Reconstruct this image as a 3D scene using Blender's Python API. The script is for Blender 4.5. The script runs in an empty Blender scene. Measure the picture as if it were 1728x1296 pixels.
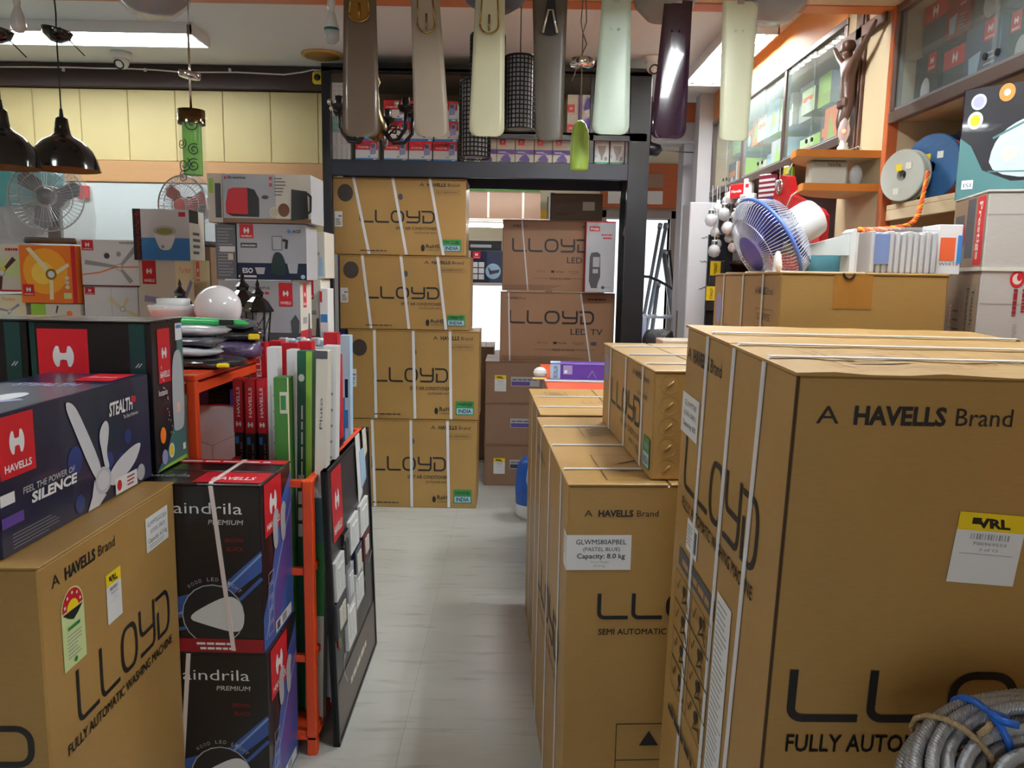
import bpy, bmesh, math, random
from mathutils import Vector, Matrix
random.seed(7)
PI = math.pi
scene = bpy.context.scene
COL = scene.collection

# ------------------------------------------------------------------ camera
FPX, PITCH, ROLL, EYE = 1300.0, math.radians(7.9), math.radians(1.0), 1.55
_fw = Vector((0, math.cos(PITCH), -math.sin(PITCH)))
_u0 = Vector((0, math.sin(PITCH), math.cos(PITCH)))
_r0 = Vector((1, 0, 0))
_R = _r0 * math.cos(ROLL) + _u0 * math.sin(ROLL)
_U = -_r0 * math.sin(ROLL) + _u0 * math.cos(ROLL)
camd = bpy.data.cameras.new('camera')
camd.sensor_width = 36.0
camd.lens = 36.0 * FPX / 1728.0
camd.clip_start = 0.02
cam = bpy.data.objects.new('camera', camd)
COL.objects.link(cam)
cam.matrix_world = Matrix(((_R.x, _U.x, -_fw.x, 0), (_R.y, _U.y, -_fw.y, 0), (_R.z, _U.z, -_fw.z, EYE), (0, 0, 0, 1)))
scene.camera = cam

def ray(u, v): return _fw + _R * ((u - 864) / FPX) + _U * ((648 - v) / FPX)
def at(u, v, y):
    d = ray(u, v); return Vector((0, 0, EYE)) + d * (y / d.y)
def atx(u, v, x):
    d = ray(u, v); return Vector((0, 0, EYE)) + d * (x / d.x)
def atz(u, v, z):
    d = ray(u, v); return Vector((0, 0, EYE)) + d * ((z - EYE) / d.z)

# ------------------------------------------------------------------ world, lights, exposure
world = bpy.data.worlds.new('daylight'); scene.world = world
world.use_nodes = True
_bg = world.node_tree.nodes['Background']
_bg.inputs['Color'].default_value = (0.86, 0.94, 1.0, 1)
_bg.inputs['Strength'].default_value = .85
TUBE_POWER = 26.0        # ceiling tube lights
SOFFIT_POWER = 72.0      # tubes on the low soffit by the viewer
scene.view_settings.view_transform = 'Standard'
scene.view_settings.look = 'None'
scene.view_settings.gamma = 1.0
scene.view_settings.use_curve_mapping = False
scene.view_settings.exposure = 1.15
scene.cycles.max_bounces = 8
scene.cycles.glossy_bounces = 3
scene.cycles.transmission_bounces = 6
scene.cycles.transparent_max_bounces = 10
scene.cycles.caustics_reflective = False
scene.cycles.caustics_refractive = False
scene.cycles.sample_clamp_indirect = 6.0

# ------------------------------------------------------------------ materials
def S(r, g, b):
    f = lambda c: (c / 255 / 12.92) if c <= 10.3 else ((c / 255 + .055) / 1.055) ** 2.4
    return (f(r), f(g), f(b), 1)

MATS = {}
def mat(name, col, rough=.55, metal=0.0, noise=0.0, nscale=30, coat=0.0, bump=0.0, emit=0.0, alpha=1.0, trans=0.0, stretch=(1, 1, 1), bscale=None, spec=.5):
    if name in MATS: return MATS[name]
    m = bpy.data.materials.new(name); m.use_nodes = True
    nt = m.node_tree; b = nt.nodes['Principled BSDF']
    b.inputs['Base Color'].default_value = col
    b.inputs['Roughness'].default_value = rough
    b.inputs['Metallic'].default_value = metal
    b.inputs['Coat Weight'].default_value = coat
    b.inputs['Specular IOR Level'].default_value = spec
    if trans: b.inputs['Transmission Weight'].default_value = trans
    if alpha < 1: b.inputs['Alpha'].default_value = alpha
    if emit:
        b.inputs['Emission Color'].default_value = col
        b.inputs['Emission Strength'].default_value = emit
    if noise or bump:
        tc = nt.nodes.new('ShaderNodeTexCoord'); mp = nt.nodes.new('ShaderNodeMapping')
        mp.inputs['Scale'].default_value = stretch
        nt.links.new(tc.outputs['Object'], mp.inputs['Vector'])
        n = nt.nodes.new('ShaderNodeTexNoise'); n.inputs['Scale'].default_value = nscale
        n.inputs['Detail'].default_value = 5; n.inputs['Roughness'].default_value = .6
        nt.links.new(mp.outputs['Vector'], n.inputs['Vector'])
        if noise:
            mx = nt.nodes.new('ShaderNodeMix'); mx.data_type = 'RGBA'
            mx.inputs['A'].default_value = tuple(c * (1 - noise) for c in col[:3]) + (1,)
            mx.inputs['B'].default_value = tuple(min(1, c * (1 + noise)) for c in col[:3]) + (1,)
            nt.links.new(n.outputs['Fac'], mx.inputs['Factor'])
            nt.links.new(mx.outputs['Result'], b.inputs['Base Color'])
        if bump:
            n2 = n
            if bscale:
                n2 = nt.nodes.new('ShaderNodeTexNoise'); n2.inputs['Scale'].default_value = bscale
                nt.links.new(mp.outputs['Vector'], n2.inputs['Vector'])
            bp = nt.nodes.new('ShaderNodeBump'); bp.inputs['Strength'].default_value = bump
            bp.inputs['Distance'].default_value = .01
            nt.links.new(n2.outputs['Fac'], bp.inputs['Height'])
            nt.links.new(bp.outputs['Normal'], b.inputs['Normal'])
    MATS[name] = m
    return m

def cardboard(name, col, dark=.82):
    if name in MATS: return MATS[name]
    m = bpy.data.materials.new(name); m.use_nodes = True
    nt = m.node_tree; b = nt.nodes['Principled BSDF']; L = nt.links.new
    tc = nt.nodes.new('ShaderNodeTexCoord')
    n = nt.nodes.new('ShaderNodeTexNoise'); n.inputs['Scale'].default_value = 3.5; n.inputs['Detail'].default_value = 6
    L(tc.outputs['Object'], n.inputs['Vector'])
    f = nt.nodes.new('ShaderNodeTexNoise'); f.inputs['Scale'].default_value = 260; f.inputs['Detail'].default_value = 2
    mp = nt.nodes.new('ShaderNodeMapping'); mp.inputs['Scale'].default_value = (.2, .2, 1)
    L(tc.outputs['Object'], mp.inputs['Vector']); L(mp.outputs['Vector'], f.inputs['Vector'])
    mx = nt.nodes.new('ShaderNodeMix'); mx.data_type = 'RGBA'
    mx.inputs['A'].default_value = tuple(c * dark for c in col[:3]) + (1,)
    mx.inputs['B'].default_value = tuple(c * 1.1 for c in col[:3]) + (1,)
    L(n.outputs['Fac'], mx.inputs['Factor'])
    m2 = nt.nodes.new('ShaderNodeMix'); m2.data_type = 'RGBA'; m2.blend_type = 'MULTIPLY'; m2.inputs['Factor'].default_value = .22
    L(mx.outputs['Result'], m2.inputs['A']); L(f.outputs['Color'], m2.inputs['B'])
    L(m2.outputs['Result'], b.inputs['Base Color'])
    b.inputs['Roughness'].default_value = .44
    b.inputs['Specular IOR Level'].default_value = .5
    bp = nt.nodes.new('ShaderNodeBump'); bp.inputs['Strength'].default_value = .12; bp.inputs['Distance'].default_value = .02
    L(n.outputs['Fac'], bp.inputs['Height']); L(bp.outputs['Normal'], b.inputs['Normal'])
    MATS[name] = m
    return m

CARD = cardboard('cardboard tan', S(180, 141, 80))
CARD2 = cardboard('cardboard brown', S(150, 116, 92))
CARDL = cardboard('cardboard pale', S(196, 182, 160))
CARDD = cardboard('cardboard grey brown', S(120, 100, 78))
WHITE = mat('white paper', S(226, 228, 232), .45)
OFFW = mat('off white paper', S(214, 210, 200), .5)
BLACK = mat('black ink', S(22, 21, 24), .5)
INK = mat('faded ink', S(88, 66, 44), .6)
GREYP = mat('grey print', S(150, 152, 158), .5)
DGREY = mat('dark grey print', S(74, 76, 82), .5)
RED = mat('red print', S(196, 26, 40), .4)
REDD = mat('dark red print', S(146, 18, 34), .4)
YEL = mat('yellow print', S(238, 208, 24), .45)
GREEN = mat('green print', S(48, 132, 62), .45)
LGREEN = mat('light green print', S(150, 200, 70), .45)
PGREEN = mat('pale green print', S(206, 222, 160), .45)
BLUE = mat('blue print', S(60, 130, 200), .45)
NAVY = mat('navy print', S(20, 32, 66), .32, coat=.3)
PURP = mat('purple print', S(92, 66, 150), .45)
LILAC = mat('lilac print', S(150, 150, 196), .45)
ORANGEP = mat('orange print', S(232, 120, 40), .45)
TEALP = mat('teal print', S(70, 110, 112), .4)
STRAP = mat('white plastic strap', S(222, 224, 230), .35)
CREAMP = mat('cream print', S(236, 226, 190), .5)
SILVERP = mat('silver print', S(176, 180, 188), .35)
MAROON = mat('maroon print', S(92, 34, 48), .45)
LBLUE = mat('pale blue print', S(160, 196, 226), .45)
STEEL = mat('brushed steel', S(196, 196, 200), .28, 1.0)
CHROME = mat('chrome', S(220, 220, 222), .1, 1.0)
GOLD = mat('polished brass', S(176, 140, 74), .2, 1.0)
BLKM = mat('black painted metal', S(22, 24, 30), .38, .2)
BLKG = mat('glossy black enamel', S(12, 13, 16), .16, 0, coat=.6)
CORDM = mat('black cord', S(20, 20, 22), .6)
CORDG = mat('grey cord', S(120, 112, 104), .6)
ORANGE = mat('orange painted steel', S(226, 76, 30), .42, noise=.08, nscale=12)
WOODO = mat('orange laminate', S(206, 124, 48), .4, noise=.1, nscale=6, stretch=(1, 6, 6))
WOODE = mat('terracotta laminate', S(180, 92, 48), .45, noise=.12, nscale=6, stretch=(1, 6, 6))
PWHITE = mat('white plastic', S(224, 226, 228), .32, coat=.2)
CLEARP = mat('clear plastic film', S(225, 230, 236), .12, alpha=.2, bump=.8, bscale=14)
GLASS = mat('cabinet glass', S(206, 224, 222), .03, alpha=.14, spec=.9)
QUILT = mat('foam grey', S(120, 120, 124), .8)

# ------------------------------------------------------------------ mesh helpers
def link(o, parent=None):
    COL.objects.link(o)
    if parent: o.parent = parent
    return o

def mesh_obj(name, verts, faces, mats, parent=None, smooth=False, midx=None):
    me = bpy.data.meshes.new(name)
    me.from_pydata([tuple(v) for v in verts], [], faces)
    if not isinstance(mats, (list, tuple)): mats = [mats]
    for m in mats: me.materials.append(m)
    if midx: me.polygons.foreach_set('material_index', midx)
    if smooth: me.polygons.foreach_set('use_smooth', [True] * len(me.polygons))
    me.update()
    return link(bpy.data.objects.new(name, me), parent)

class MB:
    def __init__(s): s.v = []; s.f = []; s.m = []; s.cur = 0
    def add(s, vs, fs):
        o = len(s.v); s.v += [Vector(v) for v in vs]
        s.f += [tuple(i + o for i in f) for f in fs]; s.m += [s.cur] * len(fs)
        return s
    def box(s, a, b, c=0.0):
        x0, y0, z0 = a; x1, y1, z1 = b
        if x0 > x1: x0, x1 = x1, x0
        if y0 > y1: y0, y1 = y1, y0
        if z0 > z1: z0, z1 = z1, z0
        c = min(c, (x1 - x0) * .45, (y1 - y0) * .45, (z1 - z0) * .45)
        if c <= 0:
            return s.add([(x0, y0, z0), (x1, y0, z0), (x1, y1, z0), (x0, y1, z0), (x0, y0, z1), (x1, y0, z1), (x1, y1, z1), (x0, y1, z1)],
                         [(3, 2, 1, 0), (4, 5, 6, 7), (0, 1, 5, 4), (1, 2, 6, 5), (2, 3, 7, 6), (3, 0, 4, 7)])
        vs = []; ix = {}
        for i, x in enumerate((x0, x1)):
            for j, y in enumerate((y0, y1)):
                for k, z in enumerate((z0, z1)):
                    dx, dy, dz = (c if i == 0 else -c), (c if j == 0 else -c), (c if k == 0 else -c)
                    ix[i, j, k] = len(vs)
                    vs += [(x, y + dy, z + dz), (x + dx, y, z + dz), (x + dx, y + dy, z)]
        X = lambda i, j, k: ix[i, j, k]; Y = lambda i, j, k: ix[i, j, k] + 1; Z = lambda i, j, k: ix[i, j, k] + 2
        fs = [(X(0, 0, 0), X(0, 0, 1), X(0, 1, 1), X(0, 1, 0)), (X(1, 0, 0), X(1, 1, 0), X(1, 1, 1), X(1, 0, 1)),
              (Y(0, 0, 0), Y(1, 0, 0), Y(1, 0, 1), Y(0, 0, 1)), (Y(0, 1, 0), Y(0, 1, 1), Y(1, 1, 1), Y(1, 1, 0)),
              (Z(0, 0, 0), Z(0, 1, 0), Z(1, 1, 0), Z(1, 0, 0)), (Z(0, 0, 1), Z(1, 0, 1), Z(1, 1, 1), Z(0, 1, 1))]
        for j in (0, 1):
            for k in (0, 1):
                q = (Y(0, j, k), Y(1, j, k), Z(1, j, k), Z(0, j, k)); fs.append(q if j == k else q[::-1])
        for i in (0, 1):
            for k in (0, 1):
                q = (X(i, 0, k), X(i, 1, k), Z(i, 1, k), Z(i, 0, k)); fs.append(q if i != k else q[::-1])
        for i in (0, 1):
            for j in (0, 1):
                q = (X(i, j, 0), X(i, j, 1), Y(i, j, 1), Y(i, j, 0)); fs.append(q if i == j else q[::-1])
        for i in (0, 1):
            for j in (0, 1):
                for k in (0, 1):
                    q = (X(i, j, k), Y(i, j, k), Z(i, j, k)); fs.append(q if (i + j + k) % 2 == 1 else q[::-1])
        return s.add(vs, fs)
    def tube(s, pts, r, n=8, closed=False, cap=True):
        pts = [Vector(p) for p in pts]; m = len(pts); rs = r if isinstance(r, (list, tuple)) else [r] * m
        rings = []; prev = None
        for i, p in enumerate(pts):
            if closed: t = pts[(i + 1) % m] - pts[i - 1]
            elif i == 0: t = pts[1] - p
            elif i == m - 1: t = p - pts[-2]
            else: t = pts[i + 1] - pts[i - 1]
            t = t.normalized() if t.length > 1e-9 else Vector((0, 0, 1))
            if prev is None:
                a = Vector((0, 0, 1)) if abs(t.z) < .9 else Vector((1, 0, 0)); prev = t.cross(a).normalized()
            else:
                prev = prev - t * prev.dot(t)
                if prev.length < 1e-6: prev = t.orthogonal()
                prev.normalize()
            b = t.cross(prev)
            rings.append([p + (prev * math.cos(2 * PI * k / n) + b * math.sin(2 * PI * k / n)) * rs[i] for k in range(n)])
        vs = [v for rg in rings for v in rg]; fs = []
        for i in range(m if closed else m - 1):
            j = (i + 1) % m
            for k in range(n):
                fs.append((i * n + k, i * n + (k + 1) % n, j * n + (k + 1) % n, j * n + k))
        if cap and not closed:
            fs.append(tuple(range(n))[::-1]); fs.append(tuple((m - 1) * n + k for k in range(n)))
        return s.add(vs, fs)
    def cyl(s, p0, p1, r0, r1=None, n=16): return s.tube([p0, p1], [r0, r0 if r1 is None else r1], n)
    def lathe(s, prof, n=24, M=None, cap=False):
        vs = []; fs = []
        for r, z in prof:
            for k in range(n):
                a = 2 * PI * k / n; v = Vector((r * math.cos(a), r * math.sin(a), z))
                vs.append(M @ v if M else v)
        for i in range(len(prof) - 1):
            for k in range(n):
                fs.append((i * n + k, i * n + (k + 1) % n, (i + 1) * n + (k + 1) % n, (i + 1) * n + k))
        if cap:
            fs.append(tuple(range(n))[::-1]); fs.append(tuple((len(prof) - 1) * n + k for k in range(n)))
        return s.add(vs, fs)
    def ball(s, c, r, n=16, m=10, sc=(1, 1, 1)):
        c = Vector(c); o = []
        prof = [(max(1e-5, math.sin(PI * i / m)) * r, -math.cos(PI * i / m) * r) for i in range(m + 1)]
        M = Matrix.Translation(c) @ Matrix.Diagonal((*sc, 1))
        return s.lathe(prof, n, M)
    def prism(s, pts, t, axis):
        """extrude a 3-D polygon by the vector axis*t"""
        n = len(pts); d = Vector(axis) * t; P = [Vector(p) for p in pts]
        vs = P + [p + d for p in P]
        fs = [tuple(range(n))[::-1], tuple(range(n, 2 * n))] + [(i, (i + 1) % n, n + (i + 1) % n, n + i) for i in range(n)]
        return s.add(vs, fs)
    def build(s, name, mats, parent=None, smooth=False):
        return mesh_obj(name, s.v, s.f, mats, parent, smooth, s.m if isinstance(mats, (list, tuple)) else None)

def tag(o, label, cat, group=None):
    o['label'] = label; o['category'] = cat
    if group: o['group'] = group
    return o
def thing(name, label, cat, loc=(0, 0, 0), rot=(0, 0, 0), group=None):
    o = bpy.data.objects.new(name, None); COL.objects.link(o)
    o.empty_display_size = .05
    o.location = loc; o.rotation_euler = rot if isinstance(rot, (tuple, list)) else (0, 0, rot)
    return tag(o, label, cat, group)
def struct(o): o['kind'] = 'structure'; return o
def copy_tree(o, parent=None):
    c = o.copy(); COL.objects.link(c); c.parent = parent
    for ch in o.children: copy_tree(ch, c)
    return c
def clone(o, label, loc, rot=None, group=None):
    c = copy_tree(o); c.location = loc
    if rot is not None: c.rotation_euler = (0, 0, rot) if not isinstance(rot, (tuple, list)) else rot
    c['label'] = label
    if group: c['group'] = group
    return c

# ------------------------------------------------------------------ text and print
_tx = {}
def text_geo(s, bold=0.0):
    k = (s, bold)
    if k in _tx: return _tx[k]
    cu = bpy.data.curves.new('t', 'FONT'); cu.body = s; cu.size = 1.0; cu.resolution_u = 2; cu.offset = bold
    o = bpy.data.objects.new('t', cu)
    me = o.to_mesh()
    vs = [v.co.copy() for v in me.vertices]; fs = [tuple(p.vertices) for p in me.polygons]
    o.to_mesh_clear(); bpy.data.objects.remove(o); bpy.data.curves.remove(cu)
    if not vs: vs = [Vector((0, 0, 0))]
    x0 = min(v.x for v in vs); x1 = max(v.x for v in vs)
    _tx[k] = (vs, fs, x0, max(1e-6, x1 - x0))
    return _tx[k]
CAP = .729

class Art:
    """flat print on one face of a box of size (w, d, h); face F front, L left, R right, T top, K back"""
    def __init__(s, root, dims, face, name=None, z=.0008):
        name = name or {'F': 'front_print', 'L': 'side_print', 'R': 'side_print', 'T': 'top_print', 'K': 'back_print'}[face]
        w, d, h = dims; s.root = root; s.name = name; s.z = z; s.mb = MB(); s.mats = []; s.layer = 0
        V = Vector
        s.o, s.U, s.V, s.N = {'F': (V((0, 0, 0)), V((1, 0, 0)), V((0, 0, 1)), V((0, -1, 0))),
                              'R': (V((w, 0, 0)), V((0, 1, 0)), V((0, 0, 1)), V((1, 0, 0))),
                              'L': (V((0, d, 0)), V((0, -1, 0)), V((0, 0, 1)), V((-1, 0, 0))),
                              'K': (V((w, d, 0)), V((-1, 0, 0)), V((0, 0, 1)), V((0, 1, 0))),
                              'T': (V((0, 0, h)), V((1, 0, 0)), V((0, 1, 0)), V((0, 0, 1)))}[face]
        s.rotated = None
    def _P(s, u, v):
        if s.rotated:
            cu, cv, c, n = s.rotated; du, dv = u - cu, v - cv; u, v = cu + du * c - dv * n, cv + du * n + dv * c
        return s.o + s.U * u + s.V * v + s.N * (s.z + s.layer * .00012)
    def turn(s, cu, cv, ang): s.rotated = (cu, cv, math.cos(ang), math.sin(ang)); return s
    def straight(s): s.rotated = None; return s
    def _m(s, m):
        if m not in s.mats: s.mats.append(m)
        s.mb.cur = s.mats.index(m); s.layer += 1
    def soft(s, pts, m, n=2):
        for _ in range(n):
            q = []
            for i in range(len(pts)):
                a, b = pts[i], pts[(i + 1) % len(pts)]
                q += [(a[0] * .75 + b[0] * .25, a[1] * .75 + b[1] * .25), (a[0] * .25 + b[0] * .75, a[1] * .25 + b[1] * .75)]
            pts = q
        return s.poly(pts, m)
    def poly(s, pts, m): s._m(m); s.mb.add([s._P(*p) for p in pts], [tuple(range(len(pts)))]); return s
    def rect(s, u0, v0, u1, v1, m): return s.poly([(u0, v0), (u1, v0), (u1, v1), (u0, v1)], m)
    def disc(s, cu, cv, ru, rv, m, n=20): return s.poly([(cu + ru * math.cos(2 * PI * k / n), cv + rv * math.sin(2 * PI * k / n)) for k in range(n)], m)
    def stroke(s, pts, w, m, closed=False):
        s._m(m); n = len(pts); L = []; R = []
        for i, (x, y) in enumerate(pts):
            a = pts[i - 1] if (i or closed) else pts[0]; b = pts[(i + 1) % n] if (i < n - 1 or closed) else pts[-1]
            def nn(p, q):
                dx, dy = q[0] - p[0], q[1] - p[1]; l = math.hypot(dx, dy) or 1; return (-dy / l, dx / l)
            n1 = nn(a, (x, y)) if a != (x, y) else nn((x, y), b); n2 = nn((x, y), b) if b != (x, y) else n1
            k = 1 + n1[0] * n2[0] + n1[1] * n2[1]; k = max(k, .4)
            mx, my = (n1[0] + n2[0]) / k * w / 2, (n1[1] + n2[1]) / k * w / 2
            L.append((x + mx, y + my)); R.append((x - mx, y - my))
        vs = [s._P(*p) for p in L] + [s._P(*p) for p in R]
        s.mb.add(vs, [(n + i, n + (i + 1) % n, (i + 1) % n, i) for i in range(n if closed else n - 1)])
        return s
    def frame(s, u0, v0, u1, v1, w, m): return s.stroke([(u0, v0), (u1, v0), (u1, v1), (u0, v1)], w, m, True)
    def text(s, t, u, v, W, h, m, bold=0.0, slant=0.0, vertical=False):
        """text in the box u..u+W with cap height h; vertical reads bottom to top"""
        copies = [(0, 0)]
        if bold and set(t) & set('MWmw'):       # thicken by overprinting: the outline offset closes these letters
            e = max(0, bold) * h / CAP * .8; copies = [(-e, -e), (e, -e), (-e, e), (e, e)]; bold = 0.0
        vs, fs, x0, tw = text_geo(t, bold); s._m(m)
        for ea, eb in copies:
            out = []
            for p in vs:
                a = (p.x - x0) / tw * W + ea; b = p.y / CAP * h + eb; a += slant * b
                out.append(s._P(u - b, v + a) if vertical == 1 else s._P(u + b, v - a) if vertical == 2 else s._P(u + a, v + b))
            s.mb.add(out, fs)
        return s
    def bars(s, u, v, W, h, m, bold=0.0, slant=0.0, vertical=False):
        """illegible line of print: short word-long bars"""
        a = 0.0
        while a < W * .97:
            l = min(W - a, W * random.uniform(.1, .26))
            if vertical == 1: s.rect(u - h * .75, v + a, u, v + a + l, m)
            elif vertical == 2: s.rect(u, v - a - l, u + h * .75, v - a, m)
            else: s.rect(u + a, v, u + a + l, v + h * .75, m)
            s.layer -= 1; a += l + W * .035
        s.layer += 1
        return s
    def lines(s, u0, v0, u1, v1, n, m, fill=.45):
        st = (v1 - v0) / n
        for i in range(n):
            y = v0 + st * (i + .3); s.rect(u0, y, u0 + (u1 - u0) * random.uniform(.6, 1), y + st * fill, m); s.layer -= 1
        s.layer += 1; return s
    def lloyd(s, u, v, W, m=None, h=None):
        m = m or BLACK; sx = W / 6.15; sy = h or sx; t = .15 * min(sx, sy)
        def arc(cx, cy, r, a0, a1, n=5): return [(cx + r * math.cos(a0 + (a1 - a0) * i / n), cy + r * math.sin(a0 + (a1 - a0) * i / n)) for i in range(n + 1)]
        q = PI / 2; P = []
        for x in (0, 1.3): P.append([(x, 1)] + arc(x + .2, .27, .2, PI, 1.5 * PI) + [(x + 1.1, .07)])
        O = arc(3.25, .58, .34, 0, q) + arc(2.95, .58, .34, q, PI) + arc(2.95, .42, .34, PI, 3 * q) + arc(3.25, .42, .34, 3 * q, 4 * q)
        Y1 = [(3.9, 1)] + arc(4.1, .67, .2, PI, 1.5 * PI) + [(4.9, .47)]
        Y2 = [(4.93, 1)] + arc(4.73, .27, .2, 0, -q) + [(3.85, .07)]
        D = [(5.1, .93), (5.75, .93)] + arc(5.8, .6, .33, q, 0) + arc(5.8, .4, .33, 0, -q) + [(5.25, .07), (5.25, .62)]
        for p in P + [Y1, Y2, D]: s.stroke([(u + a * sx, v + b * sy) for a, b in p], t, m)
        s.stroke([(u + a * sx, v + b * sy) for a, b in O], t, m, True)
        return s
    def emblem(s, cu, cv, r, m=None):
        m = m or WHITE
        def half(sg):
            pts = []
            for i in range(11):
                a = math.radians(52 - 104 * i / 10); pts.append((cu + sg * r * (.08 + .92 * math.cos(a)), cv + r * 1.05 * math.sin(a) / math.sin(math.radians(52)) * .95))
            pts += [(cu + sg * r * .42, cv - r * .95), (cu + sg * r * .3, cv - r * .35), (cu, cv - r * .3), (cu, cv + r * .3), (cu + sg * r * .3, cv + r * .35), (cu + sg * r * .42, cv + r * .95)]
            return pts if sg < 0 else pts[::-1]
        s.poly(half(1), m); s.layer -= 1; s.poly(half(-1), m); return s
    def havells(s, u, v, w, h, m=None, word=True):
        s.rect(u, v, u + w, v + h, m or RED)
        s.emblem(u + w / 2, v + h * (.55 if word else .5), min(w, h) * .21)
        if word: s.text('HAVELLS', u + w * .12, v + h * .1, w * .76, h * .12, WHITE, .03)
        return s
    def brand(s, u, v, W, h, m=None):
        m = m or BLACK
        s.text('A', u, v, W * .115, h, m); s.text('HAVELLS', u + W * .19, v, W * .47, h, m, .035); s.text('Brand', u + W * .71, v, W * .29, h, m)
        return s
    def vrl(s, u, v, w, h):
        s.rect(u, v, u + w, v + h, WHITE); s.rect(u, v + h * .75, u + w, v + h, YEL)
        s.text('VRL', u + w * .28, v + h * .8, w * .5, h * .13, BLACK, .05, -.25)
        s.rect(u + w * .33, v + h * .84, u + w * .2, v + h * .93, BLACK)
        for i in range(14):
            s.rect(u + w * (.22 + i * .042), v + h * .63, u + w * (.22 + i * .042 + random.choice((.012, .024))), v + h * .71, GREYP); s.layer -= 1
        s.layer += 1
        s.text('700969553', u + w * .27, v + h * .55, w * .5, h * .045, GREYP); s.text('3 of 13', u + w * .38, v + h * .47, w * .28, h * .04, GREYP)
        s.rect(u + w * .1, v + h * .42, u + w * .9, v + h * .425, GREYP)
        return s
    def done(s): return s.mb.build(s.name, s.mats, s.root)

def carton(name, label, cat, loc, dims, rot=0, m=None, group=None, flaps=True, bev=.004, body='carton_body', tape=None):
    """box with its front-left-bottom corner at loc"""
    w, d, h = dims; m = m or CARD
    o = thing(name, label, cat, loc, rot, group); o['dims'] = dims
    del o['dims']
    if flaps:
        MB().box((0, 0, 0), (w, d, h - .006), bev).build(body, m, o)
        g = .0025
        along_x = w >= d
        for k in (0, 1):
            if along_x: MB().box((-.002, -.003 if k == 0 else d / 2 + g, h - .0065), (w + .002, d / 2 - g if k == 0 else d + .002, h), .0018).build('top_flap', m, o)
            else: MB().box((-.003 if k == 0 else w / 2 + g, -.002, h - .0065), (w / 2 - g if k == 0 else w + .002, d + .002, h), .0018).build('top_flap', m, o)
        if tape:
            if along_x: MB().box((-.003, d / 2 - .03, h - .001), (w + .003, d / 2 + .03, h + .0006)).box((-.0035, d / 2 - .03, h - .09), (-.002, d / 2 + .03, h)).build('packing_tape', tape, o)
            else: MB().box((w / 2 - .03, -.003, h - .001), (w / 2 + .03, d + .003, h + .0006)).box((w / 2 - .03, -.0045, h - .09), (w / 2 + .03, -.0025, h)).build('packing_tape', tape, o)
    else:
        MB().box((0, 0, 0), (w, d, h), bev).build(body, m, o)
    return o

def strap(o, dims, axis, pos, pos2=None, w=.013, m=None, t=.0022):
    """plastic band round a box: axis x = loop in the yz plane at x=pos (pos at the bottom, pos2 at the top)"""
    W, D, H = dims; pos2 = pos if pos2 is None else pos2
    A = D if axis == 'x' else W; c = .006
    e = .0032
    P = [(-e, c), (-e, H - c), (c, H + .0036), (A - c, H + .0036), (A + e, H - c), (A + e, c), (A - c, .0002), (c, .0002)]
    vs = []; n = len(P)
    for a, z in P:
        q = pos + (pos2 - pos) * z / H
        for s_ in (-w / 2, w / 2):
            for inn in (0, 1):
                aa = a + (t * .9 if a < A / 2 else -t * .9) * inn * (1 if a in (-e, A + e) else 0)
                zz = z - (t * .9 * inn if z > H / 2 and a not in (-e, A + e) else 0)
                vs.append((q + s_, aa, zz) if axis == 'x' else (aa, q + s_, zz))
    fs = []
    for i in range(n):
        j = (i + 1) % n; a = i * 4; b = j * 4
        fs += [(a, b, b + 2, a + 2), (a, a + 1, b + 1, b), (a + 2, b + 2, b + 3, a + 3), (a + 1, a + 3, b + 3, b + 1)]
    return mesh_obj('strap', vs, fs, m or STRAP, o)

# ================================================================== THE ROOM
FLOORM = mat('polished stone floor', S(186, 187, 182), .26, noise=.13, nscale=2.4, bump=.04, stretch=(.7, 2.4, 1), bscale=14)
for _n in list(FLOORM.node_tree.nodes):
    if _n.type == 'TEX_COORD':
        _g = FLOORM.node_tree.nodes.new('ShaderNodeNewGeometry')
        for _l in list(_n.outputs['Object'].links): FLOORM.node_tree.links.new(_g.outputs['Position'], _l.to_socket)
CEILM = mat('white ceiling paint', S(222, 226, 230), .8, noise=.03, nscale=4)
SOFM = mat('beige soffit laminate', S(196, 178, 150), .6, noise=.04, nscale=5)
WALLC = mat('cream wall paint', S(214, 202, 172), .75, noise=.05, nscale=3)
WALLW = mat('whitewash wall', S(206, 202, 206), .8, noise=.1, nscale=2.5)
PINKW = mat('pink wall paint', S(206, 178, 172), .8, noise=.05, nscale=3)
YELP = mat('yellow veneer board', S(198, 181, 130), .5, noise=.1, nscale=3, stretch=(1, 1, .4))
DARKB = mat('dark brown laminate', S(52, 32, 34), .5, noise=.1, nscale=8)
TANW = mat('tan wood laminate', S(186, 142, 98), .5, noise=.1, nscale=5, stretch=(.3, 1, 8))
GREYW = mat('pale blue grey board', S(206, 216, 220), .5, noise=.03)
BEIGEP = mat('beige laminate', S(196, 176, 144), .5, noise=.05, nscale=5, stretch=(3, 3, .5))
REDB = mat('red brown laminate', S(96, 44, 40), .5, noise=.1, nscale=7)
CEIL, SOF, WX = 2.9, 2.6, 1.45

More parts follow.
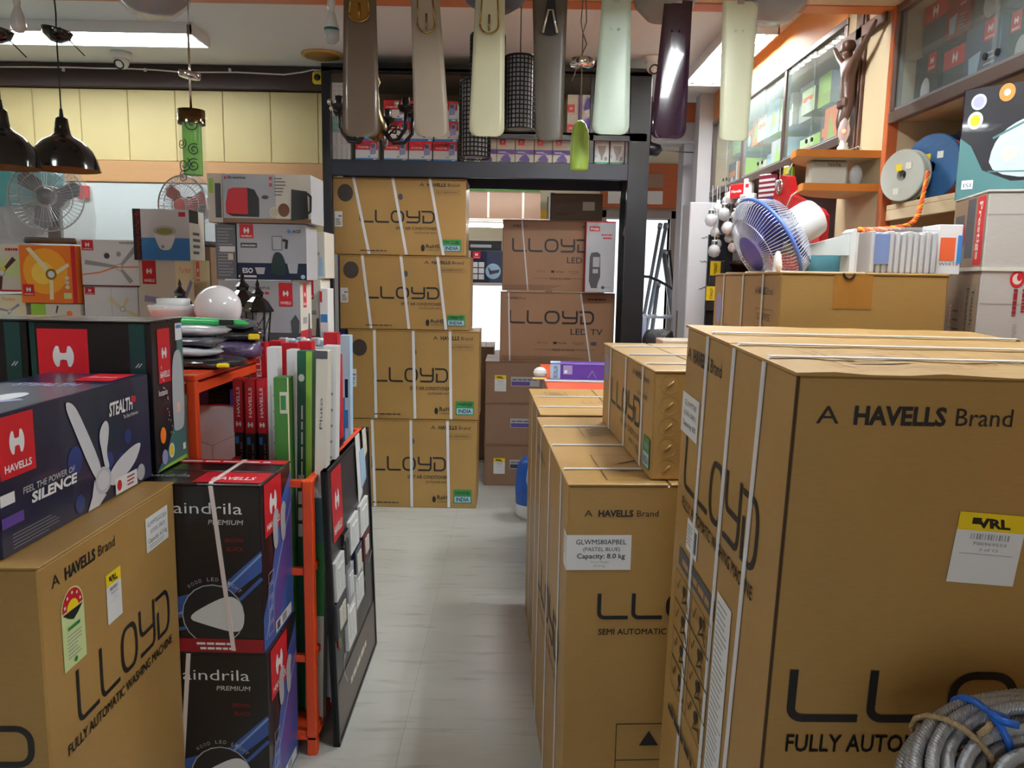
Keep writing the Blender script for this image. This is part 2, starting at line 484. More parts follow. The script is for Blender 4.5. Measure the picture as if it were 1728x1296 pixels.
_nt = FLOORM.node_tree; _b = _nt.nodes['Principled BSDF']; _src = _b.inputs['Base Color'].links[0].from_socket
_sn = _nt.nodes.new('ShaderNodeTexNoise'); _sn.inputs['Scale'].default_value = 5; _sn.inputs['Detail'].default_value = 8
_smp = _nt.nodes.new('ShaderNodeMapping'); _smp.inputs['Scale'].default_value = (.8, 5, 1)
_nt.links.new(_g.outputs['Position'], _smp.inputs['Vector']); _nt.links.new(_smp.outputs['Vector'], _sn.inputs['Vector'])
_rp = _nt.nodes.new('ShaderNodeValToRGB'); _rp.color_ramp.elements[0].position = .56; _rp.color_ramp.elements[0].color = (1, 1, 1, 1)
_rp.color_ramp.elements[1].position = .74; _rp.color_ramp.elements[1].color = (.8, .78, .74, 1)
_mm = _nt.nodes.new('ShaderNodeMix'); _mm.data_type = 'RGBA'; _mm.blend_type = 'MULTIPLY'; _mm.inputs['Factor'].default_value = 1
_nt.links.new(_sn.outputs['Fac'], _rp.inputs['Fac']); _nt.links.new(_src, _mm.inputs['A']); _nt.links.new(_rp.outputs['Color'], _mm.inputs['B']); _nt.links.new(_mm.outputs['Result'], _b.inputs['Base Color'])
fl = struct(MB().box((-4.2, -2.2, -.08), (3.4, 8.6, -.022)).build('floor', FLOORM))
T_ = 1.22; tile_mesh = None
for i in range(-4, 3):
    for j in range(-2, 7):
        x0, y0 = -.35 + i * T_, 2.47 + (j - 2) * T_
        if y0 < -2.3 or y0 + T_ > 9 or x0 > 3.2: continue
        if tile_mesh is None:
            tile_mesh = MB().box((0, 0, -.022), (T_ - .0007, T_ - .0007, 0)).build('floor_slab', FLOORM, fl)
            tile_mesh.location = (x0, y0, 0)
        else:
            t = tile_mesh.copy(); COL.objects.link(t); t.parent = fl; t.location = (x0, y0, 0)
struct(MB().box((-4.2, 3.2, CEIL), (3.4, 8.6, CEIL + .08)).build('ceiling', CEILM))
sf = struct(MB().box((-4.2, -2.2, SOF), (3.4, 3.2, SOF + .1)).box((-4.2, 3.16, SOF + .1), (3.4, 3.2, CEIL + .08)).build('ceiling_soffit', SOFM))
MB().box((-4.2, 3.115, SOF - .004), (WX, 3.204, SOF + .02), .003).build('edge_strip', mat('orange edge strip', S(196, 110, 52), .4), sf)

# far left wall with boards
WY = 5.35
wl = struct(MB().box((-4.2, WY + .03, 0), (-1.24, WY + .14, CEIL)).build('wall_far', GREYW))
x = -4.19; n = 0
PW = .318
x = -1.25 - PW * 9.25
while x < -1.3:
    MB().box((max(-4.19, x) + .0015, WY, 2.285), (min(-1.25, x + PW) - .0015, WY + .03, 2.745), .003).build('wall_board', YELP, wl)
    x += PW
MB().box((-4.19, WY - .05, 2.75), (-1.25, WY + .03, 2.895), .004).build('fascia', DARKB, wl)
MB().box((-4.19, WY - .015, 2.14), (-1.25, WY + .03, 2.282), .004).build('wood_band', TANW, wl)
MB().box((-1.52, WY - .004, 1.2), (-1.25, WY + .03, 2.137), .003).build('side_board', YELP, wl)
MB().box((-4.19, WY - .004, .9), (-1.53, WY + .03, 2.137), .003).build('white_board', GREYW, wl)
struct(MB().box((-4.3, -2.2, 0), (-4.2, 8.6, CEIL)).build('wall_left', WALLC))
# right wall behind the cabinets
struct(MB().box((1.98, -2.2, 0), (2.08, 6.0, CEIL)).build('wall_right', WALLC))
# back of the shop behind the camera: shop front with a wide open shutter
struct(MB().box((-4.3, -2.3, 2.35), (2.08, -2.2, CEIL)).box((-4.3, -2.3, 0), (-1.1, -2.2, 2.35)).box((.7, -2.3, 0), (2.08, -2.2, 2.35)).build('wall_back', WALLC))

# store room end wall with window and the door wall on the right
BW = 8.0
wx0, wx1, wz0, wz1 = -2.1, -.02, .72, 1.5
dx0, dx1, dz = .93, 1.58, 2.16
struct(MB().box((-4.2, BW, 0), (wx0, BW + .12, CEIL)).box((wx1, BW, 0), (dx0, BW + .12, CEIL)).box((wx0, BW, 0), (wx1, BW + .12, wz0)).box((wx0, BW, wz1), (wx1, BW + .12, CEIL))
       .box((dx0, BW, dz), (dx1, BW + .12, CEIL)).box((dx1, BW, 0), (3.4, BW + .12, CEIL)).build('wall_end', WALLC))
w1 = struct(MB().box((wx0, BW - .03, wz0), (wx0 + .05, BW + .1, wz1), .004).box((wx1 - .05, BW - .03, wz0), (wx1, BW + .1, wz1), .004)
            .box((wx0, BW - .03, wz1 - .04), (wx1, BW + .1, wz1), .004).box((wx0, BW - .05, wz0 - .02), (wx1, BW + .1, wz0 + .03), .004).build('window_1', mat('window frame', S(170, 172, 176), .5)))
for k in range(3):
    a = wx0 + .05 + k * (wx1 - wx0 - .1) / 3
    MB().box((a + .004, BW + .03, wz0 + .03), (a + (wx1 - wx0 - .1) / 3 - .004, BW + .036, wz1 - .04)).build('pane', mat('window glass', S(235, 240, 245), .05, alpha=.1), w1)
    if k: MB().box((a - .015, BW + .02, wz0 + .03), (a + .015, BW + .05, wz1 - .04), .003).build('mullion', MATS['window frame'], w1)
d1 = struct(MB().box((dx0 - .07, BW - .04, 0), (dx0, BW + .13, dz + .08), .004).box((dx1, BW - .04, 0), (dx1 + .07, BW + .13, dz + .08), .004).box((dx0 - .07, BW - .04, dz), (dx1 + .07, BW + .13, dz + .08), .004).build('door_1', mat('grey door frame', S(150, 138, 130), .6)))
# orange framed panel above the door
MB().box((dx0 - .07, BW - .06, dz + .1), (dx1 + .16, BW - .02, CEIL - .2), .004).build('transom_frame', WOODE, d1)
MB().box((dx0, BW - .075, dz + .3), (dx1 - .1, BW - .06, CEIL - .3), .003).build('transom_panel', mat('brown transom board', S(148, 116, 92), .6), d1)
MB().box((dx0, BW - .075, dz + .14), (dx1 - .1, BW - .06, dz + .27), .003).build('vent_grille', OFFW, d1)
# pillar and wall pieces by the door
struct(MB().box((1.33, 6.3, 0), (1.5, 6.5, 2.62)).build('wall_pillar', WALLW))
struct(MB().box((1.7, 6.9, 0), (3.4, 7.0, CEIL)).build('wall_side', PINKW))
struct(MB().box((1.34, 5.86, 0), (1.98, 6.0, CEIL)).build('wall_stub', WALLW))
ck = struct(MB().box((1.245, 5.6, 0), (1.45, 5.855, 2.1), .006).build('wall_pier', WALLW))
CRK = mat('plaster crack', S(70, 62, 62), .9)
for (u, v) in ((1195, 400), (1192, 440), (1190, 486)):
    p = at(u, v, 5.597); pts = []
    for i in range(7): pts.append((p.x - .045 + i * .016, 5.5985, p.z + random.uniform(-.012, .012)))
    MB().tube(pts, .0022, 4).build('plaster_crack', CRK, ck)
# beams across the far right
struct(MB().box((.84, 6.2, 2.62), (1.98, 6.5, 2.76)).build('trim_1', mat('white beam', S(196, 190, 192), .7)))
struct(MB().box((.84, 6.16, 2.76), (1.98, 6.5, CEIL)).build('trim_2', WOODE))

# ------------------------------------------------------------------ right-hand joinery
fp = struct(MB().box((WX, 3.13, .95), (WX + .03, 3.56, CEIL)).build('wall_panel', BEIGEP))
MB().box((WX - .012, 3.1, .95), (WX + .032, 3.135, CEIL), .003).build('orange_edge', WOODE, fp)
MB().box((WX + .03, 3.1, .95), (1.98, 3.13, CEIL), .002).build('end_panel', BEIGEP, fp)
MB().box((WX - .016, 3.36, 2.06), (WX - .001, 3.43, 2.895), .003).build('brown_strip', mat('walnut strip', S(92, 62, 50), .5, noise=.1), fp)
struct(MB().box((WX - .01, 3.56, 2.7), (1.98, 5.86, CEIL)).build('trim_3', mat('orange wall band', S(222, 150, 84), .55, noise=.04)))
struct(MB().box((WX + .42, 3.13, .95), (1.98, 5.86, 2.17)).build('wall_recess', REDB))
# low counter under everything on the right
ct = thing('base_counter', 'long wood counter along the right wall behind the stacked cartons', 'counter', (1.2, -.6, 0))
MB().box((.02, 0, .06), (.74, 6.14, .92), .004).build('counter_body', TANW, ct)
MB().box((0, -.01, .92), (.75, 6.15, .95), .004).build('counter_top', WOODO, ct)
MB().box((.06, .02, 0), (.72, 6.12, .06)).build('plinth', DARKB, ct)

ALU = mat('brown anodised frame', S(110, 92, 86), .4, .5)
SILV = mat('silver track', S(176, 176, 180), .35, .7)
def cabinet(label, y0, y1, z0, z1, bays, inner):
    o = thing('wall_cabinet', label, 'cabinet', (WX, y0, z0))
    L = y1 - y0; Hh = z1 - z0; D = .5
    MB().box((.012, 0, 0), (D, L, .02)).build('bottom_board', BEIGEP, o)
    MB().box((.012, 0, Hh - .02), (D, L, Hh)).build('top_board', BEIGEP, o)
    MB().box((D - .02, 0, .02), (D, L, Hh - .02)).build('back_board', inner, o)
    MB().box((.02, 0, .02), (D - .02, .018, Hh - .02)).build('side_board', BEIGEP, o)
    MB().box((.02, L - .018, .02), (D - .02, L, Hh - .02)).build('side_board', BEIGEP, o)
    MB().box((-.012, -.002, -.012), (.02, L + .002, .03), .003).build('bottom_track', ALU, o)
    MB().box((-.004, 0, .03), (.016, L, .042), .001).build('sill_track', SILV, o)
    MB().box((-.012, -.002, Hh - .03), (.02, L + .002, Hh), .003).build('top_rail', ALU, o)
    MB().box((.02, .02, Hh * .5), (D - .02, L - .02, Hh * .5 + .012)).build('glass_shelf', GLASS, o)
    bl = L / bays
    for k in range(bays + 1):
        yy = max(0, min(L - .03, k * bl - .015))
        MB().box((-.01, yy, .03), (.02, yy + .03, Hh - .03), .003).build('stile', ALU, o)
    for k in range(bays):
        for s_ in (0, 1):
            a = k * bl + .016 + s_ * (bl / 2 - .03); xx = -.002 if s_ else .006
            pn = MB().box((xx, a, .035), (xx + .004, a + bl / 2, Hh - .032)).build('glass_pane', GLASS, o)
            MB().tube([(xx - .007, a + (.04 if s_ else bl / 2 - .04), .075), (xx - .001, a + (.04 if s_ else bl / 2 - .04), .075)], .011, 10).build('finger_knob', BLACK, pn)
    return o
cabinet('near glass-fronted wall cabinet holding dark appliance boxes, upper right', .6, 3.1, 2.175, SOF - .002, 2, mat('dark cabinet back', S(40, 42, 52), .6))
cabinet('far glass-fronted wall cabinet with green and orange packs under the orange band', 3.56, 5.86, 2.17, 2.7, 3, GREYW)

# corner shelves of the panel
for nm, z, r, lab in ((1, 2.045, .335, 'upper orange-edged quarter-round corner shelf'), (2, 1.915, .30, 'lower orange-edged quarter-round corner shelf')):
    o = thing('corner_shelf', lab + ' on the beige panel', 'shelf', (WX, 3.16, z))
    N = 14; pts = [(0, 0)] + [(-r * math.cos(PI / 2 * k / N), r * math.sin(PI / 2 * k / N)) for k in range(N + 1)]
    mb = MB(); n = len(pts)
    mb.prism([(a - .001, b, 0) for a, b in pts], .026, (0, 0, 1)).build('shelf_board', BEIGEP, o)
    MB().box((-r, -.003, -.001), (0, .0, .028)).build('front_edge', WOODO, o)
    m2 = MB(); q = [(-(r + .003) * math.cos(PI / 2 * k / N), (r + .003) * math.sin(PI / 2 * k / N)) for k in range(N + 1)]
    for k in range(N):
        a, b = q[k], q[k + 1]
        m2.add([(a[0], a[1], -.001), (b[0], b[1], -.001), (b[0], b[1], .028), (a[0], a[1], .028)], [(0, 1, 2, 3)])
    m2.build('curved_edge', WOODO, o)

# ------------------------------------------------------------------ tube-light fittings (the room's lamps, and unseen fills added among them)
TUBE = mat('lit tube', (.95, 1, .98, 1), .5, emit=TUBE_POWER)
REFL = mat('white reflector', S(230, 232, 236), .3)
def tube_fitting(label, c, length, width, along, tubes=2, skirt=.06, group=None, power=None):
    o = thing('tube_light', label, 'light', c, 0 if along == 'x' else PI / 2, group)
    l, w = length / 2, width / 2
    mb = MB().box((-l, -w, -.012), (l, w, 0))
    if width > .1: mb.box((-l, -w, -skirt), (l, -w + .008, -.012)).box((-l, w - .008, -skirt), (l, w, -.012)).box((-l, -w, -skirt), (-l + .008, w, -.012)).box((l - .008, -w, -skirt), (l, w, -.012))
    mb.build('housing', REFL, o)
    for k in range(tubes):
        yy = (-w + width * (k + .5) / tubes)
        MB().cyl((-l + .05, yy, -.034), (l - .05, yy, -.034), .0135, n=10).build('lit_tube', power or TUBE, o, True)
        MB().cyl((-l + .01, yy, -.034), (-l + .05, yy, -.034), .0145, n=10).cyl((l - .05, yy, -.034), (l - .01, yy, -.034), .0145, n=10).build('end_cap', PWHITE, o)
    for k in range(1, 12):
        xx = -l + length * k / 12
        if width > .25: MB().box((xx - .001, -w + .008, -.058), (xx + .001, w - .008, -.02)).build('louvre', CHROME, o)
    return o
tube_fitting('long louvred tube light on the white ceiling, upper left', (-2.72, 4.57, CEIL - .001), 1.86, .27, 'x')
tube_fitting('louvred double tube light on the ceiling by the orange band, upper right', (1.24, 4.83, CEIL - .001), 1.12, .27, 'y', power=mat('lit bright tube', (.95, 1, .98, 1), .5, emit=TUBE_POWER * 3))
TUBE2 = mat('lit soffit tube', (.95, 1, .98, 1), .5, emit=SOFFIT_POWER)
tube_fitting('tube light on the soffit above the right-hand cartons', (.8, 1.7, SOF - .006), .9, .24, 'y', skirt=.072, power=TUBE2)
tube_fitting('added unseen fill tube light on the high ceiling behind the soffit edge', (.52, 3.34, CEIL - .001), .8, .24, 'x', skirt=.1, power=mat('added middle fill tube', (.95, 1, .98, 1), .5, emit=130.0))  # added fill, out of view: brightens the air conditioner cartons and far floor
tube_fitting('added unseen fill tube light on the soffit above the left-hand cartons', (-1.7, 1.5, SOF - .006), .9, .24, 'y', power=mat('added left fill tube', (.95, 1, .98, 1), .5, emit=SOFFIT_POWER * .5))  # added out-of-view lamp lifting the left faces of the right-hand cartons
TUBE3 = mat('lit store tube', (1, .98, .95, 1), .5, emit=20.0)
bt_ = tube_fitting('bare tube light batten glowing inside the store room', (-.25, 6.6, 2.325), 1.3, .06, 'x', 1, power=TUBE3)
for x in (-.5, .5): MB().cyl((x, 0, 0), (x, 0, CEIL - 2.325), .006, n=8).build('hanger_rod', STEEL, bt_)
tube_fitting('small lit tube under the store room shelf', (-.3, 7.1, 2.04), .6, .06, 'x', 1, power=TUBE3)

# ================================================================== CENTRE: black rack, AC cartons, TV cartons
SX0, SX1, SY0, SY1 = -1.215, .835, 4.98, 5.62
BLUEBK = mat('blue black steel angle', S(26, 31, 46), .5, .0)
rk = thing('storage_rack', 'tall black steel storage rack spanning the aisle above the stacked cartons', 'rack', (SX0, SY0, 0))
W, D = SX1 - SX0, SY1 - SY0
for (x, y, w) in ((0, 0, .055), (W - .13, 0, .13), (0, D - .05, .055), (W - .09, D - .05, .09)):
    MB().box((x, y, 0), (x + w, y + .05, 2.82), .002).build('post', BLKM, rk)
BEAM0, SHZ = 2.165, 2.265
MB().box((.055, 0, BEAM0), (W - .13, .03, SHZ), .003).build('front_beam', BLUEBK, rk)
MB().box((.055, D - .03, BEAM0), (W - .09, D, SHZ), .003).build('rear_beam', BLUEBK, rk)
MB().box((.0, .03, SHZ - .02), (W, D - .03, SHZ - .002)).build('shelf_board', BLKM, rk)
MB().box((.0, 0, 2.79), (W, .05, 2.84), .003).build('top_rail', BLKM, rk)
MB().box((0, D - .012, SHZ), (W, D, 2.8)).build('back_panel', mat('dull brown backing', S(104, 92, 74), .8), rk)
MB().box((0, 0, 2.8), (W, D, 2.815)).build('top_board', mat('grey top board', S(120, 112, 100), .8), rk)
xm1 = at(780, 240, SY0).x - SX0; xm2 = at(998, 240, SY0).x - SX0
for xm in (xm1, xm2): MB().box((xm - .014, 0, SHZ), (xm + .014, .03, 2.79), .002).build('divider', BLKM, rk)
MSZ = 2.435
MB().box((xm1, 0, MSZ), (W - .02, D - .02, MSZ + .014)).box((xm1, 0, MSZ - .03), (W - .02, .02, MSZ + .016)).build('upper_shelf', BLKM, rk)
MB().box((W - .05, .05, .95), (W - .03, D - .05, 2.15)).build('side_sheet', mat('grey side glass', S(96, 106, 116), .12, alpha=.55), rk)
MB().tube([(W - .06, .06, 2.1), (W - .06, .55, 1.86)], .016, 4).build('brace', mat('pale brace', S(150, 146, 138), .5), rk)

# --- air conditioner cartons
def ac_print(o, dims, tilt=0, small=False):
    w, d, h = dims
    a = Art(o, dims, 'F')
    a.disc(.075, h * .80, .05, .055, mat('black disc print', S(58, 50, 46), .5))
    a.lloyd(w * .2, h * .42, w * .56, BLACK, h * .165)
    a.disc(w * .505, h * .76, .016, .02, DGREY)
    a.text('SPLIT AIR CONDITIONER', w * .47, h * .335, w * .31, h * .04, BLACK, .01)
    a.text('(OUTDOOR UNIT)', w * .61, h * .285, w * .17, h * .026, BLACK)
    a.brand(w * .65, h * .9, w * .3, h * .042)
    a.text('GLS18I3FWSSC', w * .78, h * .81, w * .165, h * .028, BLACK)
    a.frame(w * .775, h * .79, w * .955, h * .85, .0015, INK)
    a.text('RoHS', w * .7, h * .1, w * .1, h * .05, BLACK, .02); a.text('COMPLIANT', w * .7, h * .065, w * .1, h * .018, BLACK)
    a.disc(w * .675, h * .1, .012, .022, BLACK)
    a.rect(w * .825, h * .06, w * .965, h * .215, GREEN); a.rect(w * .833, h * .07, w * .957, h * .135, LBLUE)
    a.text('MADE IN', w * .843, h * .16, w * .104, h * .035, LBLUE, .01); a.text('INDIA', w * .845, h * .082, w * .1, h * .044, NAVY, .03)
    a.bars(w * .2, h * .05, w * .2, h * .016, BLACK)
    a.done()
    for f in (.115, .41, .69):
        q = w * (f + .09)
        strap(o, dims, 'x', q + random.uniform(-.004, .01) + tilt * .5, q - tilt * .5, .018)
    st = Art(o, dims, 'F', 'side_sticker', .0012); st.rect(.005, h * .36, .055, h * .56, WHITE); st.bars(.03, h * .49, .02, .012, BLACK); st.lines(.012, h * .38, .048, h * .47, 5, DGREY); st.done()
for i, (u0, u1, vt, vb, tilt, lab) in enumerate((
        (627, 804, 713, 862, .008, 'bottom air conditioner carton of the tall strapped stack, standing on the floor'),
        (592, 808, 561, 713, .004, 'second air conditioner carton from the floor in the tall strapped stack'),
        (575, 793, 438, 561, .05, 'third air conditioner carton from the floor in the tall strapped stack'),
        (567, 786, 310, 438, .09, 'topmost air conditioner carton of the tall strapped stack, just under the black beam'))):
    z0 = [0, .604, 1.198, 1.677][i]; h = [.6, .59, .475, .484][i]
    xr = at(u1, (vt + vb) / 2, 5.03).x; w = [.87, .86, .845, .845][i]
    dims = (w, .36, h)
    o = carton('air_conditioner_carton', lab, 'carton', (xr - w, 5.03, z0), dims, 0, CARD, 'air conditioner cartons in the rack stack')
    ac_print(o, dims, tilt)

# --- brown cartons and television cartons
xl = at(818, 700, 5.62).x; xr = at(909, 700, 5.62).x
for k, lab in enumerate(('bottom brown carton of the three beside the tall stack, with a yellow-topped courier slip', 'middle brown carton of the three beside the tall stack', 'top brown carton of the three, under the television cartons')):
    dims = (xr - xl + .3, .5, .312)
    o = carton('brown_carton', lab, 'carton', (xl, 5.62, k * .312), dims, 0, CARD2, 'brown cartons under the televisions')
    a = Art(o, dims, 'F', 'packing_slip'); a.rect(.19, .13, .4, .2, SILVERP); a.rect(.195, .135, .33, .165, PURP if k else NAVY); a.bars(.2, .175, .18, .012, DGREY); a.done()
    if k != 1:
        a = Art(o, dims, 'F', 'courier_slip'); a.vrl(.07, .09, .085, .12); a.done()
TVB = cardboard('television carton brown', S(172, 130, 98))
def tv(label, u0, u1, vt, vb, y, z0, lx, straps, w=None):
    p0 = at(u0, vb, y); p1 = at(u1, vb, y); h = at(u0, vt, y).z - z0
    dims = (w or (p1.x - p0.x), .16, h); w = dims[0]
    o = carton('television_carton', label, 'carton', (p0.x, y, z0), dims, 0, TVB, 'television cartons in the rack', tape=None)
    a = Art(o, dims, 'F')
    a.brand(w * lx, h * .9, w * .17, h * .03)
    a.lloyd(w * lx + .03, h * .55, w * .73, BLACK, h * .19)
    a.text('LED TV', w * .62, h * .4, w * .28, h * .09, BLACK, .005)
    a.text('NETFLIX', w * .33, h * .265, w * .09, h * .028, REDD); a.rect(w * .47, h * .262, w * .5, h * .295, BLACK); a.text('YouTube', w * .508, h * .265, w * .08, h * .03, BLACK, .01)
    a.text('prime video', w * .64, h * .275, w * .1, h * .022, BLACK); a.stroke([(w * .66, h * .262), (w * .7, h * .252), (w * .73, h * .262)], .002, BLACK)
    a.rect(w * .8, h * .25, w * .85, h * .3, DGREY)
    a.text('MADE IN INDIA', w * .46, h * .165, w * .2, h * .03, BLACK, .01); a.rect(w * .3, h * .18, w * .45, h * .184, BLACK); a.rect(w * .67, h * .18, w * .84, h * .184, BLACK)
    a.lines(w * .02, h * .02, w * .75, h * .09, 3, INK, .25)
    a.bars(w * .76, h * .9, w * .16, h * .025, BLACK)
    a.done()
    for s0, s1 in straps: strap(o, dims, 'x', s0 * w, s1 * w, .011)
tv('upper television carton, behind the grey street light box', 847, 1022, 370, 490, 5.66, at(850, 490, 5.66).z, .06, ((.25, .18),), None)
tv('lower television carton resting on the brown cartons', 843, 1034, 492, 612, 5.64, .9362, .05, ((.09, .07), (.8, .7)))
zt = at(850, 490, 5.66).z
# street-light box leaning at the rack side
y = 5.5; p = at(986, 492, y); q = at(1036, 492, y); h = at(990, 372, y).z - p.z
dims = (q.x - p.x, .08, h)
o = carton('street_light_box', 'grey street light box with red edges standing against the rack side', 'box', (p.x, y, zt), dims, math.radians(2), mat('red box sides', S(190, 40, 56), .45), flaps=False, body='box_body', bev=.002)
a = Art(o, dims, 'F'); w = dims[0]
a.rect(.004, .003, w - .002, h - .01, mat('silver grey card', S(192, 196, 206), .35)); a.rect(w * .12, h * .86, w * .46, h * .93, RED); a.text('Pride', w * .16, h * .875, w * .27, h * .04, WHITE, .03)
a.bars(w * .52, h * .8, w * .36, h * .03, RED); a.bars(w * .58, h * .755, w * .3, h * .03, RED)
a.poly([(w * .15, h * .5), (w * .2, h * .56), (w * .4, h * .57), (w * .5, h * .54), (w * .52, h * .22), (w * .44, h * .12), (w * .42, h * .06), (w * .22, h * .06), (w * .14, h * .16)], DGREY)
a.rect(w * .26, h * .36, w * .48, h * .5, SILVERP); a.rect(w * .26, h * .27, w * .44, h * .33, SILVERP)
a.disc(w * .62, h * .07, .012, .012, DGREY); a.text('PRIDE', w * .7, h * .06, w * .18, h * .018, DGREY); a.done()
# worn brown carton on the televisions
y = 5.7; p = at(928, 368, y); q = at(1016, 368, y); zt2 = at(847, 370, 5.66).z
dims = (q.x - p.x, .3, at(930, 326, y).z - zt2)
o = carton('worn_carton', 'worn grey-brown carton with a torn label on top of the television cartons', 'carton', (p.x, y, zt2), dims, math.radians(-2), CARDD)
a = Art(o, dims, 'F', 'torn_label'); a.rect(dims[0] * .62, dims[2] * .38, dims[0] * .85, dims[2] * .7, OFFW); a.lines(dims[0] * .1, dims[2] * .2, dims[0] * .5, dims[2] * .3, 2, INK); a.done()

# --- goods on the rack shelf
def small_box(name, label, cat, u0, u1, vt, vb, y, z, d, m, group, draw, rot=0, width=None, height=None):
    p0, p1 = at(u0, vb, y), at(u1, vb, y)
    dims = (width or p1.x - p0.x, d, height or (at(u0, vt, y).z - at(u0, vb, y).z))
    o = carton(name, label, cat, (p0.x, y, z), dims, rot, m, group, flaps=False, body='box_body', bev=.0015)
    if draw:
        a = Art(o, dims, 'F'); draw(a, dims[0], dims[2]); a.done()
    return o
SB = SHZ
def d_starter(a, w, h):
    a.rect(0, h * .55, w, h, RED); a.rect(0, 0, w, h * .14, BLUE)
    a.text('MOTOR', w * .2, h * .78, w * .42, h * .09, WHITE, .02); a.text('STARTER', w * .1, h * .63, w * .5, h * .09, WHITE, .02)
    a.poly([(w * .66, h * .3), (w * .9, h * .36), (w * .94, h * .86), (w * .72, h * .9), (w * .64, h * .6)], LILAC); a.rect(w * .7, h * .66, w * .86, h * .84, DGREY)
    a.rect(w * .55, h * .2, w * .66, h * .24, DGREY); a.rect(w * .78, h * .03, w * .93, h * .11, WHITE)
yb = 5.04
rows = [(600, 638, 243, 275, 0), (648, 688, 244, 276, 0), (690, 729, 244, 276, 0), (731, 771, 244, 277, 0)]
HS = .125
row_words = ['bottom row', 'middle row', 'top row']; colw = ['first', 'second', 'third', 'fourth']
for r in range(3):
    for c, (u0, u1, _, _, _) in enumerate(rows):
        if r == 2 and c == 0: continue
        small_box('starter_box', 'red and blue motor starter box, %s in the %s on the rack' % (colw[c] + ' from left', row_words[r]), 'box', u0 + (2 if r == 1 else 0), u1 + (2 if r == 1 else 0), 244, 276, yb + .008 * r, SB + r * (HS + .0005), .16, WHITE, 'motor starter boxes', d_starter, 0, None, HS)
def d_logo_stripes(a, w, h):
    for i in range(7):
        for j in range(4): a.stroke([(w * (.08 + j * .24), h * (.08 + i * .13)), (w * (.18 + j * .24), h * (.13 + i * .13))], .003, GREYP); a.layer -= 1
for k, (vt, vb, z, m, hh) in enumerate(((251, 275, 0, WHITE, .094), (232, 251, .0945, WHITE, .078), (218, 231, .173, mat('teal card', S(150, 190, 190), .5), .05), (205, 217, .2235, MATS['teal card'], .05), (150, 205, .274, WHITE, .2))):
    small_box('patterned_box', ['white box with diagonal grey lettering, lowest in the left column of the rack shelf', 'white box with diagonal grey lettering, second in the left column of the rack shelf', 'pale teal box, lower of two in the left column of the rack shelf', 'pale teal box, upper of two in the left column of the rack shelf', 'tall white box with diagonal grey lettering at the top of the left column'][k], 'box', 555, 591 if k < 4 else 583, vt, vb, yb, SB + z, .2, m, 'boxes in the left column of the rack shelf', d_logo_stripes if m is WHITE else None, 0, None, hh)
def d_iron(a, w, h):
    a.rect(0, 0, w, h, OFFW); a.rect(0, h * .36, w, h * .55, PURP); a.havells(w * .14, h * .72, w * .34, h * .27, word=False)
    a.bars(w * .1, h * .42, w * .4, h * .06, WHITE)
    a.soft([(w * .12, h * .1), (w * .84, h * .08), (w * .7, h * .28), (w * .5, h * .42), (w * .35, h * .3)], PURP); a.stroke([(w * .3, h * .26), (w * .55, h * .42), (w * .75, h * .36)], .006, LILAC); a.rect(w * .12, h * .06, w * .78, h * .1, DGREY)
us = [783, 806, 838, 869, 901, 932, 964]
for k in range(6):
    small_box('iron_box', 'white and purple clothes iron box, %s from the left on the rack shelf' % ['first', 'second', 'third', 'fourth', 'fifth', 'sixth'][k], 'box', us[k] + .6, us[k + 1] - .6, 238, 278, yb, SB, .28, OFFW, 'clothes iron boxes', d_iron, 0, None, .155)
def d_iron2(a, w, h):
    a.rect(w * .42, 0, w * .58, h, PURP); a.havells(0, h * .1, w * .28, h * .4, word=False)
    a.poly([(w * .64, h * .2), (w * .92, h * .3), (w * .86, h * .85), (w * .68, h * .75)], PURP); a.stroke([(w * .62, h * .3), (w * .75, h * .9), (w * .9, h * .85)], .006, LILAC)
for k in (0, 1):
    small_box('iron_box', ['clothes iron box lying on its side on the upper rack shelf, lower one', 'clothes iron box lying on its side on the upper rack shelf, upper one'][k], 'box', 957, 998, 178, 208, yb, MSZ + .0162 + k * .12, .25, OFFW, 'clothes iron boxes', d_iron2, 0, .16, .1195)
def d_bulb(a, w, h):
    a.rect(0, 0, w, h * .12, mat('emerald print', S(20, 150, 90), .45)); a.text('HAVELLS', w * .18, h * .035, w * .64, h * .05, WHITE, .02)
    a.poly([(w * .2, h * .8), (w * .8, h * .8), (w * .72, h * .55), (w * .58, h * .35), (w * .56, h * .2), (w * .44, h * .2), (w * .42, h * .35), (w * .28, h * .55)], GREYP)
    a.text('LED', w * .12, h * .3, w * .2, h * .09, BLUE, .02, 0, 1); a.rect(w * .68, h * .18, w * .88, h * .34, GREYP)
for k, (u0, u1) in enumerate(((1003, 1027), (1029, 1053))):
    small_box('bulb_box', ['white bulb box with green foot band, left of the pair on the rack shelf', 'white bulb box with green foot band, right of the pair on the rack shelf'][k], 'box', u0, u1, 240, 278, yb, SB, .09, WHITE, 'bulb boxes on the rack', d_bulb, 0, None, .148)
def d_small(a, w, h): a.bars(w * .2, h * .66, w * .3, h * .16, GREYP); a.lines(w * .2, h * .2, w * .8, h * .45, 2, GREYP, .3)
for k, (u0, u1, z) in enumerate(((1005, 1027, .1485), (1031, 1053, .1485))):
    small_box('lamp_box', ['small grey lamp box lying on the left bulb box', 'small grey lamp box lying on the right bulb box'][k], 'box', u0, u1, 222, 240, yb, SB + .1485, .09, mat('light grey card', S(206, 208, 212), .4), 'small lamp boxes', d_small, 0, None, .02)
for k in range(3):
    small_box('lamp_box', ['lowest', 'middle', 'top'][k] + ' small white lamp box stacked at the right end of the rack shelf', 'box', 1055, 1077, 243, 261, yb, SB + k * .0563, .09, WHITE, 'small lamp boxes', d_small, 0, None, .056)
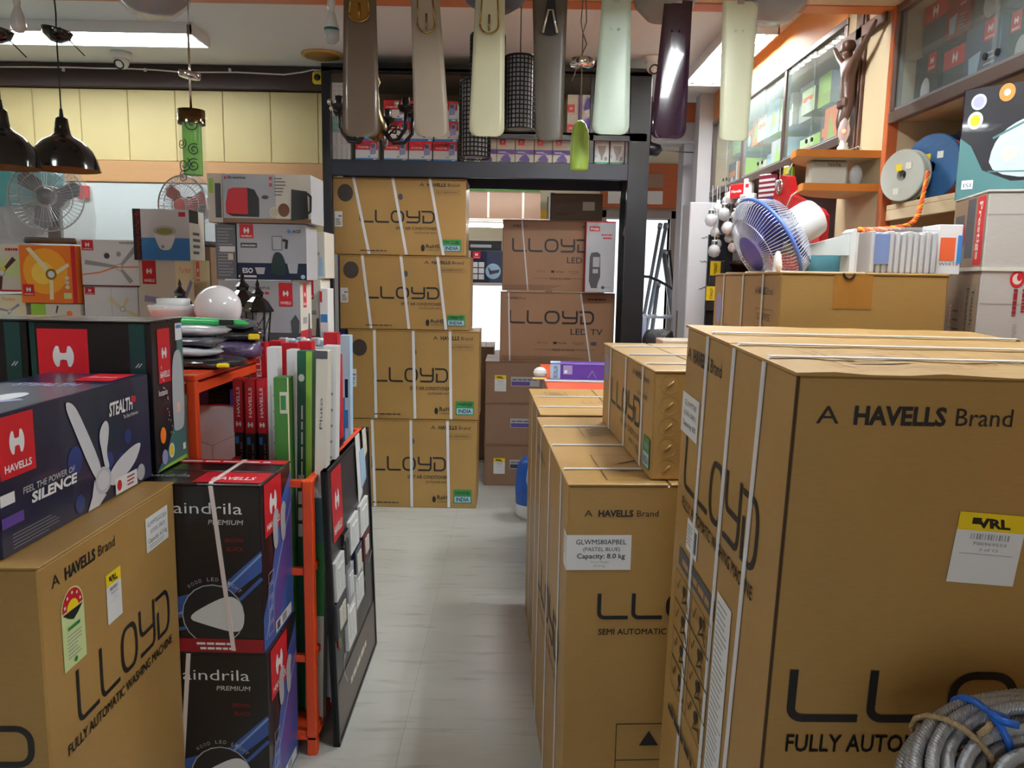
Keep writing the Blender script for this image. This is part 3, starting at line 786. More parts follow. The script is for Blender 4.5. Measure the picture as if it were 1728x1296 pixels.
def d_tick(a, w, h): a.stroke([(w * .4, h * .7), (w * .48, h * .55), (w * .6, h * .6)], .004, DGREY); a.rect(w * .3, h * .4, w * .7, h * .43, GREYP); a.rect(w - .006, 0, w, h, RED)
for k in range(2):
    small_box('plug_box', ['lower white and red box on the upper rack shelf at the right', 'upper white and red box on the upper rack shelf at the right'][k], 'box', 1040, 1076, 167, 191, yb, MSZ + .0162 + .05 + k * .0955 if 0 else MSZ + .0162 + k * .0955, .1, WHITE, 'white and red boxes', d_tick, 0, None, .095)

# --- store room behind the rack
sr = thing('store_shelf', 'plain board shelf at the back of the store room', 'shelf', (-1.9, 7.0, 0))
for x in (0, 1.0, 2.2): MB().box((x, 0, 0), (x + .05, .05, 2.3), .003).box((x, .35, 0), (x + .05, .4, 2.3), .003).build('upright', mat('grey upright', S(120, 118, 116), .5), sr)
for z in (1.47, 2.04): MB().box((0, 0, z), (2.25, .4, z + .025), .003).build('board', OFFW, sr)
def far_box(name, lab, cat, u0, u1, vt, vb, y, d, m, art=None, z=None, group=None):
    p0, p1 = at(u0, vb, y), at(u1, vb, y); z = p0.z if z is None else z
    dims = (p1.x - p0.x, d, at(u0, vt, y).z - p0.z)
    o = carton(name, lab, cat, (p0.x, y, z), dims, 0, m, group, bev=.003)
    if art:
        a = Art(o, dims, 'F'); art(a, dims[0], dims[2]); a.done()
    return o, dims
o, dims = far_box('long_carton', 'long brown carton with two pale straps on the top store room shelf', 'carton', 776, 912, 339, 384, 7.02, .3, CARD2, None, 2.066)
strap(o, dims, 'x', dims[0] * .35, None, .02, OFFW); strap(o, dims, 'x', dims[0] * .78, None, .02, OFFW)
def d_tool(a, w, h):
    a.rect(0, 0, w, h, NAVY); a.havells(w * .06, h * .75, w * .24, h * .22); a.disc(w * .7, h * .36, w * .24, w * .24, LBLUE); a.poly([(w * .52, h * .5), (w * .64, h * .38), (w * .9, h * .42), (w * .88, h * .32), (w * .6, h * .25)], DGREY)
    for i in range(3):
        for j in range(2): a.rect(w * (.05 + j * .2), h * (.1 + i * .19), w * (.22 + j * .2), h * (.26 + i * .19), WHITE)
far_box('tool_box', 'navy blue power tool box with a round picture in the store room', 'box', 794, 848, 424, 478, 7.02, .2, NAVY, d_tool, 1.496)
far_box('black_case', 'flat black case lying on the navy tool box in the store room', 'case', 790, 846, 401, 418, 7.05, .2, BLACK, lambda a, w, h: a.rect(.02, h * .3, w * .7, h * .6, GREYP), 1.497 + .0 + (at(794, 424, 7.02).z - at(794, 478, 7.02).z))
def low_carton(u0, u1, vt, y, lab):
    p0 = at(u0, vt, y); p1 = at(u1, vt, y); dims = (p1.x - p0.x, .5, p0.z)
    return carton('store_carton', lab, 'carton', (p0.x, y, 0), dims, 0, CARD2, 'cartons on the store room floor')
low_carton(806, 833, 585, 6.45, 'carton on the store room floor behind the tall stack, below the window')
low_carton(834, 852, 600, 6.3, 'pale-topped carton behind the three brown cartons')
# stack of purple boxes at left slit
for k in range(4):
    p0 = at(556, 475, 6.9); carton('purple_box', ['lowest', 'second', 'third', 'topmost'][k] + ' purple box of the pile seen left of the tall stack', 'box', (p0.x - .08, 6.62, 1.0 + k * .2), (.3, .3, .198), 0, PURP, 'purple boxes in the store room', bev=.002)
tb = thing('store_table', 'white trestle table in the store room below the purple boxes', 'table', (at(556, 475, 6.9).x - .3, 6.55, 0))
MB().box((0, 0, .96), (.7, .45, 1.0), .003).build('table_top', OFFW, tb)
for x in (.03, .63):
    for yy in (.03, .38): MB().box((x, yy, 0), (x + .04, yy + .04, .96), .002).build('leg', STEEL, tb)
# green and yellow wall strip in the store room
pl = tag(MB().box((-.85, BW - .02, 2.24), (.25, BW - .002, 2.44), .003).build('wall_banner', mat('green banner', S(120, 190, 90), .5)), 'green banner strip on the store room end wall', 'banner')
tag(MB().box((-.2, BW - .02, 2.12), (.9, BW - .002, 2.235), .003).build('wall_banner', mat('amber banner', S(240, 190, 60), .5)), 'amber strip on the store room end wall below the green one', 'banner')

# blue bag beside the front right cartons
p = at(893, 862, 4.85)
bg = thing('blue_bag', 'blue plastic bag with a white foot standing on the floor beside the right cartons', 'bag', (p.x + .04, 4.85, 0))
prof = [(.001, 0), (.1, .0), (.125, .03), (.13, .1)]
MB().lathe(prof, 20, Matrix.Diagonal((1, .7, 1, 1))).build('foot', PWHITE, bg, True)
MB().lathe([(.13, .1), (.135, .2), (.13, .3), (.115, .37), (.08, .41), (.001, .415)], 20, Matrix.Diagonal((1, .7, 1, 1))).build('sack', mat('blue plastic', S(30, 84, 170), .35, noise=.15, nscale=12, bump=.5, bscale=14), bg, True)
MB().tube([(-.05, -.09, .36), (-.06, -.11, .28), (-.02, -.1, .12)], .008, 6).tube([(-.05, -.09, .36), (0, -.05, .42), (.05, -.08, .38)], .008, 6).build('strap', LBLUE, bg, True)

# ================================================================== RIGHT FOREGROUND CARTONS
def washer_print_side(a, w, h):
    pass
# --- the big fully automatic washing machine carton
dims = (.6, .59, 1.04); w, d, h = dims
rot = (math.radians(2.587), math.radians(.415), math.radians(1.71))
M = Matrix.Rotation(rot[2], 3, 'Z') @ Matrix.Rotation(rot[1], 3, 'Y') @ Matrix.Rotation(rot[0], 3, 'X')
corner = Vector((.385, 1.029, 1.431)) - M @ Vector((0, 0, h))
big = thing('washing_machine_carton', 'huge tan washing machine carton in the right foreground, tipped slightly forward', 'carton', corner, rot)
MB().box((0, 0, 0), (w, d, h - .005), .004).build('carton_body', CARD, big)
for k in (0, 1):
    N = 12; mb = MB(); y0, y1 = (-.004, d / 2 - .002) if k == 0 else (d / 2 + .002, d + .003)
    random.seed(3 + k)
    top = []; 
    for i in range(N + 1):
        xx = -.004 + (w + .008) * i / N
        for j, yy in enumerate((y0, y1)):
            edge = .0035 * math.sin(i * 1.9 + k) * (1 if (j == 0 and k == 0) else .3)
            top.append((xx, yy, h - .005 + .004 + edge * .6 + .006 * math.sin(PI * i / N) * (0 if j == k else 0)))
    vs = top + [(x, y, h - .0052) for x, y, z in top]; fs = []; n2 = 2 * (N + 1)
    for i in range(N):
        a_, b_, c_, e_ = 2 * i, 2 * i + 2, 2 * i + 3, 2 * i + 1
        fs += [(a_, b_, c_, e_), (a_ + n2, e_ + n2, c_ + n2, b_ + n2), (a_, a_ + n2, b_ + n2, b_), (e_, c_, c_ + n2, e_ + n2)]
    fs += [(0, 1, 1 + n2, n2), (2 * N, 2 * N + n2, 2 * N + 1 + n2, 2 * N + 1)]
    mesh_obj('top_flap', vs, fs, CARD, big)
MB().box((-.0014, -.0014, .02), (.0022, .0022, h - .006)).build('corner_split', mat('torn card edge', S(70, 50, 32), .9), big)
a = Art(big, dims, 'T', 'top_print', .002)
a.frame(.1, .06, .26, .2, .002, INK); a.frame(.08, .04, .42, .25, .0015, INK); a.lines(.12, .08, .24, .18, 4, mat('pale ink', S(150, 122, 84), .6)); a.frame(.34, .38, .56, .5, .0015, INK); a.text('LLOYD', .3, .1, .08, .03, MATS['pale ink']); a.done()
a = Art(big, dims, 'F')
a.brand(.03, .932 * h, .272, .026)
a.lloyd(.035, .52, .56, BLACK, .083)
a.text('FULLY AUTOMATIC WASHING MACHINE', .033, .472, .56, .029, BLACK, .012)
a.done()
a = Art(big, dims, 'F', 'courier_slip', .0012); a.turn(.28, .79, -.07); a.vrl(.243, .74, .098, .105); a.done()
a = Art(big, dims, 'L')
a.brand(.015, h * .933, .24, .027)
a.lloyd(.055, .7, .44, BLACK, .125)
a.text('FULLY AUTOMATIC WASHING MACHINE', .055, .662, .44, .024, BLACK, .01)
a.rect(.06, .535, .32, .575, DGREY); a.bars(.09, .545, .2, .018, CARD)
for i in range(4):
    for j in range(2):
        u, v = .06 + j * .13, .26 + i * .066
        a.frame(u, v, u + .13, v + .066, .002, BLACK)
        a.stroke([(u + .012, v + .04), (u + .02, v + .03), (u + .035, v + .055)], .004, BLACK)
        a.disc(u + .07, v + .044, .012, .012, BLACK); a.stroke([(u + .07, v + .035), (u + .06, v + .015), (u + .09, v + .03), (u + .105, v + .012)], .006, BLACK)
a.bars(.07, .2, .2, .02, BLACK); a.done()
a = Art(big, dims, 'L', 'capacity_sticker', .0012); a.rect(0, .815, .13, .9, WHITE); a.text('GLWMT80', .02, .875, .09, .012, BLACK); a.text('(COOL GREY)', .02, .855, .09, .01, BLACK); a.text('Capacity: 8.0', .015, .832, .1, .012, BLACK); a.done()
a = Art(big, dims, 'L', 'barcode_sticker', .0012); a.rect(.105, .59, .185, .655, WHITE); a.rect(.16, .6, .178, .645, DGREY); a.lines(.11, .6, .15, .645, 6, GREYP); a.done()
a = Art(big, dims, 'L', 'packing_list', .0012); a.rect(.33, .12, .41, .6, WHITE); a.lines(.335, .13, .405, .59, 40, GREYP, .3); a.done()
for pos, p2 in ((.44, .43), (.29, .27), (.16, .125)): strap(big, dims, 'y', pos, p2, .013)
# supports out of view
stn = thing('low_platform', 'low wooden platform carrying the big washing machine carton', 'platform', (.4, 1.0, 0))
zb = corner.z
MB().box((0, 0, zb - .04), (.62, .62, zb - .002), .004).build('platform_top', TANW, stn)
for x in (.02, .54):
    for yy in (.03, .53): MB().box((x, yy, 0), (x + .06, yy + .06, zb - .04), .003).build('leg', TANW, stn)

# --- semi automatic washing machine carton
A0 = Vector((.143, 1.83, 0)); dims = (.5, .9, 1.053); w, d, h = dims
semi = carton('washing_machine_carton', 'tall tan carton with a white capacity sticker standing at the aisle', 'carton', A0, dims, math.radians(3.2), CARD, None)
a = Art(semi, dims, 'F')
a.brand(.04, h - .083, .185, .017); a.lloyd(.085, h - .35, .41, BLACK, .068); a.text('SEMI AUTOMATIC WASHING MACHINE', .085, h - .39, .38, .016, BLACK, .012)
a.frame(.14, .12, .45, .42, .002, BLACK); a.poly([(.2, .36), (.25, .36), (.225, .4)], BLACK); a.frame(.14, .32, .45, .42, .002, BLACK)
for j in range(3):
    a.stroke([(.16, .28 - j * .06), (.168, .27 - j * .06), (.185, .295 - j * .06)], .004, BLACK); a.disc(.23 + j * .05, .25, .015, .02, BLACK)
a.done()
a = Art(semi, dims, 'F', 'capacity_sticker', .0012); v0 = h - .22
a.rect(-.001, v0, .16, v0 + .09, WHITE); a.text('GLWMS80APBEL', .022, v0 + .066, .125, .013, BLACK, .004); a.text('(PASTEL BLUE)', .04, v0 + .049, .092, .01, BLACK); a.text('Capacity: 8.0 kg', .025, v0 + .03, .12, .013, BLACK, .012)
a.text('Gross Weight', .06, v0 + .018, .045, .006, GREYP); a.text('30.0 kg', .067, v0 + .008, .028, .006, GREYP); a.done()
a = Art(semi, dims, 'L', 'capacity_sticker', .0012); a.rect(d - .055, v0, d + .001, v0 + .09, WHITE); a.lines(d - .05, v0 + .03, d - .01, v0 + .08, 4, GREYP, .3); a.done()
a = Art(semi, dims, 'L'); a.lloyd(.16, .5, .62, BLACK, .12); a.text('SEMI AUTOMATIC WASHING MACHINE', .16, .44, .62, .026, BLACK); a.brand(.06, .95, .28, .025); a.done()
a = Art(semi, dims, 'T', 'top_print', .0015); PI_ = mat('pale ink', S(150, 122, 84), .6); a.frame(.1, .03, .45, .3, .002, INK); a.stroke([(.16, .2), (.22, .24), (.28, .19), (.34, .24)], .008, INK); a.stroke([(.15, .12), (.25, .15), (.3, .08), (.4, .14)], .006, INK); a.frame(.12, .55, .3, .72, .002, INK); a.lines(.14, .57, .28, .7, 4, PI_); a.done()
for pos in (.14, .43, .72): strap(semi, dims, 'y', pos, None, .012)

# --- second washing machine carton behind it
dims = (.56, .66, 1.05)
o = carton('washing_machine_carton', 'pale-topped tan carton directly behind the one with the capacity sticker', 'carton', (at(911, 690, 2.8).x + .005, 2.80, 0), dims, math.radians(2.6), CARD)
for pos in (.16, .42): strap(o, dims, 'y', pos, None, .012)
a = Art(o, dims, 'T', 'top_print', .0015); a.frame(.06, .42, .15, .56, .002, INK); a.lines(.07, .45, .14, .54, 3, PI_); a.text('LLOYD', .19, .25, .2, .07, PI_); a.text('LLOYD', .19, .43, .2, .04, PI_); a.done()
# --- orange cabinet behind, with purple box
oc = thing('orange_cabinet', 'low cabinet with an orange top behind the washing machine cartons', 'cabinet', (.165, 3.52, 0))
MB().box((.015, .02, 0), (.585, 1.02, 1.0), .004).build('cabinet_body', mat('grey steel sheet', S(150, 150, 156), .4), oc)
MB().box((0, 0, 1.0), (.6, 1.04, 1.04), .004).build('cabinet_top', mat('orange red top', S(214, 86, 40), .35), oc)
p = atz(928, 640, 1.041); q = atz(1018, 645, 1.041)
dims = (.3, .1, .085)
o = carton('lamp_carton', 'purple lamp box with pale end label lying on the orange cabinet', 'box', (p.x, p.y - .02, 1.041), dims, math.radians(-3), mat('purple card', S(84, 52, 150), .4), flaps=False, body='box_body', bev=.002)
a = Art(o, dims, 'F'); a.rect(.0, .006, .05, .08, LBLUE); a.text('ECOLUX', .036, .012, .06, .02, NAVY, .02, 0, 1); a.rect(.065, .03, .11, .075, LILAC); a.rect(.07, .035, .085, .05, WHITE); a.stroke([(.19, .015), (.21, .05), (.23, .015)], .003, LILAC); a.done()
a = Art(o, dims, 'T', 'top_print', .001); a.rect(.0, .01, .05, .09, LBLUE); a.done()
pr = thing('paper_roll', 'crumpled white paper and brown pencils lying at the end of the purple lamp box', 'paper', (p.x - .05, p.y + .02, 1.041))
MB().ball((0, 0, .03), .03, 9, 6, (1.2, .8, 1)).build('crumpled_paper', PWHITE, pr)
for k in range(3): MB().tube([(-.04 + .002 * k, -.04 - .012 * k, .006), (.03, -.035 - .012 * k, .006)], .005, 6).build('pencil', mat('pencil wood', S(206, 166, 90), .5), pr)
tag(MB().box((p.x - .03, p.y - .1, 1.0412), (p.x + .32, p.y - .04, 1.046), .001).build('notebook', SILVERP), 'thin grey book under the purple lamp box on the orange cabinet', 'book')

# --- indoor unit carton on the semi automatic one
B0 = Vector((.349, 1.872, 1.0535)); dims = (.29, .79, .277); w, d, h = dims
mid = carton('air_conditioner_carton', 'long strapped air conditioner carton lying on top of the carton with the capacity sticker', 'carton', B0, dims, math.radians(2.2), CARD)
a = Art(mid, dims, 'L')
a.disc(.07, .2, .045, .045, LILAC); a.lloyd(.18, .1, .46, BLACK, .08); a.text('SPLIT AIR CONDITIONER', .36, .065, .28, .018, BLACK); a.text('(INDOOR UNIT)', .5, .04, .14, .013, BLACK); a.brand(.52, .235, .22, .017); a.text('GLS18I3FWSSC', .6, .19, .13, .012, BLACK)
a.rect(.7, .02, .775, .1, GREEN); a.rect(.705, .025, .77, .06, LBLUE); a.text('MADE IN', .71, .07, .055, .016, LBLUE); a.text('INDIA', .71, .03, .055, .022, NAVY, .02); a.text('RoHS', .61, .03, .06, .018, BLACK); a.done()
a = Art(mid, dims, 'F')
a.frame(.08, .06, .26, .235, .003, BLACK); a.frame(.115, .09, .26, .21, .003, BLACK); a.rect(.12, .13, .16, .15, BLACK); a.rect(.115, .075, .16, .09, BLACK); a.frame(.08, .03, .2, .05, .002, BLACK); a.lines(.09, .033, .15, .047, 2, INK); a.done()
for k in range(5):
    z = .03 + k * .053
    mb = MB(); mb.lathe([(.001, .0), (.012, -.003), (.024, 0)], 12, Matrix.Translation((.04, -.0006, z)) @ Matrix.Rotation(PI / 2, 4, 'X'))
    mb.tube([(.032, -.0015, z - .008), (.048, -.0015, z + .008)], .003, 5); mb.build('pressed_stud', CARD, mid, True)
for pos in (.64, .37, .13): strap(mid, dims, 'y', pos, None, .014)

# --- outdoor unit carton behind the big one
dims = (.405, .9, .6); w, d, h = dims
q0 = at(1318, 458, 1.95); base = Vector((q0.x, 1.95, q0.z - h))
up = carton('air_conditioner_carton', 'air conditioner carton behind the big washing machine carton, carrying the blue fan', 'carton', base, dims, math.radians(-4.4), CARD)
a = Art(up, dims, 'F', 'tape_patch', .001); a.rect(.13, h - .09, .225, h - .003, mat('brown parcel tape', S(168, 116, 50), .3)); a.done()
a = Art(up, dims, 'F'); a.rect(.1, h - .22, w, h - .148, SILVERP); a.text('TON AND INVERTER SPLIT AIR CONDITIONER OUTDOOR UNIT', .108, h - .165, .17, .007, DGREY); a.bars(.32, h - .163, .04, .006, DGREY); a.lines(.108, h - .2, .28, h - .172, 3, DGREY, .3); a.done()
a = Art(up, dims, 'L'); a.disc(.1, h - .12, .05, .055, LILAC); a.lloyd(.25, h - .3, .42, BLACK, .13); a.brand(.64, h - .06, .2, .02); a.text('GLS18I3FWSSC', .68, h - .13, .15, .02, BLACK); a.frame(.66, h - .15, .85, h - .1, .0015, INK); a.done()
for pos in (.72, .42, .17): strap(up, dims, 'y', pos, None, .016)
MB().tube([(.165 + .013 * math.cos(PI * k / 10), -.003, h - .001 - .014 * math.sin(PI * k / 10)) for k in range(11)], .0025, 6).build('cable_loop', BLACK, up, True)
sp = carton('washing_machine_carton', 'plain carton under the air conditioner carton that carries the blue fan', 'carton', (base.x + .01, 1.97, 0), (.4, .86, base.z - .001), math.radians(-4.4), CARD)

# --- grey white kitchen appliance carton at the far right, and the black heater box on it
GREYC = cardboard('grey white cardboard', S(196, 190, 186)); BRC = cardboard('brown grey print', S(150, 128, 104))
y = 2.02; c0 = at(1669, 320, y); ztop = c0.z
h = ztop - .9512; dims = (.44, .27, h)
pres = carton('kitchen_carton', 'grey-white kitchen appliance carton with a red side band at the right edge', 'carton', (c0.x, y, .9512), dims, math.radians(-14), GREYC)
a = Art(pres, dims, 'L'); d = .27
a.rect(0, .0, d, h - .008, BRC); a.rect(d - .07, h - .19, d - .01, h - .012, RED); a.text('Prestige', d - .055, h - .025, .15, .026, OFFW, .02, 0, 2)
a.rect(.12, h - .17, .185, h - .012, DGREY); a.rect(.02, h - .2, .1, h - .05, DGREY); a.disc(.1, h - .11, .02, .03, REDD)
a.text('Touch of European', d - .05, h - .25, .3, .022, BLACK, 0, 0, 2); a.text('Excellence', d - .09, h - .25, .16, .018, BLACK, 0, 0, 2); a.text('MADE IN INDIA', .04, h - .3, .16, .014, CREAMP, 0, 0, 2); a.lines(.07, h - .45, .14, h - .3, 6, INK, .2); a.done()
a = Art(pres, dims, 'F'); a.rect(0, h - .062, .44, h - .0605, GREYP); a.rect(0, h - .29, .44, h - .288, GREYP); a.disc(.085, h - .225, .017, .022, RED); a.disc(.085, h - .225, .011, .014, OFFW); a.disc(.09, h - .22, .006, .01, RED); a.bars(.08, h - .25, .07, .012, REDD, 0, 0, 2); a.bars(.1, h - .25, .06, .01, REDD, 0, 0, 2)
a.text('follow protocol', .085, h - .34, .14, .012, GREYP, 0, 0, 2); a.rect(.18, h - .42, .44, h - .37, DGREY); a.done()
strap(pres, dims, 'x', .3, None, .01, OFFW)
for z in (.5,):
    MB().box((-.004, -.004, h - .205), (.444, -.001, h - .195)).box((-.004, -.004, h - .205), (-.001, .274, h - .195)).build('strap', OFFW, pres)
hz = ztop + .0005
c1 = at(1613, 318, 2.26)
dims = (.42, .12, .31); w, d, h = dims
hb = carton('water_heater_box', 'black and teal water heater box on the grey-white carton at the right edge', 'box', (at(1613, 318, 2.3).x, 2.3, hz), dims, math.radians(-50), mat('black gloss card', S(26, 24, 30), .3, coat=.3), flaps=False, body='box_body', bev=.002)
a = Art(hb, dims, 'F')
a.poly([(0, .0), (w, 0), (w, .04), (.14, .045), (.065, .08), (.03, .15), (.0, .175)], TEALP)
a.disc(.04, .27, .02, .022, SILVERP); a.disc(.04, .27, .014, .016, LILAC); a.disc(.035, .22, .02, .024, WHITE); a.disc(.035, .22, .013, .016, YEL); a.disc(.11, .285, .02, .024, ORANGEP); a.disc(.11, .285, .008, .009, OFFW)
R_ = [(.075, .06), (.3, .045), (.34, .07), (.345, .17), (.28, .225), (.17, .22), (.09, .17)]
a.soft(R_, mat('pale heater print', S(178, 186, 194), .4)); a.stroke([(.085, .165), (.17, .205), (.28, .21), (.33, .165)], .006, TEALP); a.stroke([(.08, .075), (.3, .06), (.33, .08)], .004, TEALP)
a.disc(.13, .12, .02, .02, mat('pink print', S(232, 190, 180), .5)); a.text('HAVELLS', .22, .1, .05, .008, GREYP, 0, 0, 1)
a.rect(.015, .03, .045, .055, WHITE); a.text('ISI', .02, .035, .02, .012, DGREY)
for k in range(14): a.disc(.15 + .012 * k + random.uniform(-.01, .01), .23 + random.uniform(0, .05), .004, .005, WHITE, 6); a.layer -= 1
a.done()
a = Art(hb, dims, 'L'); a.rect(0, h * .45, d, h, mat('plum print', S(100, 44, 64), .4)); a.rect(0, 0, d, h * .45, LGREEN); a.done()

# --- coil of steel rope in the corner
ROPE = bpy.data.materials.new('twisted steel rope'); ROPE.use_nodes = True
nt = ROPE.node_tree; b = nt.nodes['Principled BSDF']
b.inputs['Base Color'].default_value = S(176, 180, 190); b.inputs['Metallic'].default_value = .55; b.inputs['Roughness'].default_value = .42
cc = at(1838, 1398, .8)
cl = thing('rope_coil', 'coil of grey twisted steel rope with a blue tie in the bottom right corner', 'rope', (cc.x, .8, cc.z))
axis = Matrix.Rotation(math.radians(12), 3, 'X') @ Matrix.Rotation(math.radians(-8), 3, 'Y')
def strand_rope(name, R, off, r, n=150, seed=0):
    """one turn of rope made of six twisted strands"""
    rd = random.Random(seed); mb = MB(); ns = 6; tw = 34
    ph = rd.uniform(0, 6); amp = rd.uniform(.002, .006)
    for sidx in range(ns):
        pts = []
        for k in range(n):
            t = 2 * PI * k / n; a_ = tw * t + 2 * PI * sidx / ns
            RR = R + amp * math.sin(2 * t + ph); zz = off + amp * math.sin(3 * t + ph)
            rr = RR + r * .62 * math.cos(a_); z = zz + r * .62 * math.sin(a_)
            pts.append(axis @ Vector((rr * math.cos(t), rr * math.sin(t), z)))
        mb.tube(pts, r * .42, 5, True)
    return mb.build(name, ROPE, cl, True)
k = 0
for i, (R, off) in enumerate(((.19, -.022), (.194, -.002), (.188, .018), (.175, .032), (.158, .038), (.141, .036), (.166, .014), (.148, .016), (.125, .028), (.11, .016), (.13, .008), (.176, -.006), (.098, .0), (.09, .024), (.078, .012))):
    strand_rope('rope_turn', R, off, .0088, 210, i)
BT = mat('blue plastic tie', S(40, 110, 220), .35)
def cpt(ang, R, z): return axis @ Vector((R * math.cos(ang), R * math.sin(ang), z))
for ang in (1.9,):
    pts = [cpt(ang, .145 + .045 * math.cos(t), .012 + .042 * math.sin(t)) for t in [2 * PI * k / 14 for k in range(14)]]
    MB().tube(pts, .005, 6, True).tube([cpt(ang - .1, .12, .05), cpt(ang + .05, .13, .06), cpt(ang + .1, .11, .065), cpt(ang - .05, .1, .06)], .005, 6).build('blue_tie', BT, cl, True)
JT = mat('jute string', S(176, 152, 116), .9, bump=.5, bscale=200)
for ang in (2.25,):
    pts = [cpt(ang, .15 + .05 * math.cos(t), .012 + .04 * math.sin(t)) for t in [2 * PI * k / 14 for k in range(14)]]
    MB().tube(pts, .004, 6, True).tube([cpt(ang, .12, .052), cpt(ang - .1, .115, .06), cpt(ang - .2, .12, .055)], .0045, 6).build('jute_tie', JT, cl, True)
zmin = min((cl.location + (axis @ Vector((R_2 * math.cos(t * .1), R_2 * math.sin(t * .1), -.03)))).z for R_2 in (.2,) for t in range(63))
ped = thing('low_stool', 'wooden stool in the right foreground below the rope coil', 'stool', (cc.x - .06, .6, 0))
MB().box((0, 0, zmin - .04), (.4, .36, zmin - .002), .005).build('seat', TANW, ped)
for x in (.01, .34):
    for yy in (.01, .3): MB().box((x, yy, 0), (x + .05, yy + .05, zmin - .04), .003).build('leg', TANW, ped)

# ================================================================== LEFT FOREGROUND
# --- washing machine carton
dims = (.6, .585, .98); w, d, h = dims
n0 = atz(63, 957, .98); f0 = atz(292, 813, .98)
ang = math.atan2(f0.x - n0.x, f0.y - n0.y)
d = (f0 - n0).length; dims = (w, d, h)
e_x = Vector((math.cos(-ang), math.sin(-ang), 0))
o = carton('washing_machine_carton', 'tan washing machine carton with star rating label in the left foreground', 'carton', Vector((n0.x, n0.y, 0)) - e_x * w, dims, -ang, CARD, tape=mat('brown parcel tape', S(168, 116, 50), .3))
a = Art(o, dims, 'R')
a.brand(.04, h - .062, .255, .026); a.lloyd(.11, .585, .45, BLACK, .125); a.text('FULLY AUTOMATIC WASHING MACHINE', .06, .545, .51, .025, BLACK, .012); a.done()
a = Art(o, dims, 'R', 'capacity_sticker', .0012); a.rect(.45, .84, .578, .93, WHITE); a.text('GLWMT65GCGLA', .46, .905, .11, .012, BLACK); a.text('(COOL GREY)', .475, .885, .085, .01, BLACK); a.text('Capacity: 6.5 kg', .46, .862, .11, .012, BLACK); a.lines(.465, .845, .56, .857, 2, GREYP, .3); a.done()
a = Art(o, dims, 'R', 'star_rating_label', .0012); u0, v0 = .065, .725
arch = [(u0, v0), (u0 + .085, v0)] + [(u0 + .0425 + .0425 * math.cos(PI * k / 12), v0 + .125 + .045 * math.sin(PI * k / 12)) for k in range(13)]
a.poly(arch, PGREEN); a.poly([(u0 + .0425 + .039 * math.cos(PI * k / 12), v0 + .125 + .042 * math.sin(PI * k / 12)) for k in range(13)], RED)
a.poly([(u0 + .0425 + .022 * math.cos(PI * k / 12), v0 + .122 + .022 * math.sin(PI * k / 12)) for k in range(13)], YEL)
for k in range(5):
    t = PI * (k + .5) / 5; a.disc(u0 + .0425 + .031 * math.cos(t), v0 + .125 + .033 * math.sin(t), .004, .004, OFFW, 5)
a.poly([(u0 + .005, v0 + .122), (u0 + .08, v0 + .122), (u0 + .06, v0 + .108), (u0 + .0425, v0 + .1), (u0 + .025, v0 + .108)], BLACK); a.rect(u0 + .02, v0 + .082, u0 + .065, v0 + .09, GREEN); a.lines(u0 + .015, v0 + .02, u0 + .07, v0 + .075, 7, GREYP, .3); a.disc(u0 + .0425, v0 + .012, .006, .006, GREEN); a.done()
a = Art(o, dims, 'R', 'courier_slip', .0012); a.vrl(.245, .745, .068, .118); a.done()
a = Art(o, dims, 'F'); a.lloyd(.045, .56, .52, BLACK, .09); a.text('FULLY AUTOMATIC WASHING MACHINE', .03, .52, .54, .028, BLACK, .012); a.brand(.1, .89, .3, .03); a.done()

# --- blue ceiling fan box on it
FB = mat('deep blue gloss card', S(26, 32, 62), .34, noise=.5, nscale=5, coat=.3)
q0 = atz(5, 945, .982); q1 = atz(257, 803, .982); L = (q1 - q0).length; ang = math.atan2(q1.x - q0.x, q1.y - q0.y)
dims = (.27, L, .288); w, d, h = dims
ex = Vector((math.cos(-ang), math.sin(-ang), 0))
o = carton('ceiling_fan_box', 'dark blue ceiling fan box with a white three-blade fan, on the left carton', 'box', Vector((q0.x, q0.y, .9815)) - ex * w, dims, -ang, FB, bev=.002, flaps=False, body='box_body')
a = Art(o, dims, 'R')
GL = mat('blue glow print', S(36, 58, 120), .35)
for (u, v, r) in ((.27, .135, .03), (.52, .14, .018), (.48, .08, .022), (.28, .03, .02), (.42, .1, .02)): a.disc(u, v, r, r * 1.1, GL); a.layer -= 1
a.havells(.01, .155, .115, .125)
a.text('STEALTH', .43, .208, .12, .034, WHITE, .03, .12); a.text('The Silent Performer', .5, .19, .08, .01, WHITE); a.rect(.545, .225, .57, .24, RED)
a.text('FEEL THE POWER OF', .075, .112, .19, .014, WHITE, .02, .15); a.text('SILENCE', .1, .086, .17, .022, WHITE, .04, .15)
FW = mat('pale fan print', S(206, 208, 218), .4)
a.soft([(.235, .275), (.27, .27), (.3, .235), (.39, .08), (.36, .06), (.33, .1), (.28, .19)], FW)
a.soft([(.4, .05), (.44, .085), (.53, .11), (.585, .112), (.58, .095), (.545, .06), (.47, .035), (.43, .03)], FW)
a.poly([(.345, .07), (.35, .045), (.395, .02), (.36, .002), (.31, .002), (.33, .03)], FW)
a.soft([(.385, .19), (.41, .205), (.425, .19), (.42, .16), (.405, .12), (.42, .08), (.395, .085), (.385, .13), (.375, .165)], FW)
a.disc(.385, .058, .038, .034, mat('fan hub print', S(184, 188, 200), .4)); a.disc(.385, .058, .028, .024, FW)
a.rect(.44, .004, .555, .045, WHITE); a.disc(.46, .025, .012, .014, RED); a.lines(.5, .01, .545, .04, 3, REDD, .4); a.disc(.577, .03, .022, .022, SILVERP)
a.lines(.03, .01, .2, .045, 5, GREYP, .18); a.rect(0, .105, .045, .128, WHITE); a.rect(.0, .06, .07, .082, PURP)
a.done()
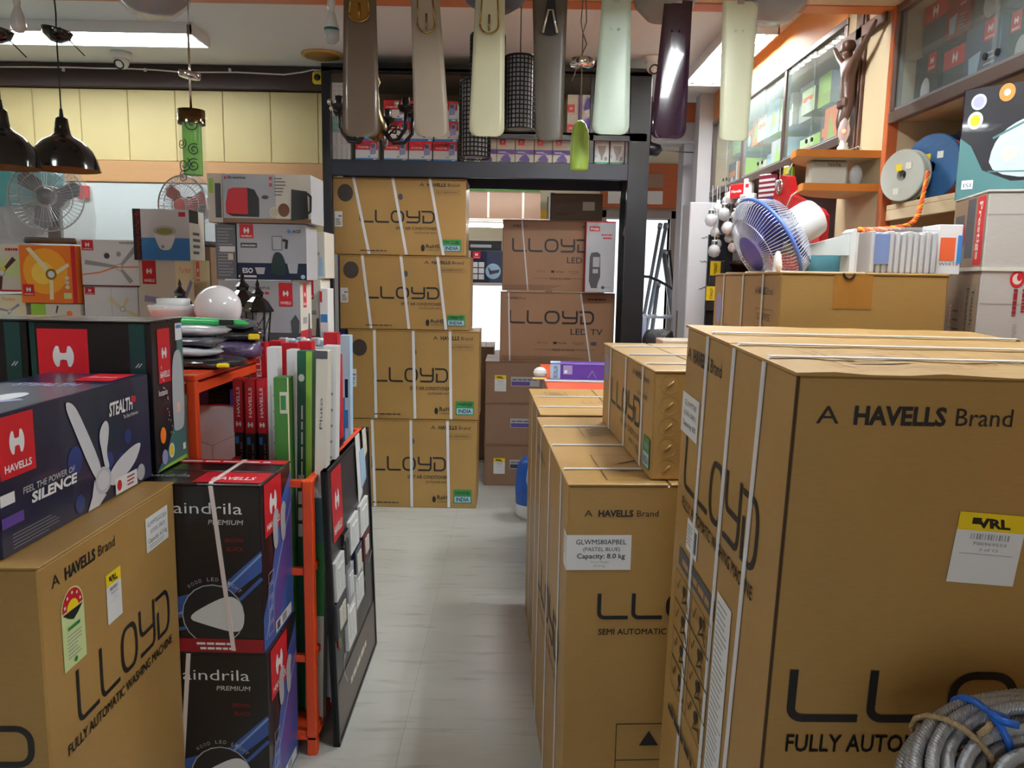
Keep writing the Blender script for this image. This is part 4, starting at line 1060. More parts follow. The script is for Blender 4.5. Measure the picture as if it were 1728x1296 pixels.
a = Art(o, dims, 'T', 'top_print', .001); a.rect(w * .55, d - .16, w - .02, d - .02, RED); a.text('HAVELLS', w * .6, d - .1, .07, .02, WHITE, .02); a.poly([(.03, .05), (.2, .2), (.22, .18), (.08, .03)], LILAC); a.text('STEALTH', .06, d * .6, .15, .05, LILAC, .02); a.disc(.16, .22, .03, .06, FW); a.done()

# --- black water heater boxes behind
BKC = mat('black printed card', S(20, 19, 24), .3, coat=.35)
zc = .982; dims = (.335, .2, .43); w, d, h = dims
def heater(label, x, y, rz=0):
    o = carton('water_heater_box', label, 'box', (x, y, zc), dims, rz, BKC, 'black water heater boxes', bev=.002, body='box_body')
    a = Art(o, dims, 'F')
    a.havells(.02, .235, .14, .17); a.rect(.275, 0, .318, h - .008, mat('dark green gloss', S(26, 58, 58), .3)); a.rect(.0, 0, .015, h - .008, MATS['dark green gloss'])
    for v in (.1, .2, .3): a.stroke([(.29, v), (.3, v + .012)], .003, SILVERP); a.stroke([(.298, v), (.308, v + .012)], .003, SILVERP)
    a.done()
    a = Art(o, dims, 'R')
    a.poly([(.2, h - .03), (.2, .0), (.0, .0), (.07, .05), (.12, .12), (.15, .2), (.16, h - .03)], TEALP); a.poly([(0, 0), (.2, 0), (.2, .012), (.06, .008)], LGREEN)
    a.havells(.035, .25, .078, .155); a.text('Instanio', .03, .215, .055, .018, WHITE, .01)
    B = [(.115, .105), (.13, .095), (.175, .095), (.19, .11), (.195, .2), (.19, .3), (.175, .34), (.13, .33), (.115, .25)]
    a.soft(B, mat('pale heater print', S(206, 214, 222), .4)); a.rect(.14, .15, .165, .18, MATS.get('pink print') or mat('pink print', S(232, 190, 180), .5))
    a.disc(.045, .1, .018, .024, ORANGEP); a.disc(.05, .035, .018, .022, LILAC); a.disc(.095, .045, .018, .022, WHITE); a.disc(.095, .045, .013, .016, YEL); a.rect(.172, .03, .19, .05, WHITE)
    for k in range(18): a.disc(.05 + .003 * k + random.uniform(-.012, .012), .3 - .012 * k + random.uniform(-.01, .01), .002, .003, WHITE, 6); a.layer -= 1
    a.done()
    a = Art(o, dims, 'R', 'price_sticker', .0014); a.rect(.15, h - .065, .195, h - .015, WHITE); a.rect(.155, h - .03, .19, h - .02, BLUE); a.done()
    return o
c = atz(257, 803, zc)
heater('black water heater box with red logo and its heater side showing, behind the fan box', c.x - w, c.y + .03)
heater('black water heater box at the left edge, beside the one showing its heater side', c.x - 2 * w - .012, c.y + .034)
# --- carton that carries them (hidden behind the front ones)
carton('washing_machine_carton', 'plain tan carton under the black water heater boxes', 'carton', (c.x - .62 - .06, c.y + .02, 0), (.62, .215, .98), 0, CARD)

# --- boxes of bathroom heaters / batten lamps, stacked pair
AB = mat('black blue gloss card', S(16, 16, 24), .32, noise=.3, nscale=3, coat=.3)
SWOOSH = mat('blue swoosh print', S(60, 92, 168), .35); SW2 = mat('pale swoosh print', S(130, 164, 214), .35)
pr_ = atz(438, 818, .976); pf = atz(489, 778, .976)
ang = math.atan2(pf.x - pr_.x, pf.y - pr_.y); dd = (pf - pr_).length
ww = .36; ex = Vector((math.cos(-ang), math.sin(-ang), 0))
dims = (ww, dd, .488); w, d, h = dims
for k in (0, 1):
    o = carton('ceiling_fan_box', ['lower glossy black and blue fan box of the stacked pair beside the orange rack', 'upper glossy black and blue fan box of the stacked pair, tied with a white band'][k], 'box',
               Vector((pr_.x, pr_.y, k * .488)) - ex * w + Vector((.006 * (1 - k), 0, 0)), dims, -ang, AB, 'black and blue fan boxes', bev=.002, body='box_body')
    a = Art(o, dims, 'F')
    a.poly([(.0, .06), (.0, .12), (.12, .16), (.25, .2), (w, .3), (w, .24), (.24, .14), (.1, .09)], SWOOSH); a.stroke([(0, .075), (.12, .11), (.24, .17), (w, .29)], .006, SW2); a.stroke([(.0, .045), (.14, .07), (.3, .16), (w, .22)], .01, SWOOSH)
    a.text('aindrila', .12, h - .085, .19, .034, WHITE, -.004); a.text('PREMIUM', .215, h - .115, .095, .014, WHITE, .02, .15)
    a.text('BROWN', .26, h - .165, .05, .012, REDD); a.text('BLACK', .265, h - .19, .045, .012, REDD)
    a.disc(.22, .11, .088, .09, SILVERP); a.disc(.22, .11, .085, .087, BLACK); a.soft([(.14, .1), (.22, .15), (.27, .17), (.3, .15), (.31, .09), (.29, .055), (.2, .08)], mat('pale lamp print', S(214, 216, 220), .4))
    for q, ch in enumerate('WOOD LED LIGHT'):
        t = math.radians(128 - q * 6.5); a.turn(.22 + .1 * math.cos(t), .11 + .1 * math.sin(t), t - PI / 2)
        if ch != ' ': a.text(ch, .22 + .1 * math.cos(t) - .004, .11 + .1 * math.sin(t), .008, .011, SILVERP); a.layer -= 1
    a.straight(); a.rect(0, 0, w, .04, REDD); a.bars(.17, .022, .11, .009, WHITE); a.bars(.18, .008, .1, .009, WHITE); a.done()
    a = Art(o, dims, 'R')
    a.poly([(.0, .0), (.0, .1), (.08, .2), (.16, .38), (d, .46), (d, 0)], SWOOSH); a.poly([(.06, 0), (.16, .25), (d, .42), (d, .2), (.16, .08)], mat('violet print', S(88, 72, 150), .35)); a.stroke([(.02, .03), (.1, .16), (.2, .28), (d, .36)], .008, SW2)
    a.havells(.03, h - .165, .15, .155)
    for q in range(5): a.frame(.04 + .002 * q, .03 + q * .038, .085 + .002 * q, .06 + q * .038, .003, SILVERP)
    a.rect(.1, .01, .25, .045, WHITE); a.rect(.11, .015, .14, .04, DGREY); a.rect(.16, .015, .2, .04, GREYP)
    for u in (.1, .17): a.soft([(u, .26), (u + .04, .27), (u + .035, .34), (u + .05, .37), (u + .02, .39), (u - .01, .36)], SILVERP)
    a.done()
    if k:
        a = Art(o, dims, 'T', 'top_print', .0012); a.rect(0, d - .05, w, d, RED); a.bars(.03, d - .035, .28, .02, WHITE, .02); a.rect(.17, .01, w, .12, RED); a.text('HAVELLS', .21, .04, .12, .03, WHITE, .02); a.text('aindrila', .02, .06, .12, .03, SILVERP); a.done()
        strap(o, dims, 'x', .275, .225, .012, mat('band white', S(226, 214, 212), .4))
    else: strap(o, dims, 'x', .095, .14, .012, MATS.get('band white') or mat('band white', S(226, 214, 212), .4))

# --- orange display rack
y0, y1 = 2.31, 3.16; xr = -.612; xl = -.965; zt = .92
rk2 = thing('tube_rack', 'orange steel rack full of tube light boxes', 'rack', (xl, y0, 0))
W2, D2 = xr - xl, y1 - y0
def bar(p, q, nm, t=.016): 
    a = Vector(p); b = Vector(q); lo = [min(a[i], b[i]) - (t if abs(a[i] - b[i]) < 1e-6 else 0) for i in range(3)]; hi = [max(a[i], b[i]) + (t if abs(a[i] - b[i]) < 1e-6 else 0) for i in range(3)]
    return MB().box(lo, hi, .003).build(nm, ORANGE, rk2)
for x in (.016, W2 - .016):
    for yy in (.016, D2 - .016):
        bar((x, yy, 0), (x, yy, zt - .004), 'post')
for z in (.07, .33, .62, zt - .016):
    bar((.032, .016, z), (W2 - .032, .016, z), 'front_rail', .012)
    bar((.032, D2 - .016, z), (W2 - .032, D2 - .016, z), 'rear_rail', .012)
    bar((W2 - .016, .032, z), (W2 - .016, D2 - .032, z), 'side_rail', .012)
    bar((.016, .032, z), (.016, D2 - .032, z), 'side_rail', .012)
MB().box((.0, .0, .055), (W2, D2, .062)).build('floor_tray', ORANGE, rk2)
# tubes standing in the rack
def tube_box(label, u, vt, y, wpx, kind, lean=0.0, dep=.055):
    p = at(u, vt, y); hh = p.z - .0625; w = wpx / 1300 * y
    dims = (w, dep, hh)
    m = {'red': mat('red black card', S(28, 26, 32), .4), 'white': WHITE, 'green': mat('green card', S(70, 130, 56), .42), 'dgreen': mat('dark green card', S(24, 84, 60), .42), 'blue': LBLUE, 'mix': OFFW}[kind]
    o = carton('tube_light_box', label, 'box', (p.x - w / 2, y, .0625), dims, (0, lean, 0), m, 'tube light boxes in the orange rack', flaps=False, body='box_body', bev=.002)
    a = Art(o, dims, 'F')
    if kind == 'red':
        rf = .835 if hh < 1.16 else .74; rl = hh * (1 - rf)
        a.rect(0, hh * rf, w, hh, RED); a.emblem(w * .5, hh * rf + rl * .16, w * .3); a.text('HAVELLS', w * .68, hh * rf + rl * .3, rl * .56, w * .34, WHITE, .02, 0, 1); a.rect(w * .12, hh * (rf - .035), w * .5, hh * (rf - .012), BLUE); a.text('20 W LED', w * .82, hh * (rf - .11), hh * .08, w * .2, SILVERP, 0, 0, 1); a.bars(w * .5, hh * (rf - .3), hh * .16, w * .2, SILVERP, 0, 0, 1)
    elif kind == 'white':
        a.rect(w * .3, hh * .1, w * .34, hh * .9, GREYP); a.lines(w * .55, hh * .3, w * .8, hh * .9, 14, GREYP, .15)
    elif kind == 'green':
        a.rect(w * .4, hh * .9, w * .9, hh * .96, OFFW); a.rect(w * .45, hh * .91, w * .8, hh * .95, GREEN); a.rect(w * .9, 0, w, hh, CREAMP)
    elif kind == 'dgreen':
        a.rect(w * .6, 0, w, hh, LGREEN); a.disc(w * .3, hh * .93, w * .2, w * .25, OFFW)
        for q in range(4): a.rect(w * .1, hh * (.5 + q * .045), w * .5, hh * (.535 + q * .045), OFFW)
        a.bars(w * .4, hh * .66, hh * .2, w * .14, OFFW, 0, 0, 1); a.bars(w * .85, hh * .4, hh * .2, w * .2, OFFW, 0, 0, 1)
    elif kind == 'mix':
        a.rect(0, 0, w, hh * .62, GREEN); a.rect(0, hh * .5, w, hh * .62, TEALP); a.rect(0, 0, w, hh * .3, OFFW); a.text('Pluto', w * .62, hh * .8, hh * .08, w * .25, DGREY, 0, 0, 1); a.rect(0, hh * .98, w, hh, DGREY)
    elif kind == 'blue':
        a.rect(0, 0, w, hh, mat('blue white print', S(196, 214, 236), .4)); a.rect(w * .05, hh * .3, w * .5, hh * .8, BLUE)
        for q in range(6): a.rect(w * .5, hh * (.3 + q * .1), w * .8, hh * (.36 + q * .1), NAVY if q % 2 else BLUE)
    a.done()
    if kind == 'red':
        b = Art(o, dims, 'T', 'end_print', .0006); b.rect(0, 0, w, dep, RED); b.done(); b = Art(o, dims, 'L', 'side_print'); b.rect(0, hh * rf, dep, hh, RED); b.done(); b = Art(o, dims, 'R', 'side_print'); b.rect(0, hh * rf, dep, hh, RED); b.done()
    return o
T = tube_box
for k, (u, vt, y, wpx, kind, lab) in enumerate((
        (399, 640, 2.62, 16, 'red', 'short red and black tube box, leftmost in the orange rack'),
        (416, 641, 2.60, 16, 'red', 'short red and black tube box, second from the left in the orange rack'),
        (432, 644, 2.64, 13, 'red', 'short red and black tube box, third from the left in the orange rack'),
        (445, 642, 2.61, 15, 'red', 'short red and black tube box, fourth from the left in the orange rack'),
        (456, 586, 2.50, 18, 'white', 'slim white tube box left of the green ones'),
        (474, 637, 2.42, 26, 'green', 'short plain green tube box in the orange rack'),
        (483, 590, 2.60, 16, 'white', 'white tube box with a wider head behind the short green one'),
        (500, 592, 2.47, 26, 'dgreen', 'dark and light green tube box with white pictograms'),
        (523, 591, 2.40, 20, 'mix', 'off-white and green tube box with a grey cap'),
        (540, 583, 2.52, 24, 'white', 'broad white tube box at the right of the green ones'),
        (441, 579, 2.95, 24, 'red', 'tall red tube box at the back left of the orange rack'),
        (466, 576, 3.0, 20, 'red', 'tall red tube box second from left at the back of the orange rack'),
        (492, 580, 2.98, 26, 'red', 'tall red tube box third from left at the back of the orange rack'),
        (520, 577, 3.02, 22, 'red', 'tall red tube box behind the broad white one'),
        (557, 562, 2.90, 22, 'red', 'tallest red and black tube box near the right side of the orange rack'),
        (569, 600, 2.78, 10, 'red', 'slim black tube box beside the tallest red one'),
        (579, 566, 3.05, 18, 'blue', 'blue and white tube box at the right end of the orange rack'))):
    T(lab, u, vt, y, wpx, kind, random.uniform(-.012, .012) + (.02 if k in (6, 7, 8, 9) else 0))
# low boxes in the rack side
cb = thing('accessory_box', 'dark red accessory box in the bottom of the orange rack', 'box', (-.72, 2.7, .0625))
MB().box((0, 0, 0), (.05, .3, .3), .002).build('box_body', MAROON, cb)
a = Art(cb, (.05, .3, .3), 'R'); a.text('HAVELLS', .05, .05, .2, .03, WHITE, .02, 0, 1); a.done()
# --- second orange rack on the left, behind the heater boxes
lx0, lx1, ly0, ly1, lz = -1.75, -.985, 2.37, 3.32, 1.23
rk3 = thing('orange_rack', 'taller orange rack behind the heater boxes, heaped with packets', 'rack', (lx0, ly0, 0))
W3, D3 = lx1 - lx0, ly1 - ly0
for x in (0, W3 - .03):
    for yy in (0, D3 - .03): MB().box((x, yy, 0), (x + .03, yy + .03, lz - .02), .003).build('post', ORANGE, rk3)
MB().box((0, 0, lz - .02), (W3, D3, lz), .003).build('upper_shelf', ORANGE, rk3)
MB().box((.0, .0, .69), (W3, D3, .7), .002).build('lower_shelf', ORANGE, rk3)
for z in (.69, lz - .03):
    MB().box((W3 - .025, .03, z - .03), (W3 - .002, D3 - .03, z), .002).build('side_rail', ORANGE, rk3)
    MB().box((.03, .002, z - .03), (W3 - .03, .025, z), .002).build('front_rail', ORANGE, rk3)
SK = mat('shiny black sachet', S(24, 22, 26), .18, coat=.6, bump=.5, bscale=40)
wb = carton('lamp_carton', 'white carton with a red top on the lower shelf of the left orange rack', 'carton', (-1.27, 2.98, .7005), (.26, .26, .33), 0, mat('white carton board', S(222, 218, 226), .45), flaps=False, body='box_body')
MB().box((-.001, -.001, .3305), (.261, .261, .334), .001).build('red_lid', RED, wb)
a = Art(wb, (.26, .26, .33), 'F'); a.stroke([(.0, .2), (.09, .17), (.26, .25)], .002, GREYP); a.rect(.09, 0, .092, .17, GREYP); a.done()
for k, (lab, x, yy, z) in enumerate((('lower black box with a purple end on the white and red carton', -1.26, 2.99, 1.0352), ('upper black box with a purple end on the white and red carton', -1.25, 3.0, 1.1), ('black box with a purple end at the right of the white and red carton', -1.1, 2.97, 1.0352))):
    dm = (.15 if k < 2 else .08, .22, .064)
    o = carton('strip_light_box', lab, 'box', (x, yy, z), dm, 0, SK, 'black boxes with purple ends', flaps=False, body='box_body', bev=.003)
    a = Art(o, dm, 'F'); a.rect(0, 0, dm[0] * (.45 if k < 2 else 1), dm[2], PURP); a.done()

# ================================================================== LEFT BACK: packets, lamps, appliance boxes
def blob(name, parent, c, sc, m, seed=0, n=18, k=10, amp=.12):
    """soft packet: flattened, crumpled ball"""
    rd = random.Random(seed); ph = [rd.uniform(0, 6) for _ in range(6)]
    mb = MB(); mb.ball((0, 0, 0), 1, n, k)
    vs = []
    for v in mb.v:
        e = 1.0 + amp * (math.sin(5 * v.x + ph[0]) * math.sin(4 * v.y + ph[1]) + .6 * math.sin(9 * v.z + 7 * v.x + ph[2]))
        q = lambda t, p: math.copysign(abs(t) ** p, t)
        vs.append(Vector((q(v.x, .55) * sc[0] * e, q(v.y, .55) * sc[1] * e, q(v.z, .75) * sc[2] * e)) + Vector(c))
    mb.v = vs
    return mb.build(name, m, parent, True)
PK_W = mat('milky plastic packet', S(200, 200, 208), .25, coat=.3, bump=.4, bscale=20)
PK_G = mat('grey clear packet', S(96, 98, 108), .2, coat=.4, bump=.5, bscale=24)
PK_B = mat('black and clear packet', S(44, 40, 44), .2, coat=.5, bump=.6, bscale=30)
PK_P = mat('violet clear packet', S(96, 84, 120), .2, coat=.5, bump=.6, bscale=30)
def packet(label, u, v, y, sc, m, seed, z=None, rot=0, tab=None):
    p = at(u, v, y); zz = p.z if z is None else z
    o = thing('goods_packet', label, 'packet', (p.x, y, zz), rot, 'packets heaped on the left orange rack')
    blob('bag', o, (0, 0, sc[2]), sc, m, seed)
    if tab: MB().box((sc[0] * .5, -sc[1] * 1.1, sc[2] * .4), (sc[0] * .5 + .04, -sc[1] * .9, sc[2] * 1.3), .004).build('tag', tab, o)
    return o
Z1 = lz + .0005
packet('wide clear and yellow-edged packet at the bottom of the heap', 345, 615, 2.6, (.13, .09, .017), PK_B, 1, Z1, .1, YEL)
packet('milky white packet low in the heap beside the heater box', 312, 605, 2.62, (.12, .08, .018), PK_W, 2, Z1 + .033)
packet('black packet with violet shine at the right of the heap', 392, 612, 2.86, (.1, .09, .034), PK_P, 3, Z1)
packet('grey clear packet in the middle of the heap', 322, 588, 2.64, (.11, .09, .018), PK_G, 4, Z1 + .068)
packet('black packet with a yellow tag on the right of the heap', 402, 588, 2.88, (.095, .08, .024), PK_B, 5, Z1 + .066, .2, YEL)
packet('milky white packet near the top of the heap', 318, 570, 2.64, (.13, .07, .018), PK_W, 6, Z1 + .103)
packet('clear packet at the right top of the heap', 390, 570, 2.86, (.09, .07, .018), PK_G, 7, Z1 + .112)
g = thing('paste_tube', 'green and white rolled packet with black lettering on top of the heap', 'packet', (at(312, 556, 2.64).x, 2.64, Z1 + .136), math.radians(3))
MB().tube([(-.06, 0, .014), (.0, 0, .015), (.1, 0, .013), (.2, .0, .01), (.215, 0, .007)], [.014, .015, .013, .01, .006], 12).build('green_wrap', mat('bright green wrap', S(60, 180, 100), .3), g, True)
MB().box((.12, -.017, .004), (.17, -.011, .022), .002).build('black_band', BLACK, g)
# globe and bowl lamp shades
OPAL = mat('opal glass', S(228, 224, 228), .1, coat=.5)
gp = at(368, 520, 3.02); r = 38 / 1300 * 3.04
gl = thing('globe_shade', 'white opal globe lamp shade on the packet heap', 'lamp shade', (gp.x, 3.02, gp.z - r))
MB().ball((0, 0, r), r, 32, 20).build('globe', OPAL, gl, True)
MB().lathe([(.03, -.014), (.032, .006), (.036, .012)], 20).build('neck_ring', PWHITE, gl, True)
gs = thing('small_carton', 'small black carton propping the globe shade among the packets', 'carton', (gp.x - .06, 2.96, Z1))
MB().box((0, 0, 0), (.12, .1, gl.location.z - .0145 - gs.location.z), .003).build('box_body', PK_P, gs)
bp = at(290, 535, 3.0)
bw = thing('bowl_shade', 'wide white bowl lamp shade left of the globe', 'lamp shade', (bp.x, 3.02, at(290, 547, 3.02).z))
MB().lathe([(.001, 0), (.05, .002), (.075, .02), (.092, .055), (.096, .075), (.092, .075), (.07, .022), (.001, .01)], 28).build('bowl', OPAL, bw, True)
MB().lathe([(.06, .075), (.062, .1), (.001, .1)], 24).build('lid', PWHITE, bw, True)
bs = tag(MB().box((bp.x - .06, 2.96, lz + .0005), (bp.x + .06, 3.08, bw.location.z - .0005), .003).build('white_carton', WHITE), 'small white carton under the bowl lamp shade', 'carton')
# black lanterns
BZ = 1.02
def lantern(label, u, vb, vt, y, s=1.0, group='black garden lanterns'):
    p = at(u, vb, y); t = at(u, vt, y); H = t.z - p.z
    H = t.z - Z1; p.z = Z1
    o = thing('garden_lantern', label, 'lantern', (p.x, y, p.z), math.radians(20), group)
    R = H * .17; hb = H * .55
    N = 6
    def hexa(r, z): return [(r * math.cos(2 * PI * k / N), r * math.sin(2 * PI * k / N), z) for k in range(N)]
    mb = MB(); 
    for (r0, z0, r1, z1) in ((R * .5, 0, R * .75, H * .04), (R * .75, H * .04, R * .75, H * .07)):
        mb.add(hexa(r0, z0) + hexa(r1, z1), [tuple(range(N))[::-1], tuple(range(N, 2 * N))] + [(k, (k + 1) % N, N + (k + 1) % N, N + k) for k in range(N)])
    mb.build('base', BLKG, o)
    for k in range(N):
        c, s_ = math.cos(2 * PI * k / N), math.sin(2 * PI * k / N)
        MB().tube([(R * .7 * c, R * .7 * s_, H * .07), (R * .95 * c, R * .95 * s_, hb)], H * .014, 5).build('corner_bar', BLKG, o)
        c2, s2 = math.cos(2 * PI * (k + 1) / N), math.sin(2 * PI * (k + 1) / N)
        pane = MB().add([(R * .68 * c, R * .68 * s_, H * .075), (R * .68 * c2, R * .68 * s2, H * .075), (R * .93 * c2, R * .93 * s2, hb), (R * .93 * c, R * .93 * s_, hb)], [(0, 1, 2, 3)]).build('pane', mat('smoky lantern glass', S(150, 156, 164), .1, alpha=.45), o)
        mx, my = (c + c2) / 2, (s_ + s2) / 2
        MB().tube([(R * .72 * mx, R * .72 * my, H * .1), (R * .86 * c, R * .86 * s_, H * .26), (R * .86 * mx, R * .86 * my, H * .38), (R * .9 * c2, R * .9 * s2, H * .5)], H * .006, 4).build('scroll', BLKG, pane)
    mb = MB(); prof = [(R * 1.2, hb), (R * 1.22, hb + H * .02), (R * .8, hb + H * .14), (R * .4, hb + H * .2), (R * .42, hb + H * .24), (R * .5, hb + H * .25), (R * .25, hb + H * .3), (R * .12, hb + H * .34), (R * .16, hb + H * .37), (R * .06, hb + H * .42), (.0005, H)]
    mb.lathe(prof, 6).build('roof', BLKG, o)
    return o
lantern('black glass garden lantern directly right of the globe shade', 412, 580, 456, 3.2)
lantern('black glass garden lantern, second right of the globe shade', 437, 578, 470, 3.12)
lantern('black lantern top peeking out above the bowl shade', 307, 575, 470, 3.22)

# --- rear counter carrying the appliance boxes
CY, CZ = 3.75, 1.0
cn = thing('display_counter', 'long display counter along the left carrying the appliance boxes', 'counter', (-3.4, CY - .05, 0))
MB().box((0, .03, 0), (2.3, .6, CZ - .03), .004).build('counter_body', mat('grey counter side', S(160, 160, 166), .5), cn)
MB().box((-.01, 0, CZ - .03), (2.31, .62, CZ), .004).build('counter_top', mat('pale counter top', S(206, 204, 206), .4), cn)

def app_box(name, label, u0, u1, vt, vb, y, d, m, front=None, side=None, rot=0, z=None, group='appliance boxes on the left counter', body='box_body', top=None):
    p0, p1 = at(u0, vb, y), at(u1, vb, y); z = p0.z if z is None else z
    dims = ((p1.x - p0.x) / math.cos(rot), d, at(u0, vt, y).z - z)
    o = carton(name, label, 'box', (p0.x, y, z), dims, rot, m, group, flaps=False, body=body, bev=.002)
    if front: a = Art(o, dims, 'F'); front(a, dims[0], dims[2]); a.done()
    if side: a = Art(o, dims, 'R'); side(a, d, dims[2]); a.done()
    return o
def fan_art(base, blade, logo=(.04, .72, .22, .26), bg=None, seed=0, extra=None, blades=((-.42, .22), (.4, .3), (.08, -.42)), hub=(.6, .45)):
    def f(a, w, h):
        a.rect(0, 0, w, h, base)
        if bg: a.rect(bg[0] * w, bg[1] * h, bg[2] * w, bg[3] * h, bg[4])
        hx, hy = w * hub[0], h * hub[1]
        for dx, dy in blades:
            ex, ey = hx + dx * w, hy + dy * h; l = math.hypot(dx * w, dy * h); nx, ny = -dy * h / l * h * .05, dx * w / l * h * .05
            a.poly([(hx + nx * .6, hy + ny * .6), (hx - nx * .6, hy - ny * .6), (ex - nx, ey - ny), (ex + nx, ey + ny)], blade)
        a.disc(hx, hy, h * .08, h * .08, SILVERP); a.disc(hx, hy, h * .05, h * .05, WHITE)
        if logo: a.havells(logo[0] * w, logo[1] * h, logo[2] * w, logo[3] * h)
        if extra: extra(a, w, h)
    return f
FY = 3.8
Zb1, Zt1 = CZ, 1.0
zr = lambda v: at(120, v, FY).z
# lower rows: plain goods between the counter and the visible row, then the visible boxes
ZR0 = zr(545)
for k in range(5):
    x0 = at(-20 + k * 62, 600, FY).x
    carton('fan_carton', ['first', 'second', 'third', 'fourth', 'fifth'][k] + ' plain fan carton from the left in the bottom layer on the counter', 'carton', (x0, FY, CZ + .0005), (at(40 + k * 62, 600, FY).x - x0, .24, ZR0 - CZ - .001), 0, OFFW, 'plain cartons in the bottom layer', flaps=False, body='box_body')
yel_extra = lambda a, w, h: (a.text('Yorker', w * .3, h * .78, w * .4, h * .14, ORANGEP))
zA = ZR0; zB = zr(494)
app_box('ceiling_fan_box', 'cream fan box with lilac blades at the left edge, under the red-bladed one', -10, 46, 497, 545, FY, .24, OFFW, fan_art(CREAMP, LILAC, None, None, 1, yel_extra, ((.3, .25), (-.4, .1), (-.1, -.3)), (.5, .4)), z=zA)
app_box('ceiling_fan_box', 'white and green fan box with a maroon blade, under the orange box', 54, 137, 512, 545, FY - .02, .24, OFFW, fan_art(OFFW, MAROON, None, (0, 0, .3, 1, LGREEN), 2, lambda a, w, h: a.disc(w * .78, h * .5, w * .06, w * .06, ORANGEP), ((.05, .45), (.02, -.4)), (.5, .45)), z=zA)
app_box('ceiling_fan_box', 'white fan box with faint yellow blades, under the grey-white fan box', 145, 236, 483, 545, FY, .24, OFFW, fan_art(mat('cool white card', S(218, 220, 226), .45), mat('straw print', S(216, 208, 160), .5), (.02, .78, .18, .2), None, 3, lambda a, w, h: a.rect(w * .5, 0, w * .505, h, GREYP), ((-.25, .3), (.3, -.2), (.1, .3)), (.7, .4)), z=zA)
app_box('ceiling_fan_box', 'white fan box with a purple-red blade at the left edge', -14, 42, 411, 494, FY + .01, .24, OFFW, fan_art(OFFW, MAROON, None, (0, .3, 1, .7, PGREEN), 4, lambda a, w, h: (a.disc(w * .4, h * .48, w * .08, w * .06, YEL), a.rect(0, 0, w, h * .04, RED), a.bars(w * .5, h * .86, w * .4, h * .07, RED)), ((.4, .3), (-.1, -.35), (-.3, .2)), (.35, .4)), z=zB)
def d_orange(a, w, h):
    a.rect(0, 0, w, h, ORANGEP); a.disc(w * .45, h * .55, w * .4, h * .4, mat('amber print', S(246, 168, 50), .45)); a.disc(w * .4, h * .52, w * .2, h * .2, mat('pale amber print', S(252, 208, 90), .45)); a.rect(w * .92, 0, w, h, RED)
    hx, hy = w * .55, h * .5
    for P in ([(.12, .94), (.2, .96), (.53, .58), (.47, .52)], [(.6, .54), (.62, .48), (.88, .64), (.86, .7)], [(.5, .06), (.57, .06), (.58, .42), (.52, .42)]): a.poly([(x * w, y * h) for x, y in P], CREAMP)
    a.disc(hx, hy, w * .1, w * .1, GOLD); a.disc(hx, hy, w * .06, w * .06, WHITE); a.havells(w * .03, h * .12, w * .2, h * .2); a.rect(w * .76, h * .08, w * .9, h * .18, PGREEN)
    for k in range(3): a.disc(w * .83, h * (.28 + k * .08), w * .04, w * .035, OFFW)
app_box('ceiling_fan_box', 'bright orange ceiling fan box with a white three-blade fan', 38, 132, 413, 511, FY - .03, .24, ORANGEP, d_orange, None, 0, zr(511.5))
def d_grey(a, w, h):
    fan_art(mat('cool white card', S(218, 220, 226), .45), GREYP, (.02, .77, .2, .22), None, 5, None, ((-.6, .1), (.3, .42), (.2, -.32)), (.66, .42))(a, w, h)
    a.stroke([(.0, h * .25), (w * .3, h * .3), (w * .6, h * .42), (w, h * .43)], .006, ORANGEP); a.bars(w * .68, h * .92, w * .26, h * .05, GREYP); a.disc(w * .45, h * .66, w * .05, w * .05, DGREY); a.rect(0, 0, w, h * .03, MAROON); a.disc(w * .66, h * .7, w * .04, w * .045, GREYP)
app_box('ceiling_fan_box', 'grey-white fan box with an orange swoosh line, right of the orange box', 140, 236, 404, 482, FY - .01, .24, OFFW, d_grey, None, 0, zr(482.5))
def d_lil(a, w, h):
    fan_art(OFFW, LILAC, (.1, .62, .24, .36), None, 6, None, ((-.5, .05), (.35, .4)), (.62, .35))(a, w, h); a.poly([(w * .68, h), (w * .68, 0), (w, 0), (w, h)], CREAMP); a.text('Yorker', w * .74, h * .8, w * .22, h * .1, ORANGEP); a.poly([(w * .76, h * .3), (w * .8, h * .25), (w * .98, h * .65), (w * .94, h * .7)], LILAC)
app_box('ceiling_fan_box', 'white and cream fan box with lilac blades under the rice cooker box', 235, 330, 437, 545, FY, .2, OFFW, d_lil, lambda a, w, h: (a.rect(0, 0, w, h, mat('kraft cream', S(190, 172, 130), .6)), a.havells(w * .15, h * .68, w * .2, h * .3)), math.radians(0), ZR0)
def d_rice(a, w, h):
    a.rect(0, h * .44, w, h, mat('pale grey print', S(206, 206, 212), .4)); a.rect(0, 0, w, h * .44, BLUE); a.rect(0, 0, w * .14, h, BLACK); a.text('morphy richards', w * .11, h * .04, h * .92, w * .075, RED, .02, 0, 1)
    a.soft([(w * .34, h * .6), (w * .78, h * .56), (w * .68, h * .26), (w * .62, h * .2), (w * .5, h * .2), (w * .44, h * .26)], WHITE); a.disc(w * .56, h * .58, w * .21, h * .1, SILVERP); a.disc(w * .56, h * .57, w * .15, h * .065, mat('olive print', S(150, 150, 70), .5)); a.rect(w * .82, h * .86, w * .94, h * .95, RED); a.disc(w * .52, h * .27, w * .03, w * .03, GREYP)
zz = zr(437) + .001
app_box('rice_cooker_box', 'rice cooker box with a blue lower half and black side strip', 227, 320, 352, 436, FY - .02, .2, OFFW, d_rice, lambda a, w, h: (a.rect(0, h * .75, w * .6, h, BLACK), a.lines(w * .2, h * .1, w * .7, h * .6, 4, DGREY)), math.radians(2), zz)
